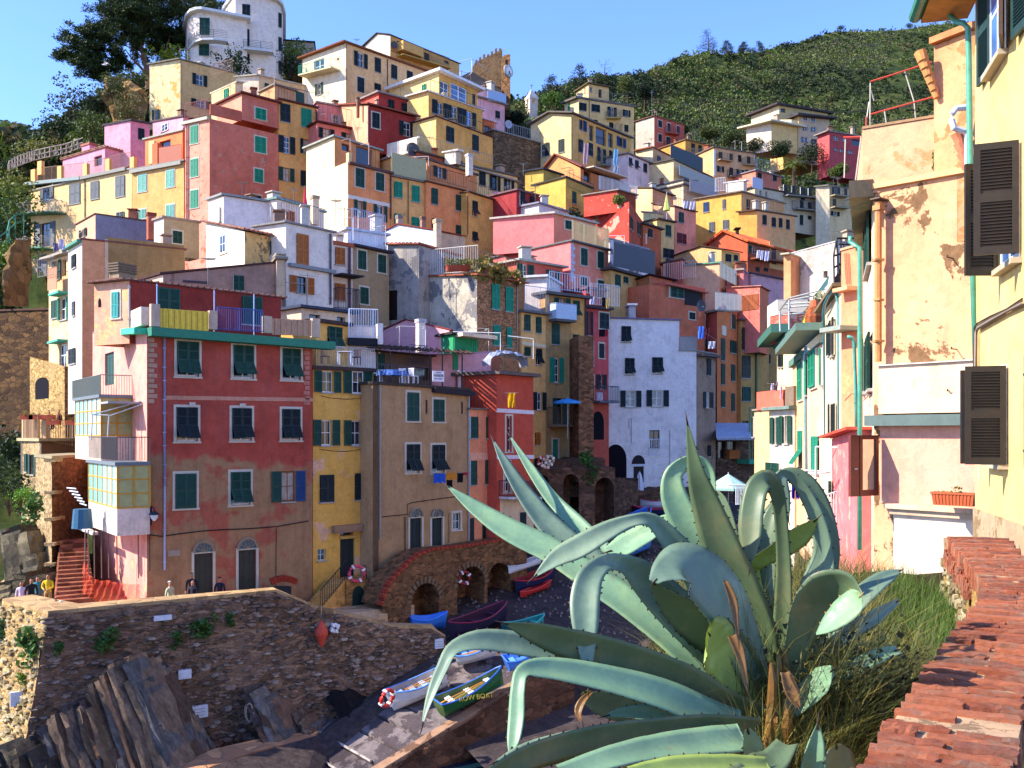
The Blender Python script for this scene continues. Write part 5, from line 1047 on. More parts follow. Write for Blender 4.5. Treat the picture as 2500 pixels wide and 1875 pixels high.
def fender(t,x,y,d,lab,R=.3,mat='d9d6cc',ang=.6,tilt=0.,r_=.09):
 r=thing('life_ring',lab,'life ring',P(t,x,y,d));mb=MB();pts=[(R*math.cos(a),0,R*math.sin(a))for a in[i*math.pi*2/20 for i in range(20)]];pts.append(pts[0]);mb.tube(pts,r_,7,0,False)
 o=mb.build('ring',flat(mat,.5),r,(0,0,0),ang,True);o.rotation_euler.x=tilt;mb=MB()
 for a in range(4):t_=a*math.pi/2+.5;p=Vector((R*math.cos(t_),0,R*math.sin(t_)));mb.box(-.1,-r_*1.15,-.05,.1,r_*1.15,.05,0,Matrix.Translation(p)@Matrix.Rotation(-t_,4,'Y'))
 o=mb.build('band',flat('e8e4dc',.6),r,(0,0,0),ang);o.rotation_euler.x=tilt
 return r
fender('31',682,478,46.3,'small white ring mounted on the quay wall beside the orange buoy',.17,'d8d6e0',.6,0,.08)
fender('31',868,18,51.6,'pink red life ring on the railing of the yellow house stairs',.42,'d9485a',.35)
fender('31',1125,1070,41.2,'red life ring hung over the bow of the white rowing boat',.36,'cf2c22',.9,.2);fender('31',1775,55,54.8,'dark red life ring inside the arch of the stone stair wall',.35,'8a2420',.6)
for x,y,d,lab in((1345,1340,39.6,'pale rope loop lying on the dark tilted rock'),(2090,1170,43.6,'pale rope coil on the small right hand rock')):
 r=thing('rope',lab,'rope',P('30',x,y,d-.6));mb=MB();pts=[(.16*math.cos(a)+.003*i,-.2-.01*i,.4*math.sin(a))for i,a in enumerate([k*.42 for k in range(31)])];mb.tube(pts,.035,5);mb.build('coil',flat('9a8c78'),r,(0,0,0),.3)
LEAF=[]
def leafmat(h,name='foliage',tr=.25):
 key=('leaf',h)
 if key in MATS:return MATS[key]
 m,n,b=nodes(name,.6,.3);c=rgb(h);oi=N(n,'ShaderNodeNewGeometry')
 col=ramp(n,oi.outputs['Random Per Island'],[(0,mul(c,.6)),(.5,c),(1,mul(sat(c,1.0),1.4))])
 L(n,col,b.inputs['Base Color']);b.inputs['Subsurface Weight'].default_value=0
 tl=N(n,'ShaderNodeBsdfTranslucent');L(n,col,tl.inputs[0]);mx=N(n,'ShaderNodeMixShader');mx.inputs[0].default_value=tr
 out=n.nodes['Material Output'];L(n,b.outputs[0],mx.inputs[1]);L(n,tl.outputs[0],mx.inputs[2]);L(n,mx.outputs[0],out.inputs[0])
 MATS[key]=m;return m
def clump(mb,c,R,n,s,rs,flatz=1.,mi=0,needle=False,shell=.55):
 for _ in range(n):
  while True:
   v=Vector((rs.uniform(-1,1),rs.uniform(-1,1),rs.uniform(-1,1)))
   if shell*shell<v.length_squared<1:break
  p=Vector((c[0]+v.x*R,c[1]+v.y*R,c[2]+v.z*R*flatz));a=Vector((rs.uniform(-1,1),rs.uniform(-1,1),rs.uniform(-.4,1))).normalized();b=a.cross(Vector((rs.uniform(-1,1),rs.uniform(-1,1),rs.uniform(-1,1)))).normalized()
  sz=s*rs.uniform(.6,1.4)
  if needle:mb.add([p,p+a*sz+b*sz*.14,p+a*sz*1.1,p+a*sz-b*sz*.14],[(0,1,2,3)],mi)
  else:mb.add([p-a*sz*.5,p+b*sz*.38,p+a*sz*.6,p-b*sz*.38],[(0,1,2,3)],mi)
def wallplant(t,x,y,d,R,lab,h='3f5f22',hang=1.3,n=260,name='wall_plant'):
 r=thing(name,lab,'plant',P(t,x,y,d));rs=random.Random(int(x+y));mb=MB()
 for i in range(6):clump(mb,(rs.uniform(-.5,.5)*R,rs.uniform(-.3,.1)*R,rs.uniform(-.8,.5)*R*hang),R*.55,n//6,R*.3,rs)
 mb.build('leaves',leafmat(h),r,(0,0,0));mb=MB()
 for i in range(7):mb.tube([(0,.3,0),(rs.uniform(-.3,.3)*R,-.1,rs.uniform(-.4,.1)*R),(rs.uniform(-.7,.7)*R,-.2*R,rs.uniform(-1,.3)*R)],.012,3)
 mb.build('stem',flat('4a3c28'),r,(0,0,0))
for t,x,y,d,R,lab in(('30',285,600,39.2,.85,'large bright green hanging bush on the sunlit quay wall face'),('30',15,480,41.8,.6,'green bush on the quay wall at the left edge'),('30',905,545,41.5,.65,'dark green tuft below the top of the shaded quay wall'),('30',1710,435,43.6,.7,'wide green tuft right of the white plaque on the quay wall'),('30',500,630,39.9,.3,'small green tuft near the quay wall corner'),('30',195,890,38.9,.3,'small yellow green tuft low on the sunlit quay wall'),('30',1485,570,42.6,.35,'faint green tuft under the white plaque'),('30',1945,405,44.4,.3,'small tuft beside the slope start of the quay wall'),('20',290,1065,49.5,.75,'round green bush on the stair wall ledge at the left'),('22',700,745,66,.9,'dark green bush on top of the harbour arches'),('31',1520,5,54.6,.45,'small plant growing on the arched stair wall')):
 if t=='30':d=onq(t,x,y)-.1
 wallplant(t,x,y,d,R,lab,'6f8f2a' if R==.3 and x<300 else '47682a')
def strata(lab,t,pts,ang,n,d0,cols,seed,thick=(.16,.42),lean=0.):
 rs=random.Random(seed);r=thing('rock_outcrop',lab,'rocks',P(t,pts[0][0],pts[0][1],d0));o=Vector(r.location);me={}
 for i in range(n):
  u=i/(n-1)*(len(pts)-1);k=min(int(u),len(pts)-2);f=u-k;x=pts[k][0]*(1-f)+pts[k+1][0]*f;y=pts[k][1]*(1-f)+pts[k+1][1]*f;d=pts[k][2]*(1-f)+pts[k+1][2]*f;ln=(pts[k][3]*(1-f)+pts[k+1][3]*f)*rs.uniform(.75,1.12)
  top=P(t,x+rs.uniform(-12,12),y+rs.uniform(-30,60),d+rs.uniform(-.25,.4));th=rs.uniform(*thick);mb=MB();cut_=rs.random()**2*ln*.55;segs=5;dirv=Vector((math.sin(ang),-.35+rs.uniform(-.08,.08),-math.cos(ang))).normalized();side=Vector((math.cos(ang),.1,math.sin(ang)))
  dep=Vector((.25,1,0)).normalized()*rs.uniform(.9,1.6);vs=[];segs=8;st_=0
  for q in range(segs+1):
   st_+=rs.uniform(-.09,.09);c=top-o+dirv*(cut_+(ln-cut_)*q/segs)+side*rs.uniform(-.05,.05)+dep*(st_-.1*rs.random());w=th*rs.uniform(.65,1.25)
   vs+=[c-side*w/2-dep*.12,c+side*w/2+Vector((0,rs.uniform(-.12,.12),0)),c+side*w/2+dep,c-side*w/2+dep]
  fs=[(0,1,2,3)]
  for q in range(segs):
   for e in range(4):fs.append((q*4+e,q*4+(e+1)%4,q*4+4+(e+1)%4,q*4+4+e))
  mb.add(vs,fs);mb.build('rock_slab',rockm(cols[rs.randrange(len(cols))]),r,(0,0,0))
 return r
def rockm(h):
 key=('rk',h)
 if key in MATS:return MATS[key]
 m,n,b=nodes('rock',.9,.2);c=rgb(h);pos=wcoord(n);nn=noise_(n,vscale(n,pos,(1.6,1.6,.7)),1.8,8,.75,.4)
 col=ramp(n,nn,[(.3,mul(c,.4)),(.5,c),(.68,mul(c,1.7)),(.8,mul(sat(c,.5),2.4))]);oi=N(n,'ShaderNodeObjectInfo');col=mixc(n,1.,col,ramp(n,oi.outputs['Random'],[(0,(.6,.6,.62)),(.5,(1,.97,.95)),(1,(1.4,1.32,1.22))]),'MULTIPLY');L(n,col,b.inputs['Base Color']);bump(n,b,noise_(n,pos,5,8,.8),.9,.1);MATS[key]=m;return m
RC=['6a5848','7c6650','4f443e','8a7054','66605a','6e5442']
strata('dark slanting rock strata jutting from the foot of the quay wall','30',[(380,1300,37.8,4.2),(640,1080,38.3,6.5),(930,780,39.0,9.5),(1080,700,39.8,9.8),(1250,820,40.4,8.),(1420,1130,40.6,5.2),(1530,1290,40.6,3.)],.52,170,38,RC,3,(.08,.2))
strata('smaller dark slanting rock strata right of the main outcrop','31',[(-85,980,43.2,3.4),(30,1010,43.6,4.0),(200,1130,44.2,3.0),(420,1190,44.8,2.)],.55,70,43,RC,8,(.07,.18))
strata('black pointed rock beside the ramp against the quay wall','31',[(575,900,46.1,3.0),(640,980,46.2,3.2),(740,1020,46.4,2.8),(850,1080,46.6,1.8)],.75,12,46,['1f1b1c','2a2424'],11,(.3,.5))
strata('sunlit rock slabs at the bottom left corner','30',[(-60,1430,36.8,3.),(90,1480,36.6,3.),(300,1500,36.9,3.),(430,1560,37,3.)],.6,40,37,['8a7a5a','5a4c3a','4a4238'],12,(.08,.22))
strata('grey layered rocks with scrub at the far left below the annex','20',[(20,1240,54,5.),(110,1260,53,5.5),(200,1330,52,5.),(290,1500,50.5,3.)],.35,20,53,['6f6650','4c4638','8a8064'],14,(.3,.7))
strata('jagged rock top behind the seated people on the promenade','30',[(20,60,47.5,1.4),(120,10,48,1.8),(280,0,48.5,2.),(440,10,49,2.)],.2,14,47,['5f563f','7f7454'],16,(.4,.8))
def slab(name,pts,th,mat,kind='structure',**tg):
 mb=MB();top=[Vector(p)for p in pts];k=len(top);mb.add(top+[p-Vector((0,0,th))for p in top],[tuple(range(k)),tuple(range(2*k-1,k-1,-1))]+[(i,k+i,k+(i+1)%k,(i+1)%k)for i in range(k)])
 o=mb.build(name,mat);
 if kind:o['kind']=kind
 return o
wet=rockm('4c403c')
concr=plaster('66646e',.8,'45424a',.35,.5,grime=.9)
a_,b_,c_,e_=Vector((-9.36,46,0)),Vector((-3.4,50,2.7)),Vector((-5.24,41,-.5)),Vector((-.16,44.8,1.8))
ramp_root=None
rb=MB();ext=Vector((-3.6,-3.0,-1.45));A0,C0=a_+ext*1.1,c_+ext*1.1;top_e=Vector((3.2,2.6,1.1));B1,E1=b_+top_e*.5,e_+top_e
vs=[A0,C0,E1,B1];rb.add([v-Vector((0,0,.16))for v in vs]+[Vector((v.x,v.y,-2.5))for v in vs],[(0,1,2,3),(0,4,5,1),(1,5,6,2),(2,6,7,3),(3,7,4,0)])
ramp_o=rb.build('slipway',[plaster('2c2422',.8)]);ramp_o['kind']='structure'
nsl=13
for i in range(nsl):
 t0,t1=i/nsl,(i+1)/nsl;l0,l1=A0.lerp(B1,t0),A0.lerp(B1,t1);r0,r1=C0.lerp(E1,t0),C0.lerp(E1,t1)
 if i<4:cols=plaster('55525c',.9,'35323a',.45,.7,grime=.9)
 else:cols=concr
 for(f0,f1)in((.06,.90),):
  g=.10;q=[l0.lerp(r0,f0),l0.lerp(r0,f1),l1.lerp(r1,f1),l1.lerp(r1,f0)];ax=(q[3]-q[0]).normalized()*g;q[0]+=ax;q[1]+=ax;q[2]-=ax;q[3]-=ax
  mb=MB();mb.add([v+Vector((0,0,.02))for v in q]+[v-Vector((0,0,.15))for v in q],[(0,1,2,3),(0,4,5,1),(1,5,6,2),(2,6,7,3),(3,7,4,0)]);mb.build('slab',cols,ramp_o)
 if i<5:
  q0,q1=l0.lerp(r0,.12),l0.lerp(r0,.82);tg=tagobj(MB().tube([q0+Vector((0,0,.06)),q1+Vector((0,0,.06))],.07,5).build('skid_beam',flat('a89c94',.9,0,.1,.4,3)),'pale timber skid laid across the wet lower ramp','beam','timber skids across the ramp')
mb=MB()
for f0,f1 in((.90,.98),):
 q=[A0.lerp(C0,f0),A0.lerp(C0,f1),B1.lerp(E1,f1),B1.lerp(E1,f0)];mb.add([v+Vector((0,0,.12))for v in q]+[v-Vector((0,0,.3))for v in q],[(0,1,2,3),(0,4,5,1),(1,5,6,2),(2,6,7,3),(3,7,4,0)])
mb.build('ramp_kerb',plaster('8a705c',.7,'5c4a40',.3,.8),ramp_o)
mb=MB();q=[C0.lerp(A0,.02),E1.lerp(B1,.02)];n3=60
for j in range(13):
 for i in range(n3+1):
  p=q[0].lerp(q[1],i/n3);z=p.z-(p.z+3)*j/12;nn=noise.noise(Vector((p.x*1.5,p.y*1.5,z*2)))*.12;mb.v.append((p.x+.1+nn+j*.03,p.y-.1-nn-j*.03,z))
for j in range(12):
 for i in range(n3):mb.f.append(((j+1)*(n3+1)+i,(j+1)*(n3+1)+i+1,j*(n3+1)+i+1,j*(n3+1)+i));mb.m.append(0)
tagobj(mb.build('ramp_wall',stone('4a3428','604434','4c3a30',1.8,2.2,.8)),'dark reddish brick and stone side wall holding up the boat ramp','retaining wall')
def ledge(name,t,pts,mat,th=1.2):
 return slab(name,[P(t,x,y,d)for x,y,d in pts],th,mat)
ledge('rock_ledge','31',[(-700,1659,38),(-350,1500,40.5),(100,1400,42.5),(545,1345,44.5),(500,1400,43.8),(0,1520,40.8),(-560,1720,37.2)],stone('8a6c54','9a7c60','7f6450',.9,1,.6))
ledge('wet_ground','31',[(-400,2300,33),(-350,1640,38),(545,1380,44),(720,1200,46.4),(1640,640,50.1),(1700,760,49.5),(620,1560,42.5),(260,2300,34)],wet,.6)
mb=MB();nx,ny=50,46
def beachz(x,y):
 pts=((38,-1.2),(46,.9),(50,2.7),(55,3.8),(61,5.0),(68,6.6),(74,7.9),(84,9.3),(120,12))
 for(y0,z0),(y1,z1)in zip(pts,pts[1:]):
  if y<=y1:return z0+(z1-z0)*(y-y0)/(y1-y0)
 return 12
for j in range(ny+1):
 for i in range(nx+1):
  y=30+j*1.4;x=-6+i*.8+max(0,(50-y))*.55;z=beachz(x,y)-.12+noise.noise(Vector((x*.7,y*.7,0)))*.14+noise.noise(Vector((x*2.5,y*2.5,3)))*.05
  if y<49:z=min(z,-.3+(y-43)*.2)
  mb.v.append((x,y,z))
for j in range(ny):
 for i in range(nx):mb.f.append((j*(nx+1)+i,j*(nx+1)+i+1,(j+1)*(nx+1)+i+1,(j+1)*(nx+1)+i));mb.m.append(0)
sandm,n_,b__=nodes('dark_wet_sand',.8,.3);pos_=wcoord(n_)
L(n_,ramp(n_,noise_(n_,pos_,1.5,9,.8),[(.35,rgb('2a2122')),(.55,rgb('463a36')),(.66,rgb('5a4a44')),(.78,rgb('8a7a70'))]),b__.inputs['Base Color']);bump(n_,b__,noise_(n_,pos_,6,8,.8),.8,.08)
bo=mb.build('beach',sandm);bo['kind']='structure'
rs=random.Random(3)
mb=MB()
for _ in range(1400):
 x,y=rs.uniform(-4,20),rs.uniform(50,74);z=beachz(x,y);s=rs.uniform(.03,.12);mb.add([(x-s,y-s,z-.1),(x+s,y-s*.7,z-.1),(x+s*.8,y+s,z-.1),(x-s*.6,y+s*.8,z-.1),(x,y,z+s*.6)],[(0,1,4),(1,2,4),(2,3,4),(3,0,4)])
pb=mb.build('pebbles',flat('6f625a',.9,0,.2,.5,2));pb['kind']='stuff'
slab('promenade',[(-27,46,5.3),(-22.2,43.4,5.3),(-19,41.2,5.35),(-11.4,45.6,5.35),(-9.6,46.8,4.9),(-8.2,47.7,4.3),(-5.5,53,4.4),(-9,57,5.5),(-20,58,5.5),(-30,56,5.5)],4,plaster('b89c74',.4,'8f7a5c',.25,.6))
AW=stone('5c4632','77593e','6a5240',3.,2.2,.9,lichen='8a7050')
r=thing('arched_wall','stone wall with deep arches and red brick coping below the tan house','stone wall',(-6.94,50.5,3));ro=Vector(r.location)
W0,W1=Vector((-6.75,50.6)),Vector((1.9,60.2));ud=(W1-W0);wl=ud.length;ud/=wl;nn2=Vector((ud.y,-ud.x))
WF=Face(W0,W1,0,0,0)
tops=[WF.hit(*px(*q))for q in(('31',1085,290),('31',1100,230),('31',1150,110),('21',1235,1655),('21',1330,1560),('21',1410,1500),('21',1520,1465),('21',1800,1435),('22',60,1370),('22',160,1350))]
arches=[('31',1325,1560,100,445),('31',1715,1945,-40,420),('G',350,455,690,930)]
hol=[]
for t,x0,x1,y0,y1 in arches:
 u0,zb=WF.hit(*px(t,x0,y1));u1,_=WF.hit(*px(t,x1,y1));_,zt=WF.hit(*px(t,(x0+x1)/2,y0));hol.append((u0,u1,zb-1.0,zt))
def topat(u):
 for(a,za),(b,zb)in zip(tops,tops[1:]):
  if a<=u<=b:return za+(zb-za)*(u-a)/(b-a)
 return tops[0][1]if u<tops[0][0]else tops[-1][1]
def archz(h_,u):
 u0,u1,zb,zt=h_;R=(u1-u0)/2;c=(u0+u1)/2
 return zt-R+math.sqrt(max(0,R*R-(u-c)**2))
mb=MB();us=[tops[0][0]+i*(tops[-1][0]-tops[0][0])/140 for i in range(141)]
for h_ in hol:us+=[h_[0],h_[1]]
us=sorted(us);zb0=1.5
def P3(u,z,off=0.):p=W0+ud*u+nn2*off;return Vector((p.x,p.y,z))-ro
for a,b in zip(us,us[1:]):
 m=(a+b)/2;hh=[x for x in hol if x[0]<m<x[1]];ta,tb=topat(a),topat(b)
 if hh:za,zb_=archz(hh[0],a),archz(hh[0],b)
 else:za=zb_=zb0
 nz=10
 for j in range(nz):
  q=[P3(a,za+(ta-za)*j/nz),P3(b,zb_+(tb-zb_)*j/nz),P3(b,zb_+(tb-zb_)*(j+1)/nz),P3(a,za+(ta-za)*(j+1)/nz)]
  mb.add(q,[(0,1,2,3)])
 if hh:
  mb.add([P3(a,za),P3(b,zb_),P3(b,zb_,-1.6),P3(a,za,-1.6)],[(3,2,1,0)])
  mb.add([P3(a,zb0,-1.6),P3(b,zb0,-1.6),P3(b,zb_,-1.6),P3(a,za,-1.6)],[(0,1,2,3)])
 mb.add([P3(a,ta),P3(b,tb),P3(b,tb,-1.8),P3(a,ta,-1.8)],[(0,1,2,3)])
for h_ in hol:
 for u in h_[:2]:mb.add([P3(u,zb0),P3(u,archz(h_,u)),P3(u,archz(h_,u),-1.6),P3(u,zb0,-1.6)],[(0,1,2,3)])
mb.build('wall',AW,r,(0,0,0))
bm_=MB();bm_.box(0,-.06,0,.1,.34,.13);bme=[bm_.mesh('brick',flat(c,.9,0,.1,.35,7))for c in('a8432c','b8553a','93382a')]
u=tops[0][0];k=0
while u<tops[-1][0]-.15:
 za,zb_=topat(u),topat(u+.12);o=obj('brick',bme[k%3],r,P3(u,za+.005+.01*(k*7%3)),math.atan2(ud.y,ud.x));o.rotation_euler.y=-math.atan2(zb_-za,.12);k+=1;u+=.118/max(1,math.hypot(1,(zb_-za)/.12))*1.0
for q,h_ in enumerate(hol[:2]):
 R=(h_[1]-h_[0])/2;c=(h_[0]+h_[1])/2;vm=MB();vm.box(-.1,-.07,0,.1,.0,.34);vme=vm.mesh('voussoir',flat('7d6248',.9,0,.1,.4,4))
 for i in range(13):
  a=math.pi*(i+.5)/13;o=obj('voussoir',vme,r,P3(c+math.cos(a)*R*1.01,h_[3]-R+math.sin(a)*R*1.01),math.atan2(ud.y,ud.x));o.rotation_euler.y=math.pi/2-a
slab('landing',[(-6.9,51.0,7.1),(1.9,60.4,7.15),(2.6,66,7.15),(-9,58,7.1)],.5,plaster('8a7660',.5))if False else None
HW=stone('4a3a32','5f4a3e','4f4038',2.0,2.2,.9)
r=thing('harbour_arcade','dark stone arcade and rubble tower between the tan houses and white house','stone arcade',P('22',600,1250,66));ro=Vector(r.location)
def arcade(t,d0,d1,x0,x1,ytop,ybot,ars,dep=3.):
 F0=P(t,x0,ytop,d0);F1=P(t,x1,ytop,d1);fc_=Face(F0,F1,0,0,0);zt=F0.z;zb=P(t,x0,ybot,d0).z-1;hs=[]
 for a,b,y0,y1 in ars:
  u0,z0=fc_.hit(*px(t,a,y1));u1,_=fc_.hit(*px(t,b,y1));_,z1=fc_.hit(*px(t,(a+b)/2,y0));hs.append((u0,u1,z0,z1))
 n=60;us=sorted([fc_.len*i/n for i in range(n+1)]+[u for h_ in hs for u in h_[:2]]);mb=MB()
 def Q(u,z,off=0.):return fc_.at(u,z,off)-ro
 for a,b in zip(us,us[1:]):
  m=(a+b)/2;hh=[x for x in hs if x[0]<m<x[1]];jt=lambda u:zt+noise.noise(Vector((u*1.3,d0,0)))*.3
  za,zb_=(archz(hh[0],a),archz(hh[0],b))if hh else(zb,zb)
  mb.add([Q(a,za),Q(b,zb_),Q(b,jt(b)),Q(a,jt(a))],[(0,1,2,3)]);mb.add([Q(a,jt(a)),Q(b,jt(b)),Q(b,jt(b),-dep),Q(a,jt(a),-dep)],[(0,1,2,3)])
  if hh:
   mb.add([Q(a,za),Q(b,zb_),Q(b,zb_,-1.4),Q(a,za,-1.4)],[(3,2,1,0)]);mb.add([Q(a,zb,-1.4),Q(b,zb,-1.4),Q(b,zb_,-1.4),Q(a,za,-1.4)],[(0,1,2,3)])
 for u in(0,fc_.len):mb.add([Q(u,zb),Q(u,zt),Q(u,zt,-dep),Q(u,zb,-dep)],[(0,1,2,3)])
 mb.build('arcade_wall',HW,r,(0,0,0))
arcade('22',64,66.5,215,905,775,1250,[(245,345,830,1200),(465,600,820,1150),(735,895,850,1150)])
arcade('22',67,68,315,820,700,900,[],4)
arcade('22',69.5,74,890,1100,885,1150,[],5)
arcade('22',74.5,78,1080,1900,960,1150,[],3)
mb=MB();p0,p1=P('22',598,0,69),P('22',722,0,70);zt=P('12',620,1240,69).z;mb.prism([(p0.x,69),(p1.x,69.8),(p1.x-.5,72),(p0.x-.5,72)],9,zt);mb.sub(ro).build('rubble_tower',stone('5f4636','7a5a44','6a5240',2.4,2.2,.9),r,(0,0,0))
r=thing('staircase','stone flight with iron handrail rising to the yellow house door','staircase',P('31',560,320,49));ro=Vector(r.location);stepm=stone('a08048','b8945c','a88a58',2.2,1,.5);
s0,s1=P('31',560,320,49.6),P('31',780,60,51.6);n=12
for i in range(n):
 p=s0.lerp(s1,(i+.5)/n);mb=MB();w=(s1-s0).xy.length/n
 mb.box(-w*.55,-.0,-1.3-(i*.1),w*.55,1.1,0);mb.build('step',stepm,r,p-ro,math.atan2(s1.y-s0.y,s1.x-s0.x))
mb=MB();q0,q1,q2=P('31',780,75,51.4),P('31',960,60,52.4),P('31',930,340,52.2);mb.prism([q0.to_2d(),q1.to_2d(),(q1.x-.6,q1.y+1),(q0.x-.6,q0.y+1)],4.0,q0.z);mb.sub(ro).build('landing',stone('8a6c44','a07f50','94754c',3.,2.2,.8),r,(0,0,0))
mb=MB();
for i in range(n+1):p=s0.lerp(s1,i/n);mb.tube([p,p+Vector((0,0,1.0))],.016,4)
mb.tube([s0+Vector((0,0,1)),s1+Vector((0,0,1)),P('31',790,-35,51.4),P('31',945,-50,52.2),P('31',950,60,52.2)],.028,5);mb.tube([s0+Vector((0,0,.1)),s1+Vector((0,0,.1))],.02,4);mb.sub(ro).build('handrail',flat('1c1c20'),r,(0,0,0))
arch=MB();F0,F1=q0,q1;fc_=Face(q0,q1,0,0,0);u0,zb_=fc_.hit(*px('31',830,345));u1,_=fc_.hit(*px('31',925,345));_,zt=fc_.hit(*px('31',890,120));pts=[(u0,zb_),(u1,zb_)]+[((u0+u1)/2+(u1-u0)/2*math.cos(math.pi*i/8),zt-.5+.5*math.sin(math.pi*i/8))for i in range(9)]
arch.add([fc_.at(u,z,.04)-ro for u,z in pts]+[fc_.at(u,z,-.1)-ro for u,z in pts],[tuple(range(11))]+[(i,(i+1)%11,11+(i+1)%11,11+i)for i in range(11)]);arch.build('green_door',flat('16302a'),r,(0,0,0))
r=thing('cellar_arch','low red brick arch over a blue cellar door under the red house','archway',P('31',250,150,49.6));ro=Vector(r.location)
for i in range(15):
 t_=i/14;p=P('31',150+t_*200,105-45*math.sin(math.pi*(.15+.7*t_)),47.9+t_*1.7);m=MB();m.box(-.06,-.12,-.16,.05,.1,.16);o=m.build('brick',flat('9a3c2a',.9,0,.1,.3),r,p-ro,.6);o.rotation_euler.y=(t_-.5)*.7
q=[P('31',x,y,d)for x,y,d in((170,130,48.2),(315,130,49.4),(315,225,49.4),(170,185,48.2))];mb=MB();mb.add([v-ro for v in q]+[v-ro+Vector((-.2,.3,0))for v in q],[(0,1,2,3),(0,4,5,1),(1,5,6,2)]);mb.build('cellar_door',flat('1a1c26'),r,(0,0,0))
r=thing('staircase','reddish worn stone steps climbing behind the orange safety net','staircase',P('30',600,240,45.5));ro=Vector(r.location)
for i in range(15):
 t_=i/14;a,b=P('30',470-90*t_*0+40*t_,250-510*t_,45.3+6.5*t_),P('30',800-60*t_,235-510*t_,46.2+6.3*t_);mb=MB();v=(b-a);L_=v.xy.length;mb.box(0,-.0,-.9,L_,.9,0);mb.build('step',stone('6a4434','7f5444','6f4c3e',1.6,1,.5),r,a-ro,math.atan2(v.y,v.x))
r=thing('safety_net','torn orange plastic safety net strung in front of the props under the bays','safety net',P('30',960,280,45.6));ro=Vector(r.location);mb=MB();G_={}
colx=[(700,-5),(740,10),(790,60),(850,80),(915,75),(980,95),(1050,105),(1120,110),(1185,110)];colb=[190,215,235,262,292,296,292,285,280]
for i in range(65):
 u=i/64*8;k=min(int(u),7);f=u-k
 for j in range(29):
  x=colx[k][0]*(1-f)+colx[k+1][0]*f;yt=colx[k][1]*(1-f)+colx[k+1][1]*f;yb=colb[k]*(1-f)+colb[k+1]*f
  if i<8:yt=-60-30*math.sin(i)
  G_[i,j]=P('30',x+6*math.sin(j*.7+i),yt+(yb-yt)*j/28,45.7+.25*math.sin(i*.9+j*.3)+(1185-x)*.0015)-ro
for i in range(64):
 for j in range(28):
  a,b,c,d=G_[i,j],G_[i+1,j],G_[i+1,j+1],G_[i,j+1]
  if i<63:mb.add([a,b,b.lerp(c,.24),a.lerp(d,.24)],[(0,1,2,3)])
  mb.add([a.lerp(d,.24),a.lerp(b,.2)+(d-a)*.24,d.lerp(c,.2),d],[(0,1,2,3)])
mb.build('mesh_sheet',flat('e85c38',.6),r,(0,0,0))
GR='houses of the sunlit right hand street'
CREAM=plaster('efe6cc',.25,'d9c9a0',.08,1.2)
h=House('house','peach plastered house with flaking wall, clay pipe and pink recess, second from the right edge','03',18.9,(945,1560),('03',1795,None,17.35),('03',838,None,26),bot=('33',450),f=plaster('cf9a70',.35,'6a5642',.222,.95),l=plaster('d8cbb0',.3,'b8a880',.15,1.),roof='b59a74',cat='house',group=GR,top=False,extra=1.5,D=('03',2200,None,24))
h.win('L c g 890 190 925 690;L c g 858 1290 875 1720;L c g 905 1240 935 1700','13')
h.fbox('F',1020,1478,1835,1680+215,0,.16,plaster('c8b4a0',.25,'c9b098',.06,1.5),'balcony_parapet','13')
h.fbox('F',1010,1470,1840,1480,-.05,.22,'c9beb0','parapet_coping','13')
h.fbox('F',935,320,1835,412,-.02,.32,flat('55655e',.6),'balcony_slab','23');h.fbox('F',1005,412,1835,1085,0,.03,plaster('d89a88',.2),'pink_recess','23')
h.fbox('F',1095,1085,1825,1125,0,.30,plaster('b8a890',.3),'sill_slab','23');h.fbox('F',1120,1125,1825,1175,0,.22,plaster('a89a88',.3),'sill_moulding','23');h.fbox('F',1135,1175,1825,1800,0,.12,plaster('c4bcb2',.3),'white_base','23')
h.band('F',938,1560,1795,1405,.10,.10,plaster('e9b878',.3),'ledge')
h.pipe('F',1030,130,1465,'c98a50',.07,'13',.14);h.fbox('F',1000,160,1062,200,.12,.3,'c08c58','pipe_collar','13');h.fbox('F',1005,940,1060,956,.12,.3,'c08c58','pipe_collar','13');h.fbox('F',988,100,1070,112,-.0,.34,'6a5a4c','pipe_cap','13')
for x,y,t in((1610,590,'13'),(1645,1358,'13'),(1612,120,'23')):
 f_=h.faces['F'];u,z=f_.hit(*px(t,x,y));mb=MB();mb.tube([f_.at(u,z)-h.o,f_.at(u,z,.22)-h.o,f_.at(u+.02,z+.03,.24)-h.o],.012,5);mb.build('wall_hook',flat('4a3a34'),h.root,(0,0,0))
g=House('','','03',18.95,(850,1095),('03',1485,992),(800,None,23),bot=1640,f=plaster('cfa078',.25,'b08a66',.1,1.2),roof='a88460',parent=h,ov=.02,rt=.05);g.finish()
g=House('','','03',18.0,(1452,385),('03',1800,None,17.3),None,dep=6,bot=1640,f=plaster('c48c5c',.5,'967450',.24,1.4),roof='c08050',parent=h,ov=.1,rt=.12,extra=1);g.finish();G2=g
for a,b in(((915,690,19),(1435,525,18.2)),((915,965,19),(1460,815,18.1)),((880,985,19),(880,1080,19))):MB().tube([P('03',*a)-h.o,P('03',*b)-h.o],.017,5).build('red_rail',flat('b8402c',.5),h.root,(0,0,0))
mb=MB()
for a,b in(((915,700,19),(912,1080,19)),((905,860,19.3),(885,1000,19.3)),((1205,600,18.6),(1285,860,18.5)),((1285,860,18.5),(1298,1010,18.5)),((1033,925,18.8),(1052,1050,18.8)),((920,760,19),(945,850,19)),((705,1170,19.6),(695,1500,19.6)),((838,1150,19.2),(790,1520,19.3))):mb.tube([P('03',*a)-h.o,P('03',*b)-h.o],.014,4)
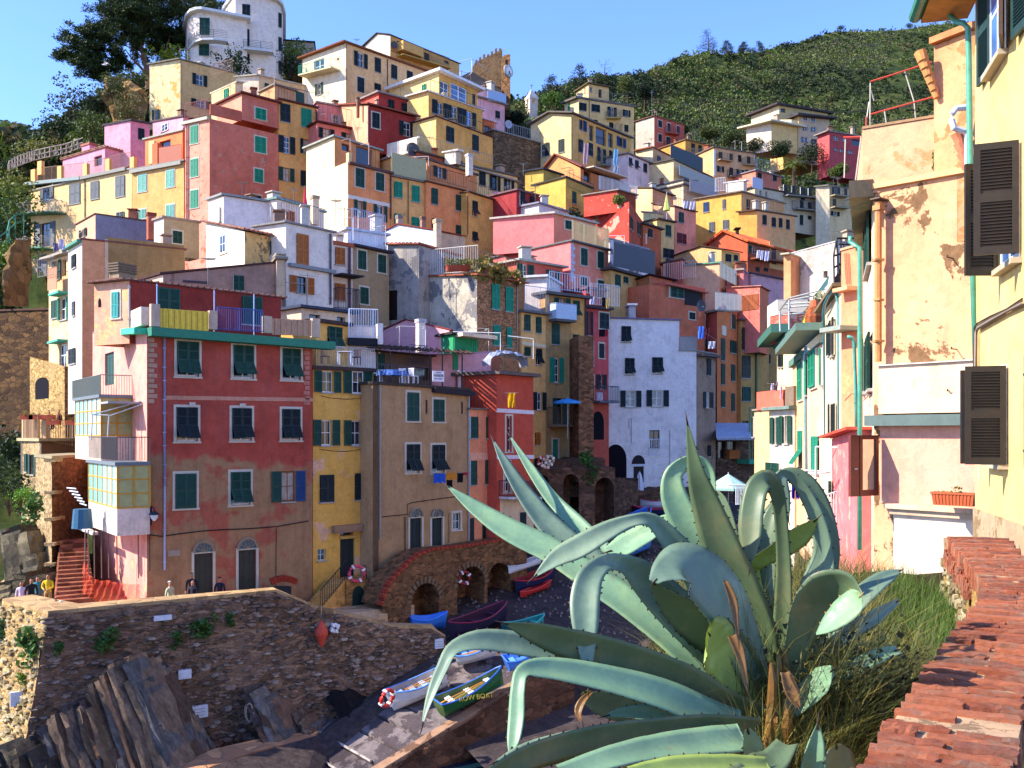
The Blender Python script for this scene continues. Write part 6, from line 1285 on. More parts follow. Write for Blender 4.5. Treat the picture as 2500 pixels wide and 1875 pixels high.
mb.build('rail_post',flat('a8a090',.5),h.root,(0,0,0));mb=MB();mb.tube([P('03',690,1160,19.6)-h.o,P('03',845,1155,19.2)-h.o],.02,4);mb.build('red_rail',flat('b8402c',.5),h.root,(0,0,0))
for k in range(6):
 a,b=P('03',1335+k*23,440+k*62,17.9),P('03',1335+(k+1)*23+2,440+(k+1)*62+14,17.86);mb=MB();mb.tube([a-h.o,b-h.o],[.115-k*.008,.095-k*.008],10);mb.build('gutter_tile',plaster('c98a3c',.4),h.root,(0,0,0))
for pts,m_,nm in(([(1735,905,17.2),(1640,915,17.2),(1605,960,17.2),(1600,1010,17.2),(1620,1080,17.2),(1690,1105,17.2),(1735,1110,17.2),(1740,1700,17.2)],'dcd6cc','white_pipe'),):
 mb=MB();mb.tube([P('03',*q)-h.o for q in pts],.06,8);mb.build(nm,flat(m_,.4),h.root,(0,0,0))
for k in range(4):
 a,b=P('03',1640+k*25,1120+k*82,17.4),P('03',1660+(k+1)*24,1140+(k+1)*80,17.4);mb=MB();mb.tube([a-h.o,b-h.o],[.11,.09],10);mb.build('gutter_tile',plaster('c97a54',.4),h.root,(0,0,0))
a0,a1=P('03',735,1525,18.6),P('03',948,1510,18.85);off=Vector((2.1,5.4,0));mb=MB()
q=[a0,a1,a1+off,a0+off*1.0];mb.add([v-h.o for v in q]+[v-h.o-Vector((0,0,.34))for v in q],[(0,1,2,3),(7,6,5,4),(0,4,5,1),(1,5,6,2),(2,6,7,3),(3,7,4,0)])
mb.build('eave_slab',plaster('7f8a70',.6,'6a7a70',.2),h.root,(0,0,0));h.finish()
def gpipe(root,o,t,pts,r,mat,name='downpipe'):
 mb=MB();mb.tube([P(t,*q)-o for q in pts],r,10);ob=mb.build(name,flat(mat,.35,0,.5,.15),root,(0,0,0));ob.data.polygons.foreach_set('use_smooth',[True]*len(ob.data.polygons));return ob
gpipe(h.root,h.o,'13',[(745,405,19.6),(745,450,19.6),(790,480,19.5),(822,500,19.4),(825,620,19.4),(826,1660,19.4),(826,3050,19.4)],.046,'4f9a80')
gpipe(h.root,h.o,'13',[(722,1250,20.6),(760,1258,20.6),(778,1300,20.6),(790,1660,20.6),(798,2100,20.6)],.036,'4f9a88')
mb=MB();
for k in range(5):mb.tube([P('23',770,140+k*2,21)-h.o,P('23',960,150+k*3,19.5)-h.o],.01,4)
for x in(700,860,940):mb.tube([P('23',x,200,21)-h.o,P('23',x+60,140,20)-h.o],.015,4)
mb.build('laundry_rack',flat('8a7a6a'),h.root,(0,0,0))
def wallx(d):return 2.888+.2694*d
YD=7.4;ya=Vector((wallx(YD),YD,0));sxA=ya.x/YD*2300+1250
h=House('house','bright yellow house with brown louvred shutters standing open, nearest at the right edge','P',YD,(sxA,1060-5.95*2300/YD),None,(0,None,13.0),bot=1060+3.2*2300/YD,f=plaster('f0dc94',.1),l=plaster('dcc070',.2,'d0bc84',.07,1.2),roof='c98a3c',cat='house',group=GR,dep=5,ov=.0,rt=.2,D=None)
wn_=Vector((.966,-.26,0))*5;h.B=h.A+wn_
cC=Vector((wallx(13.0),13.0,h.A.z));h.C=cC;h.faces['L']=Face(cC,h.A,h.zb,h.A.z,h.A.z);h.Dp=cC+wn_;h.faces['F']=Face(h.A,h.B,h.zb,h.A.z,h.A.z);h.faces['K']=Face(h.Dp,cC,h.zb,h.A.z,h.A.z);h.faces['R']=Face(h.B,h.Dp,h.zb,h.A.z,h.A.z)
h.finish()
lf=h.faces['L']
def lz(z):return z
def leafq(d0,z0,z1,wid,ang,col,th=.045,name='shutter'):
 """shutter leaf hinged on the street wall at distance d0; ang 0 = flat towards the far end, 90 = sticking out"""
 p=Vector((wallx(d0),d0,z0));u=Vector((-lf.u.x,-lf.u.y));n=lf.n;a=math.radians(ang);dv=u*math.cos(a)+n*math.sin(a);o=obj(name,leaf_big(col),h.root,p+Vector((n.x,n.y,0))*.03-h.o);o.scale=(wid,th,z1-z0);o.rotation_euler.z=math.atan2(dv.y,dv.x);return o
def leaf_big(col):
 key=('big',col)
 if key in MATS:return MATS[key]
 b=MB()
 for x0,x1 in((0,.15),(.85,1)):b.box(x0,-1,0,x1,0,1)
 for z0,z1 in((0,.07),(.47,.55),(.94,1)):b.box(.15,-.97,z0,.85,-.03,z1)
 for i in range(30):
  z=.08+i*.0292
  if .445<z<.55:continue
  b.add([(.15,-.93,z),(.85,-.93,z),(.85,-.07,z+.017),(.15,-.07,z+.017),(.15,-.93,z+.005),(.85,-.93,z+.005),(.85,-.07,z+.022),(.15,-.07,z+.022)],[(3,2,1,0),(4,5,6,7),(0,1,5,4),(2,3,7,6)])
 b.box(.15,-.53,.07,.85,-.47,.94)
 for z in(.15,.82):b.box(-.02,-1.15,z,.16,-1.0,z+.02)
 MATS[key]=b.mesh('shutter',flat(col,.5,0,.4,.2,9));return MATS[key]
BR,DG='2c2418','1f3c36'
leafq(12.05,18.62,19.95,.5,6,DG);leafq(11.25,18.6,20.0,.5,165,'4a3420');leafq(10.3,18.5,19.9,.45,8,DG)
leafq(10.62,14.0+(1060-616)*10.62/2300,14+(1060-340)*10.62/2300,.46,82,BR);leafq(11.55,15.95,17.32,.40,104,BR)
leafq(11.19,14-75*11.19/2300,14+168*11.19/2300,.44,84,BR);leafq(12.05,13.62,14.82,.34,100,'2c2620');leafq(10.25,13.62,14.86,.5,178,DG)
for d0,d1,z0,z1 in((11.25,12.05,18.6,19.95),(10.66,11.5,16.0,17.3),(11.25,12.0,13.64,14.84),(10.3,9.5,18.5,19.9)):
 p0,p1=Vector((wallx(d1),d1,z0)),Vector((wallx(d0),d0,z0));w=(p1-p0).length;ang=math.atan2((p1-p0).y,(p1-p0).x);n3=Vector((lf.n.x,lf.n.y,0))
 f_=obj('window',frame_mesh('e6e2d8'),h.root,p0+n3*.012-h.o,ang);f_.scale=(w,.3,z1-z0);obj('pane',pane_mesh('3d5f8f'),f_,(0,0,0))
 mb=MB();mb.box(-.06/w,-.35,-.05,1.06,.1,0);mb.build('sill',flat('b8a88c'),f_,(0,0,0))
mb=MB();fu=lf.at(0,h.zb);
p0,p1=lf.at(0,0,.0),lf.at(lf.len,0,0);n3=Vector((lf.n.x,lf.n.y,0))*.03
mb.add([Vector((p.x,p.y,z))+n3-h.o for p in(p0,p1)for z in(h.zb,12.98)]+[Vector((p.x,p.y,z))-h.o for p in(p0,p1)for z in(h.zb,12.98)],[(0,2,3,1),(1,3,7,5),(0,1,5,4)]);mb.build('concrete_plinth',plaster('9a8a6c',.6,'7a6c54',.2,2.),h.root,(0,0,0))
mb=MB();e0,e1=lf.at(-.5,19.95),lf.at(lf.len,19.95);nn=Vector((lf.n.x,lf.n.y,0))
mb.add([v-h.o for v in(e0,e1,e1+nn*.62,e0+nn*.62)]+[v-h.o+Vector((0,0,.18))for v in(e0,e1,e1+nn*.62,e0+nn*.62)],[(3,2,1,0),(4,5,6,7),(3,7,6,2),(0,4,7,3)]);mb.build('eave',plaster('d8953c',.3),h.root,(0,0,0))
mb=MB();mb.tube([e0+nn*.70-h.o+Vector((0,0,.1)),e1+nn*.70-h.o+Vector((0,0,.1))],.09,10);mb.build('gutter',flat('3f8a6c',.4),h.root,(0,0,0))
gpipe(h.root,h.o,'03',[(1590,-20,13.4),(1575,115,13.4),(1620,160,13.3),(1640,185,13.2),(1700,195,13.1),(1738,235,13.05),(1745,420,13.05),(1752,1000,13.05),(1760,1660,13.05),(1812,3240,12.9)],.04,'4f9a80')
for x,t0,t1 in((1838,430,1560),):gpipe(h.root,h.o,'23',[(x,t0+250,12.8),(x+12,t1,12.8)],.025,'c9c4bc','conduit');gpipe(h.root,h.o,'23',[(x+32,t0+250,12.7),(x+45,t1,12.7)],.02,'5a4a40','conduit');gpipe(h.root,h.o,'23',[(x+55,t0+260,12.6),(x+70,t1,12.6)],.03,'c9bca8','conduit')
for k,off_ in enumerate((0,18,34,50)):
 mb=MB();mb.tube([lf.at(*lf.hit(*px('13',*q)),.05)-h.o for q in((1822+off_*.4,1500),(1825+off_*.4,1180+off_),(1850,1140+off_),(1960,1080+off_*.9),(2100,1020+off_*.5),(2240,930+off_))],.012,5);mb.build('cable',flat(('3a2e28','5f4a3a','a89880','4a3a30')[k]),h.root,(0,0,0))
r=thing('planter','ribbed terracotta window trough with withered plant on the pink recess sill','planter',P('23',1625,1085,16.95));rz=-.78
mb=MB();w,hh=.34,.2
for i in range(24):x=-w+i*2*w/24;mb.add([(x,-.085-.01*(i%2),0),(x+2*w/24,-.085-.01*(i%2),0),((x+2*w/24)*1.08,-.105-.01*(i%2),hh),(x*1.08,-.105-.01*(i%2),hh)],[(0,1,2,3)])
mb.add([(-w,-.085,0),(w,-.085,0),(w,.085,0),(-w,.085,0),(-w*1.08,-.1,hh),(w*1.08,-.1,hh),(w*1.08,.1,hh),(-w*1.08,.1,hh)],[(3,2,1,0),(1,2,6,5),(2,3,7,6),(3,0,4,7)]);mb.box(-w*1.12,-.125,hh,w*1.12,-.095,hh+.035);mb.box(-w*1.12,.095,hh,w*1.12,.125,hh+.035);mb.box(-w*1.12,-.095,hh,-w*1.05,.095,hh+.035);mb.box(w*1.05,-.095,hh,w*1.12,.095,hh+.035)
mb.build('trough',flat('b5552c',.7),r,(0,0,0),rz);mb=MB();rs=random.Random(4);mb.box(-w,-.09,hh-.02,w,.09,hh-.01);mb.build('soil',flat('4a3426'),r,(0,0,0),rz)
mb=MB();clump(mb,(.03,0,hh+.06),.1,60,.05,rs);clump(mb,(-.18,0,hh+.01),.12,40,.04,rs,.4);mb.build('leaves',leafmat('7a8a3c'),r,(0,0,0),rz)
r=thing('casement','red brown wooden casement window swung open from the peach house wall','window',P('23',975,1000,18.6));ro=Vector(r.location)
c0,c1=P('23',740,975,18.3),P('23',975,1000,18.7);w=(c1-c0).xy.length;ang=math.atan2(c1.y-c0.y,c1.x-c0.x);hh=P('23',0,487,18.5).z-P('23',0,1000,18.5).z
mb=MB();mb.box(0,-.03,0,w*.3,.03,hh);mb.box(w*.32,-.035,0,w*.42,.025,hh);mb.box(w*.9,-.035,0,w,.025,hh);mb.box(w*.42,-.035,0,w*.9,.025,.1*hh);mb.box(w*.42,-.035,hh*.93,w*.9,.025,hh);mb.build('wooden_frame',flat('6a2412',.35,0,.5,.25,8),r,(c0.x-ro.x,c0.y-ro.y,c1.z-ro.z),ang)
mb=MB();mb.box(w*.42,-.005,hh*.1,w*.9,.005,hh*.93);gm,n_,b_=nodes('reflecting_glass',.03,1.);b_.inputs['Base Color'].default_value=(.75,.75,.6,1);b_.inputs['Metallic'].default_value=.9
mb.build('glass_pane',gm,r,(c0.x-ro.x,c0.y-ro.y,c1.z-ro.z),ang);mb=MB();mb.box(w*.12,-.06,hh*.44,w*.2,-.03,hh*.46);mb.build('handle',flat('d8d0c0'),r,(c0.x-ro.x,c0.y-ro.y,c1.z-ro.z),ang)
h=House('house','rose pink lean-to shed with sloping roof beside the open brown casement','23',20.0,(800,450),None,(590,522,24),bot=1330,f='cc5f6a',l=plaster('d4606c',.25,'e8a8a0',.16,2.),roof='c0503c',cat='shed',dep=3,rt=.06,ov=.35,extra=1.5);h.win('L c g 560 880 600 1010'.replace('560','592').replace('600 1010','606 1010'));h.finish()
h=House('house','terracotta orange pier like house end with green drainpipes down the street','S',25.5,(592,148),('S',716,None,24.8),None,bot=2100,f=plaster('d67f52',.25,'e0a078',.1,1.),roof='c89a74',group=GR,dep=5,extra=2,ov=.03,rt=.06)
h.fbox('F',570,662,712,692,0,.6,flat('8a9082',.6),'balcony_slab');h.fbox('F',605,395,705,420,0,.35,plaster('e8a87c',.2),'rounded_ledge');
for x in(628,640,652):cable(h.root,h.o,fpts(h,'F','S',[(x-6,160),(x,280),(x+6,370)],.04),.014,'a85a38','cable')
h.finish()
h=House('house','cream house with curved green gutter and thin open shutters down the street','S',26.2,(590,395),None,('S',468,None,31.5),bot=2100,f=plaster('e9dcb8',.2),l=plaster('f0e2bc',.25),roof='7f6a50',group=GR,dep=5,extra=2,ov=.3,rt=.1)
h.win('L o n 536 605 548 850 s.5;L o n 515 640 522 850 s.5');h.win('L c n 540 1180 546 1385;L c n 555 1175 562 1380;L c n 520 1180 525 1385');gpipe(h.root,h.o,'S',[(545,398,26.9),(560,450,26.8),(572,520,26.7),(575,1350,26.7)],.04,'4a8f8c');gpipe(h.root,h.o,'S',[(545,400,26.5),(510,440,27.5),(480,510,28.8),(470,570,30),(478,700,30.8),(485,1400,30.8)],.05,'3f7f88','curved_gutter');h.finish()
h=House('house','pale pink flaking house with bright green louvred shutters under a planted terrace','S',31.6,(470,765),None,('S',340,None,38),bot=1900,f=plaster('e4bfa0',.3),l=plaster('ecc0a8',.35,'e8dca0',.22,1.),roof='6f7a70',group=GR,dep=5,extra=2,ov=.1,rt=.05)
h.win('L c G 388 820 428 1065 f;L c G 466 800 470 1050;L c G 402 1397 443 1640;L c G 355 880 362 1120');h.fbox('L',290,715,472,760,0,.9,flat('5f7a6c',.6),'balcony_slab');gpipe(h.root,h.o,'S',[(352,790,37),(352,830,37),(343,870,37),(345,1100,37),(360,1640,36.6)],.065,'7fa0a0');gpipe(h.root,h.o,'S',[(482,1040,31),(500,1200,31),(510,1400,31)],.05,'a85a48');h.finish()
h=House('house','apricot house with green slab balcony further down the street','S',38.4,(345,870),None,('S',262,None,44),bot=1900,f=plaster('e0a880',.3),l=plaster('f0c090',.2),roof='5f8070',group=GR,dep=5,extra=2,ov=.2,rt=.3)
h.win('L c G 305 898 330 1150 f;L p G 308 1360 334 1610 f');h.finish()
h=House('house','cream house with dark open shutters at the narrow end of the street','S',46,(272,705),None,('S',158,None,54),bot=1300,f=plaster('cfc090',.3),l=plaster('e9e0b4',.25),roof='4f6a5c',group=GR,dep=4,extra=2,ov=.35,rt=.2)
h.win('L c n 172 810 180 930;L c n 190 790 200 930;L c n 225 760 235 810');h.fbox('L',130,690,240,745,0,.9,flat('3f6a58',.6),'balcony_slab');h.finish()
h=House('house','low apricot and white house with red parapet terrace at the harbour end of the street','S',42,(275,1215),None,('S',112,None,44.5),bot=1850,f=plaster('e8c898',.2),l=plaster('f2ece0',.12),roof='6f7f74',group=GR,dep=5,extra=3,ov=.3,rt=.15)
h.win('L o g 145 1268 165 1450 s1.2;L o g 208 1258 238 1445 s.8; L c g 95 1575 180 1650');g=House('','','S',44.5,(112,1218),None,('S',5,None,47),bot=1850,f=plaster('e8b880',.2),l=plaster('efc288',.15),roof='9a8a74',parent=h,dep=5,extra=3,ov=.1,rt=.08);g.win('L c g 0 1265 6 1400');g.finish()
h.fbox('L',20,1090,200,1215,-.5,-.0,plaster('cf4f38',.25),'parapet');h.fbox('L',212,1060,270,1190,-.6,0,plaster('6f6458',.3),'grey_screen');h.finish()
h=House('house','tall weathered white concrete wall house catching the sun above the street','S',58,(560,85),None,('S',245,None,62),bot=620,f=plaster('c9c2b8',.3),l=plaster('dcd6cc',.5,'8f8f90',.2,.5),roof='b0aaa4',group=GR,dep=6,extra=3,ov=.05,rt=.08);h.win('L h n 470 280 500 330');
g=House('','','S',60,(250,172),None,('S',203,178),bot=480,f=plaster('c08050',.3),l=plaster('d8935a',.3),roof='b8a88c',parent=h,dep=3,ov=.3,rt=.1);g.finish()
g=House('','','S',56,(365,478),None,('S',160,480),bot=700,f=plaster('cfc4b0',.3),l=plaster('efe8d8',.2),roof='c9c0b0',parent=h,dep=3,ov=.0,rt=.05);g.finish()
g=House('','','S',52,(365,570),None,('S',245,565),bot=760,f=plaster('a04434',.3),l=plaster('b04a3c',.3,'d8a090',.2,2.),roof='8a4a3c',parent=h,dep=2,ov=.0,rt=.05);g.finish();h.finish()
r=thing('pergola','black steel pergola frame on the roof beside the orange pier house','pergola',P('S',590,390,27));ro=Vector(r.location);mb=MB()
for a,b in(((560,60),(700,60)),((560,60),(540,180)),((540,180),(545,400)),((628,60),(600,150)),((560,60),(575,300)),((540,180),(600,160)),((540,260),(590,230)),((575,100),(700,105)),((590,60),(590,390))):mb.tube([P('S',*a,27.5)-ro,P('S',*b,27.5)-ro],.03,4)
mb.build('frame',flat('2a2426'),r,(0,0,0));mb=MB();mb.add([P('S',x,y,27.6)-ro for x,y in((545,330),(600,235),(602,385),(548,385))]+[P('S',x,y,27.7)-ro for x,y in((545,330),(600,235),(602,385),(548,385))],[(0,1,2,3),(7,6,5,4),(0,4,5,1)]);mb.build('shade_cloth',flat('2c2a2c',.9),r,(0,0,0))
r=thing('pergola','thin grey metal canopy frame with washing lines above the street houses','pergola',P('S',240,660,46));ro=Vector(r.location);mb=MB()
for a,b in(((175,550),(240,465)),((240,465),(480,405)),((240,480),(420,445)),((175,550),(180,690)),((240,465),(240,680)),((180,580),(370,560)),((200,530),(420,510)),((210,505),(440,490)),((340,470),(375,430))):mb.tube([P('S',*a,44)-ro,P('S',*b,42)-ro],.04,4)
mb.build('frame',flat('a0a098'),r,(0,0,0))
r=thing('railing','green glass balustrade panel sloping above the planted terrace','balustrade',P('S',410,480,40));ro=Vector(r.location);mb=MB();mb.add([P('S',x,y,40)-ro for x,y in((408,480),(500,375),(515,300),(430,420))]+[P('S',x,y,40.1)-ro for x,y in((408,480),(500,375),(515,300),(430,420))],[(0,1,2,3),(7,6,5,4),(0,4,5,1),(1,5,6,2)]);mb.build('glass_panel',flat('6f9a84',.3,0,.6),r,(0,0,0));r.name='balustrade'
r=thing('white_rack','white wall mounted drying rack in front of the pink lean-to','drying rack',P('23',460,590,24));ro=Vector(r.location);mb=MB()
for a,b in(((455,590),(740,600)),((455,590),(455,990)),((360,790),(580,800)),((350,815),(570,810)),((370,840),(560,800))):mb.tube([P('23',*a,24)-ro,P('23',*b,22.5)-ro],.02,4)
mb.build('rack_bars',flat('d8d2c8'),r,(0,0,0));r.name='drying_rack'
for(x0,y0,x1,y1,lab)in((500,985,690,990,'white iron railing over the street below the pink lean-to'),):
 r=thing('railing',lab,'railing',P('23',x0,1240,23));ro=Vector(r.location);mb=MB()
 pts=[P('23',500,1010,24),P('23',650,965,23),P('23',820,1080,21),P('23',1010,1080,19.8)]
 for a,b in zip(pts,pts[1:]):
  n=int((b-a).length/.13)
  for i in range(n+1):c=a.lerp(b,i/n);mb.tube([c-ro,c-ro-Vector((0,0,1.35))],.012,4)
  mb.tube([a-ro,b-ro],.025,4)
 mb.build('rail_bars',flat('c9b8b0'),r,(0,0,0))
r=thing('drying_rack','white railing and clothes airer beside the pale green parasol','drying rack',P('22',1920,1080,58));ro=Vector(r.location);mb=MB()
for x in range(1925,2001,12):mb.tube([P('22',x,920,58)-ro,P('22',x,1080,58)-ro],.03,4)
for y in(915,1075):mb.tube([P('22',1860 if y==915 else 1925,y,58)-ro,P('22',2005,y,58)-ro],.04,4)
mb.build('bars',flat('d8d6d0'),r,(0,0,0))
earth,n_,b__=nodes('scrub_earth',.95,.1);pos_=wcoord(n_)
L(n_,ramp(n_,noise_(n_,pos_,.12,9,.75),[(.3,rgb('1c2412')),(.45,rgb('33401c')),(.55,rgb('4a5226')),(.66,rgb('6a6038')),(.8,rgb('7a6a48'))]),b__.inputs['Base Color']);bump(n_,b__,noise_(n_,pos_,.9,9,.8),.9,.6)
def hill(name,cols,nu=90,nv=36,curve=1.15,rough=1.2,back=60,mat=earth,seed=0):
 mb=MB();rows=nv+6;G_=[]
 for i in range(nu+1):
  f=i/nu*(len(cols)-1);k=min(int(f),len(cols)-2);f-=k;a,b=cols[k],cols[k+1];sx,y0,d0,y1,d1=[a[q]*(1-f)+b[q]*f for q in range(5)]
  p0,p1=PW(sx,y0,d0),PW(sx,y1,d1);row=[]
  for j in range(rows+1):
   if j<=nv:t=j/nv;p=p0.lerp(p1,t);p.z=p0.z+(p1.z-p0.z)*(t**curve);
   else:t=(j-nv)/6;p=p1+Vector(((sx-CX)/F,1,0))*back*t;p.z=p1.z-back*.45*t*t
   q=p*.03+Vector((seed,0,0));am=rough*(1 if j<nv-1 else .5);p.z+=(noise.noise(q)*2.2+noise.noise(q*3)*1.0+noise.noise(q*8)*.4)*am*(0 if j==0 else 1);row.append(p)
  G_.append(row);mb.v+=[tuple(p)for p in row]
 R_=rows+1
 for i in range(nu):
  for j in range(rows):mb.f.append((i*R_+j,(i+1)*R_+j,(i+1)*R_+j+1,i*R_+j+1));mb.m.append(0)
 o=mb.build(name,mat,smooth=True);o['kind']='structure';return G_,nv
def tx(t,x,y):return px(t,x,y)
RH_=[]
for(t,x,y),yb,d0,d1 in((('02',-300,900),470,132,165),(('02',240,860),430,138,190),(('02',520,760),400,160,205),(('02',760,700),400,168,225),(('02',1000,668),410,172,240),(('02',1280,585),420,176,262),(('02',1500,490),440,178,280),(('02',1800,455),470,178,300),(('02',2142,425),490,175,330),(('03',180,385),500,165,345),(('03',400,325),520,160,360),(('03',620,262),540,155,370),(('03',900,268),560,150,385),(('03',1300,243),580,145,400),(('03',1600,205),600,140,410),(('03',2300,120),640,135,430),(('03',3300,60),700,130,440)):
 sx,sy=px(t,x,y);RH_.append((sx,yb,d0,sy,d1))
GH,NV=hill('hillside',RH_,120,44,1.1,1.0,80)
LH=[]
for(t,x,y),yb,d0,d1 in((('00',-500,1700),900,95,110),(('00',0,1480),860,98,116),(('00',200,1330),800,104,122),(('00',320,1150),640,112,128),(('00',500,1010),560,116,132),(('00',800,860),500,118,136),(('00',1000,700),440,121,140),(('00',1260,590),400,124,142),(('00',1600,560),300,128,150),(('00',2200,560),300,132,160),(('01',500,480),300,140,165),(('01',1000,500),300,142,168),(('01',1700,700),330,145,168),(('01',2200,900),400,140,165)):
 sx,sy=px(t,x,y);LH.append((sx,yb,d0,sy,d1))
GL,NVL=hill('hilltop',LH,90,24,.9,.6,30,seed=4)
far,n_,b__=nodes('far_woods',.95,.05);L(n_,ramp(n_,noise_(n_,wcoord(n_),.05,8,.75),[(.35,rgb('141a16')),(.6,rgb('22291e')),(.75,rgb('33361f'))]),b__.inputs['Base Color'])
FH=[]
for(t,x,y),yb,d0,d1 in((('00',-900,900),800,420,620),(('00',0,1105),800,420,620),(('00',150,1120),800,420,600),(('00',290,1165),800,420,590),(('00',420,1330),800,420,560),(('00',700,1700),830,400,520)):
 sx,sy=px(t,x,y);FH.append((sx,yb,d0,sy,d1))
GFAR,NVF=hill('far_hill',FH,40,14,1.,2.0,120,far,9)
GROUND+=[(-40,100,20),(-52,90,12),(-60,60,2),(-45,50,0),(-20,30,-2),(0,36,-3),(12,45,1),(20,60,5),(25,70,8),(30,50,8),(22,40,9),(14,25,10.5),(40,90,18),(60,120,34),(90,120,40),(45,60,12),(60,90,24),(-80,110,6),(-70,130,30)]
from mathutils import kdtree
kd=kdtree.KDTree(len(GROUND))
for i,g in enumerate(GROUND):kd.insert((g[0],g[1],0),i)
kd.balance()
def groundz(x,y):
 sw=sz=0;mn=1e9
 for co,i,dist in kd.find_n((x,y,0),7):
  w=1/(dist*dist+2)**1.3;sw+=w;sz+=w*GROUND[i][2];mn=min(mn,GROUND[i][2])
 return sz/sw*.45+mn*.55-.4
mb=MB();nx,ny=110,80
for j in range(ny+1):
 for i in range(nx+1):
  y=57+j*1.5;k=(-560+i*26)/F*1.0;x=-0.62*y+i*(1.22*y)/nx;z=groundz(x,y)
  if y<88 and x>-5:z=min(z,beachz(x,y)-.35)
  if y<98 and 8<x<36:z=min(z,10.2+max(0,y-86)*.35)
  mb.v.append((x,y,z))
for j in range(ny):
 for i in range(nx):mb.f.append((j*(nx+1)+i,j*(nx+1)+i+1,(j+1)*(nx+1)+i+1,(j+1)*(nx+1)+i));mb.m.append(0)
to=mb.build('terrain',earth,smooth=True);to['kind']='structure'
sea,n_,b__=nodes('sea_water',.12,.5);b__.inputs['Base Color'].default_value=(*rgb('0e2430'),1);bump(n_,b__,noise_(n_,wcoord(n_),1.2,4,.6),.3,.1)
o=MB().add([(-3000,-400,-.9),(3000,-400,-.9),(3000,3000,-.9),(-3000,3000,-.9)],[(0,1,2,3)]).build('sea',sea);o['kind']='structure'
GREENS=[leafmat(c,'scrub')for c in('3c4c20','56662a','5c6630','2a3618','5c5636','5c6230','54402c')]
def scrub(G_,nv,n,r0,r1,leaf,seed,name,lo=.02,uu=(0,1),wts=(4,5,3,4,2,1,1),per=34,jmin=0.):
 rs=random.Random(seed);mb=MB();nu=len(G_)-1
 for _ in range(n):
  u=(uu[0]+(uu[1]-uu[0])*rs.random())*nu;v=(jmin+(1-jmin)*rs.random())*(nv+.6);i=min(int(u),nu-1);j=int(v);p=G_[i][j].lerp(G_[i+1][j],u-i).lerp(G_[i][j+1].lerp(G_[i+1][j+1],u-i),v-j)
  dd=p.y/200;R=rs.uniform(r0,r1)*(.6+.4*rs.random());nz=noise.noise(p*.02+Vector((seed,0,0)));mi=rs.choices(range(7),wts)[0]
  if nz>.25:mi=4 if rs.random()<.4 else 2
  if nz<-.25:mi=3 if rs.random()<.6 else 0
  mi=(3,3,0,4,0,1,1,2,5)[max(0,min(8,int((noise.noise(p*.045+Vector((seed,3,0)))*1.1+.42+rs.gauss(0,.1)+(.22 if math.sin(v*1.9+noise.noise(p*.02)*3)>.55 else-.06))*9)))]  # bright terrace bands and dark shadow rows are put into the leaf colours
  clump(mb,(p.x,p.y,p.z+R*.35),R,per,leaf*(.8+.5*dd*.5),rs,.75,mi,shell=.5)
 o=mb.build(name,GREENS);o['kind']='stuff';return o
scrub(GH,NV,7600,.6,2.3,.5,1,'scrub',per=30);scrub(GL,NVL,700,.7,2.0,.55,2,'scrub',uu=(0,.75));scrub(GFAR,NVF,500,4,9,3.2,5,'woods',wts=(3,1,0,6,0,0,0))
def hp(G_,nv,u,v):
 nu=len(G_)-1;u=max(0,min(.9999,u))*nu;v=max(0,min(1,v))*nv;i,j=int(u),int(v);return G_[i][j].lerp(G_[i+1][j],u-i).lerp(G_[i][min(j+1,len(G_[i])-1)].lerp(G_[i+1][min(j+1,len(G_[i])-1)],u-i),v-j)
rs=random.Random(8);vm=MB();sm_=MB()
for u0,u1,v0,v1,rows in((.30,.56,.25,.62,9),(.52,.78,.70,.97,9),(.42,.60,.04,.22,6),(.66,.95,.3,.5,5)):
 for r_ in range(rows):
  v=v0+(v1-v0)*r_/rows;n=int((u1-u0)*150)
  for i in range(n):
   u=u0+(u1-u0)*i/n;p=hp(GH,NV,u,v+.01*math.sin(u*20));sm_.tube([p-Vector((0,0,.5)),p+Vector((rs.uniform(-.2,.2),0,.8+rs.random()*.8))],.055,3)
   if rs.random()<.85:clump(vm,(p.x,p.y,p.z+1.1),.9,9,.6,rs,.8,rs.choice([1,2,5]))
  for i in range(n//3):
   ua,ub=u0+(u1-u0)*i/(n//3),u0+(u1-u0)*(i+1)/(n//3);a,b=hp(GH,NV,ua,v),hp(GH,NV,ub,v);sm_.add([a-Vector((0,.4,.8)),b-Vector((0,.4,.8)),b+Vector((0,-.4,.5)),a+Vector((0,-.4,.5))],[(0,1,2,3)],1)
o=vm.build('vineyard',GREENS);o['kind']='stuff';o=sm_.build('vine_stakes',[flat('9a8a78',.9),flat('8a7a50',.95,0,.1,.4,1)]);o['kind']='stuff'
bark=flat('5a4636',.95,0,.1,.4,3)
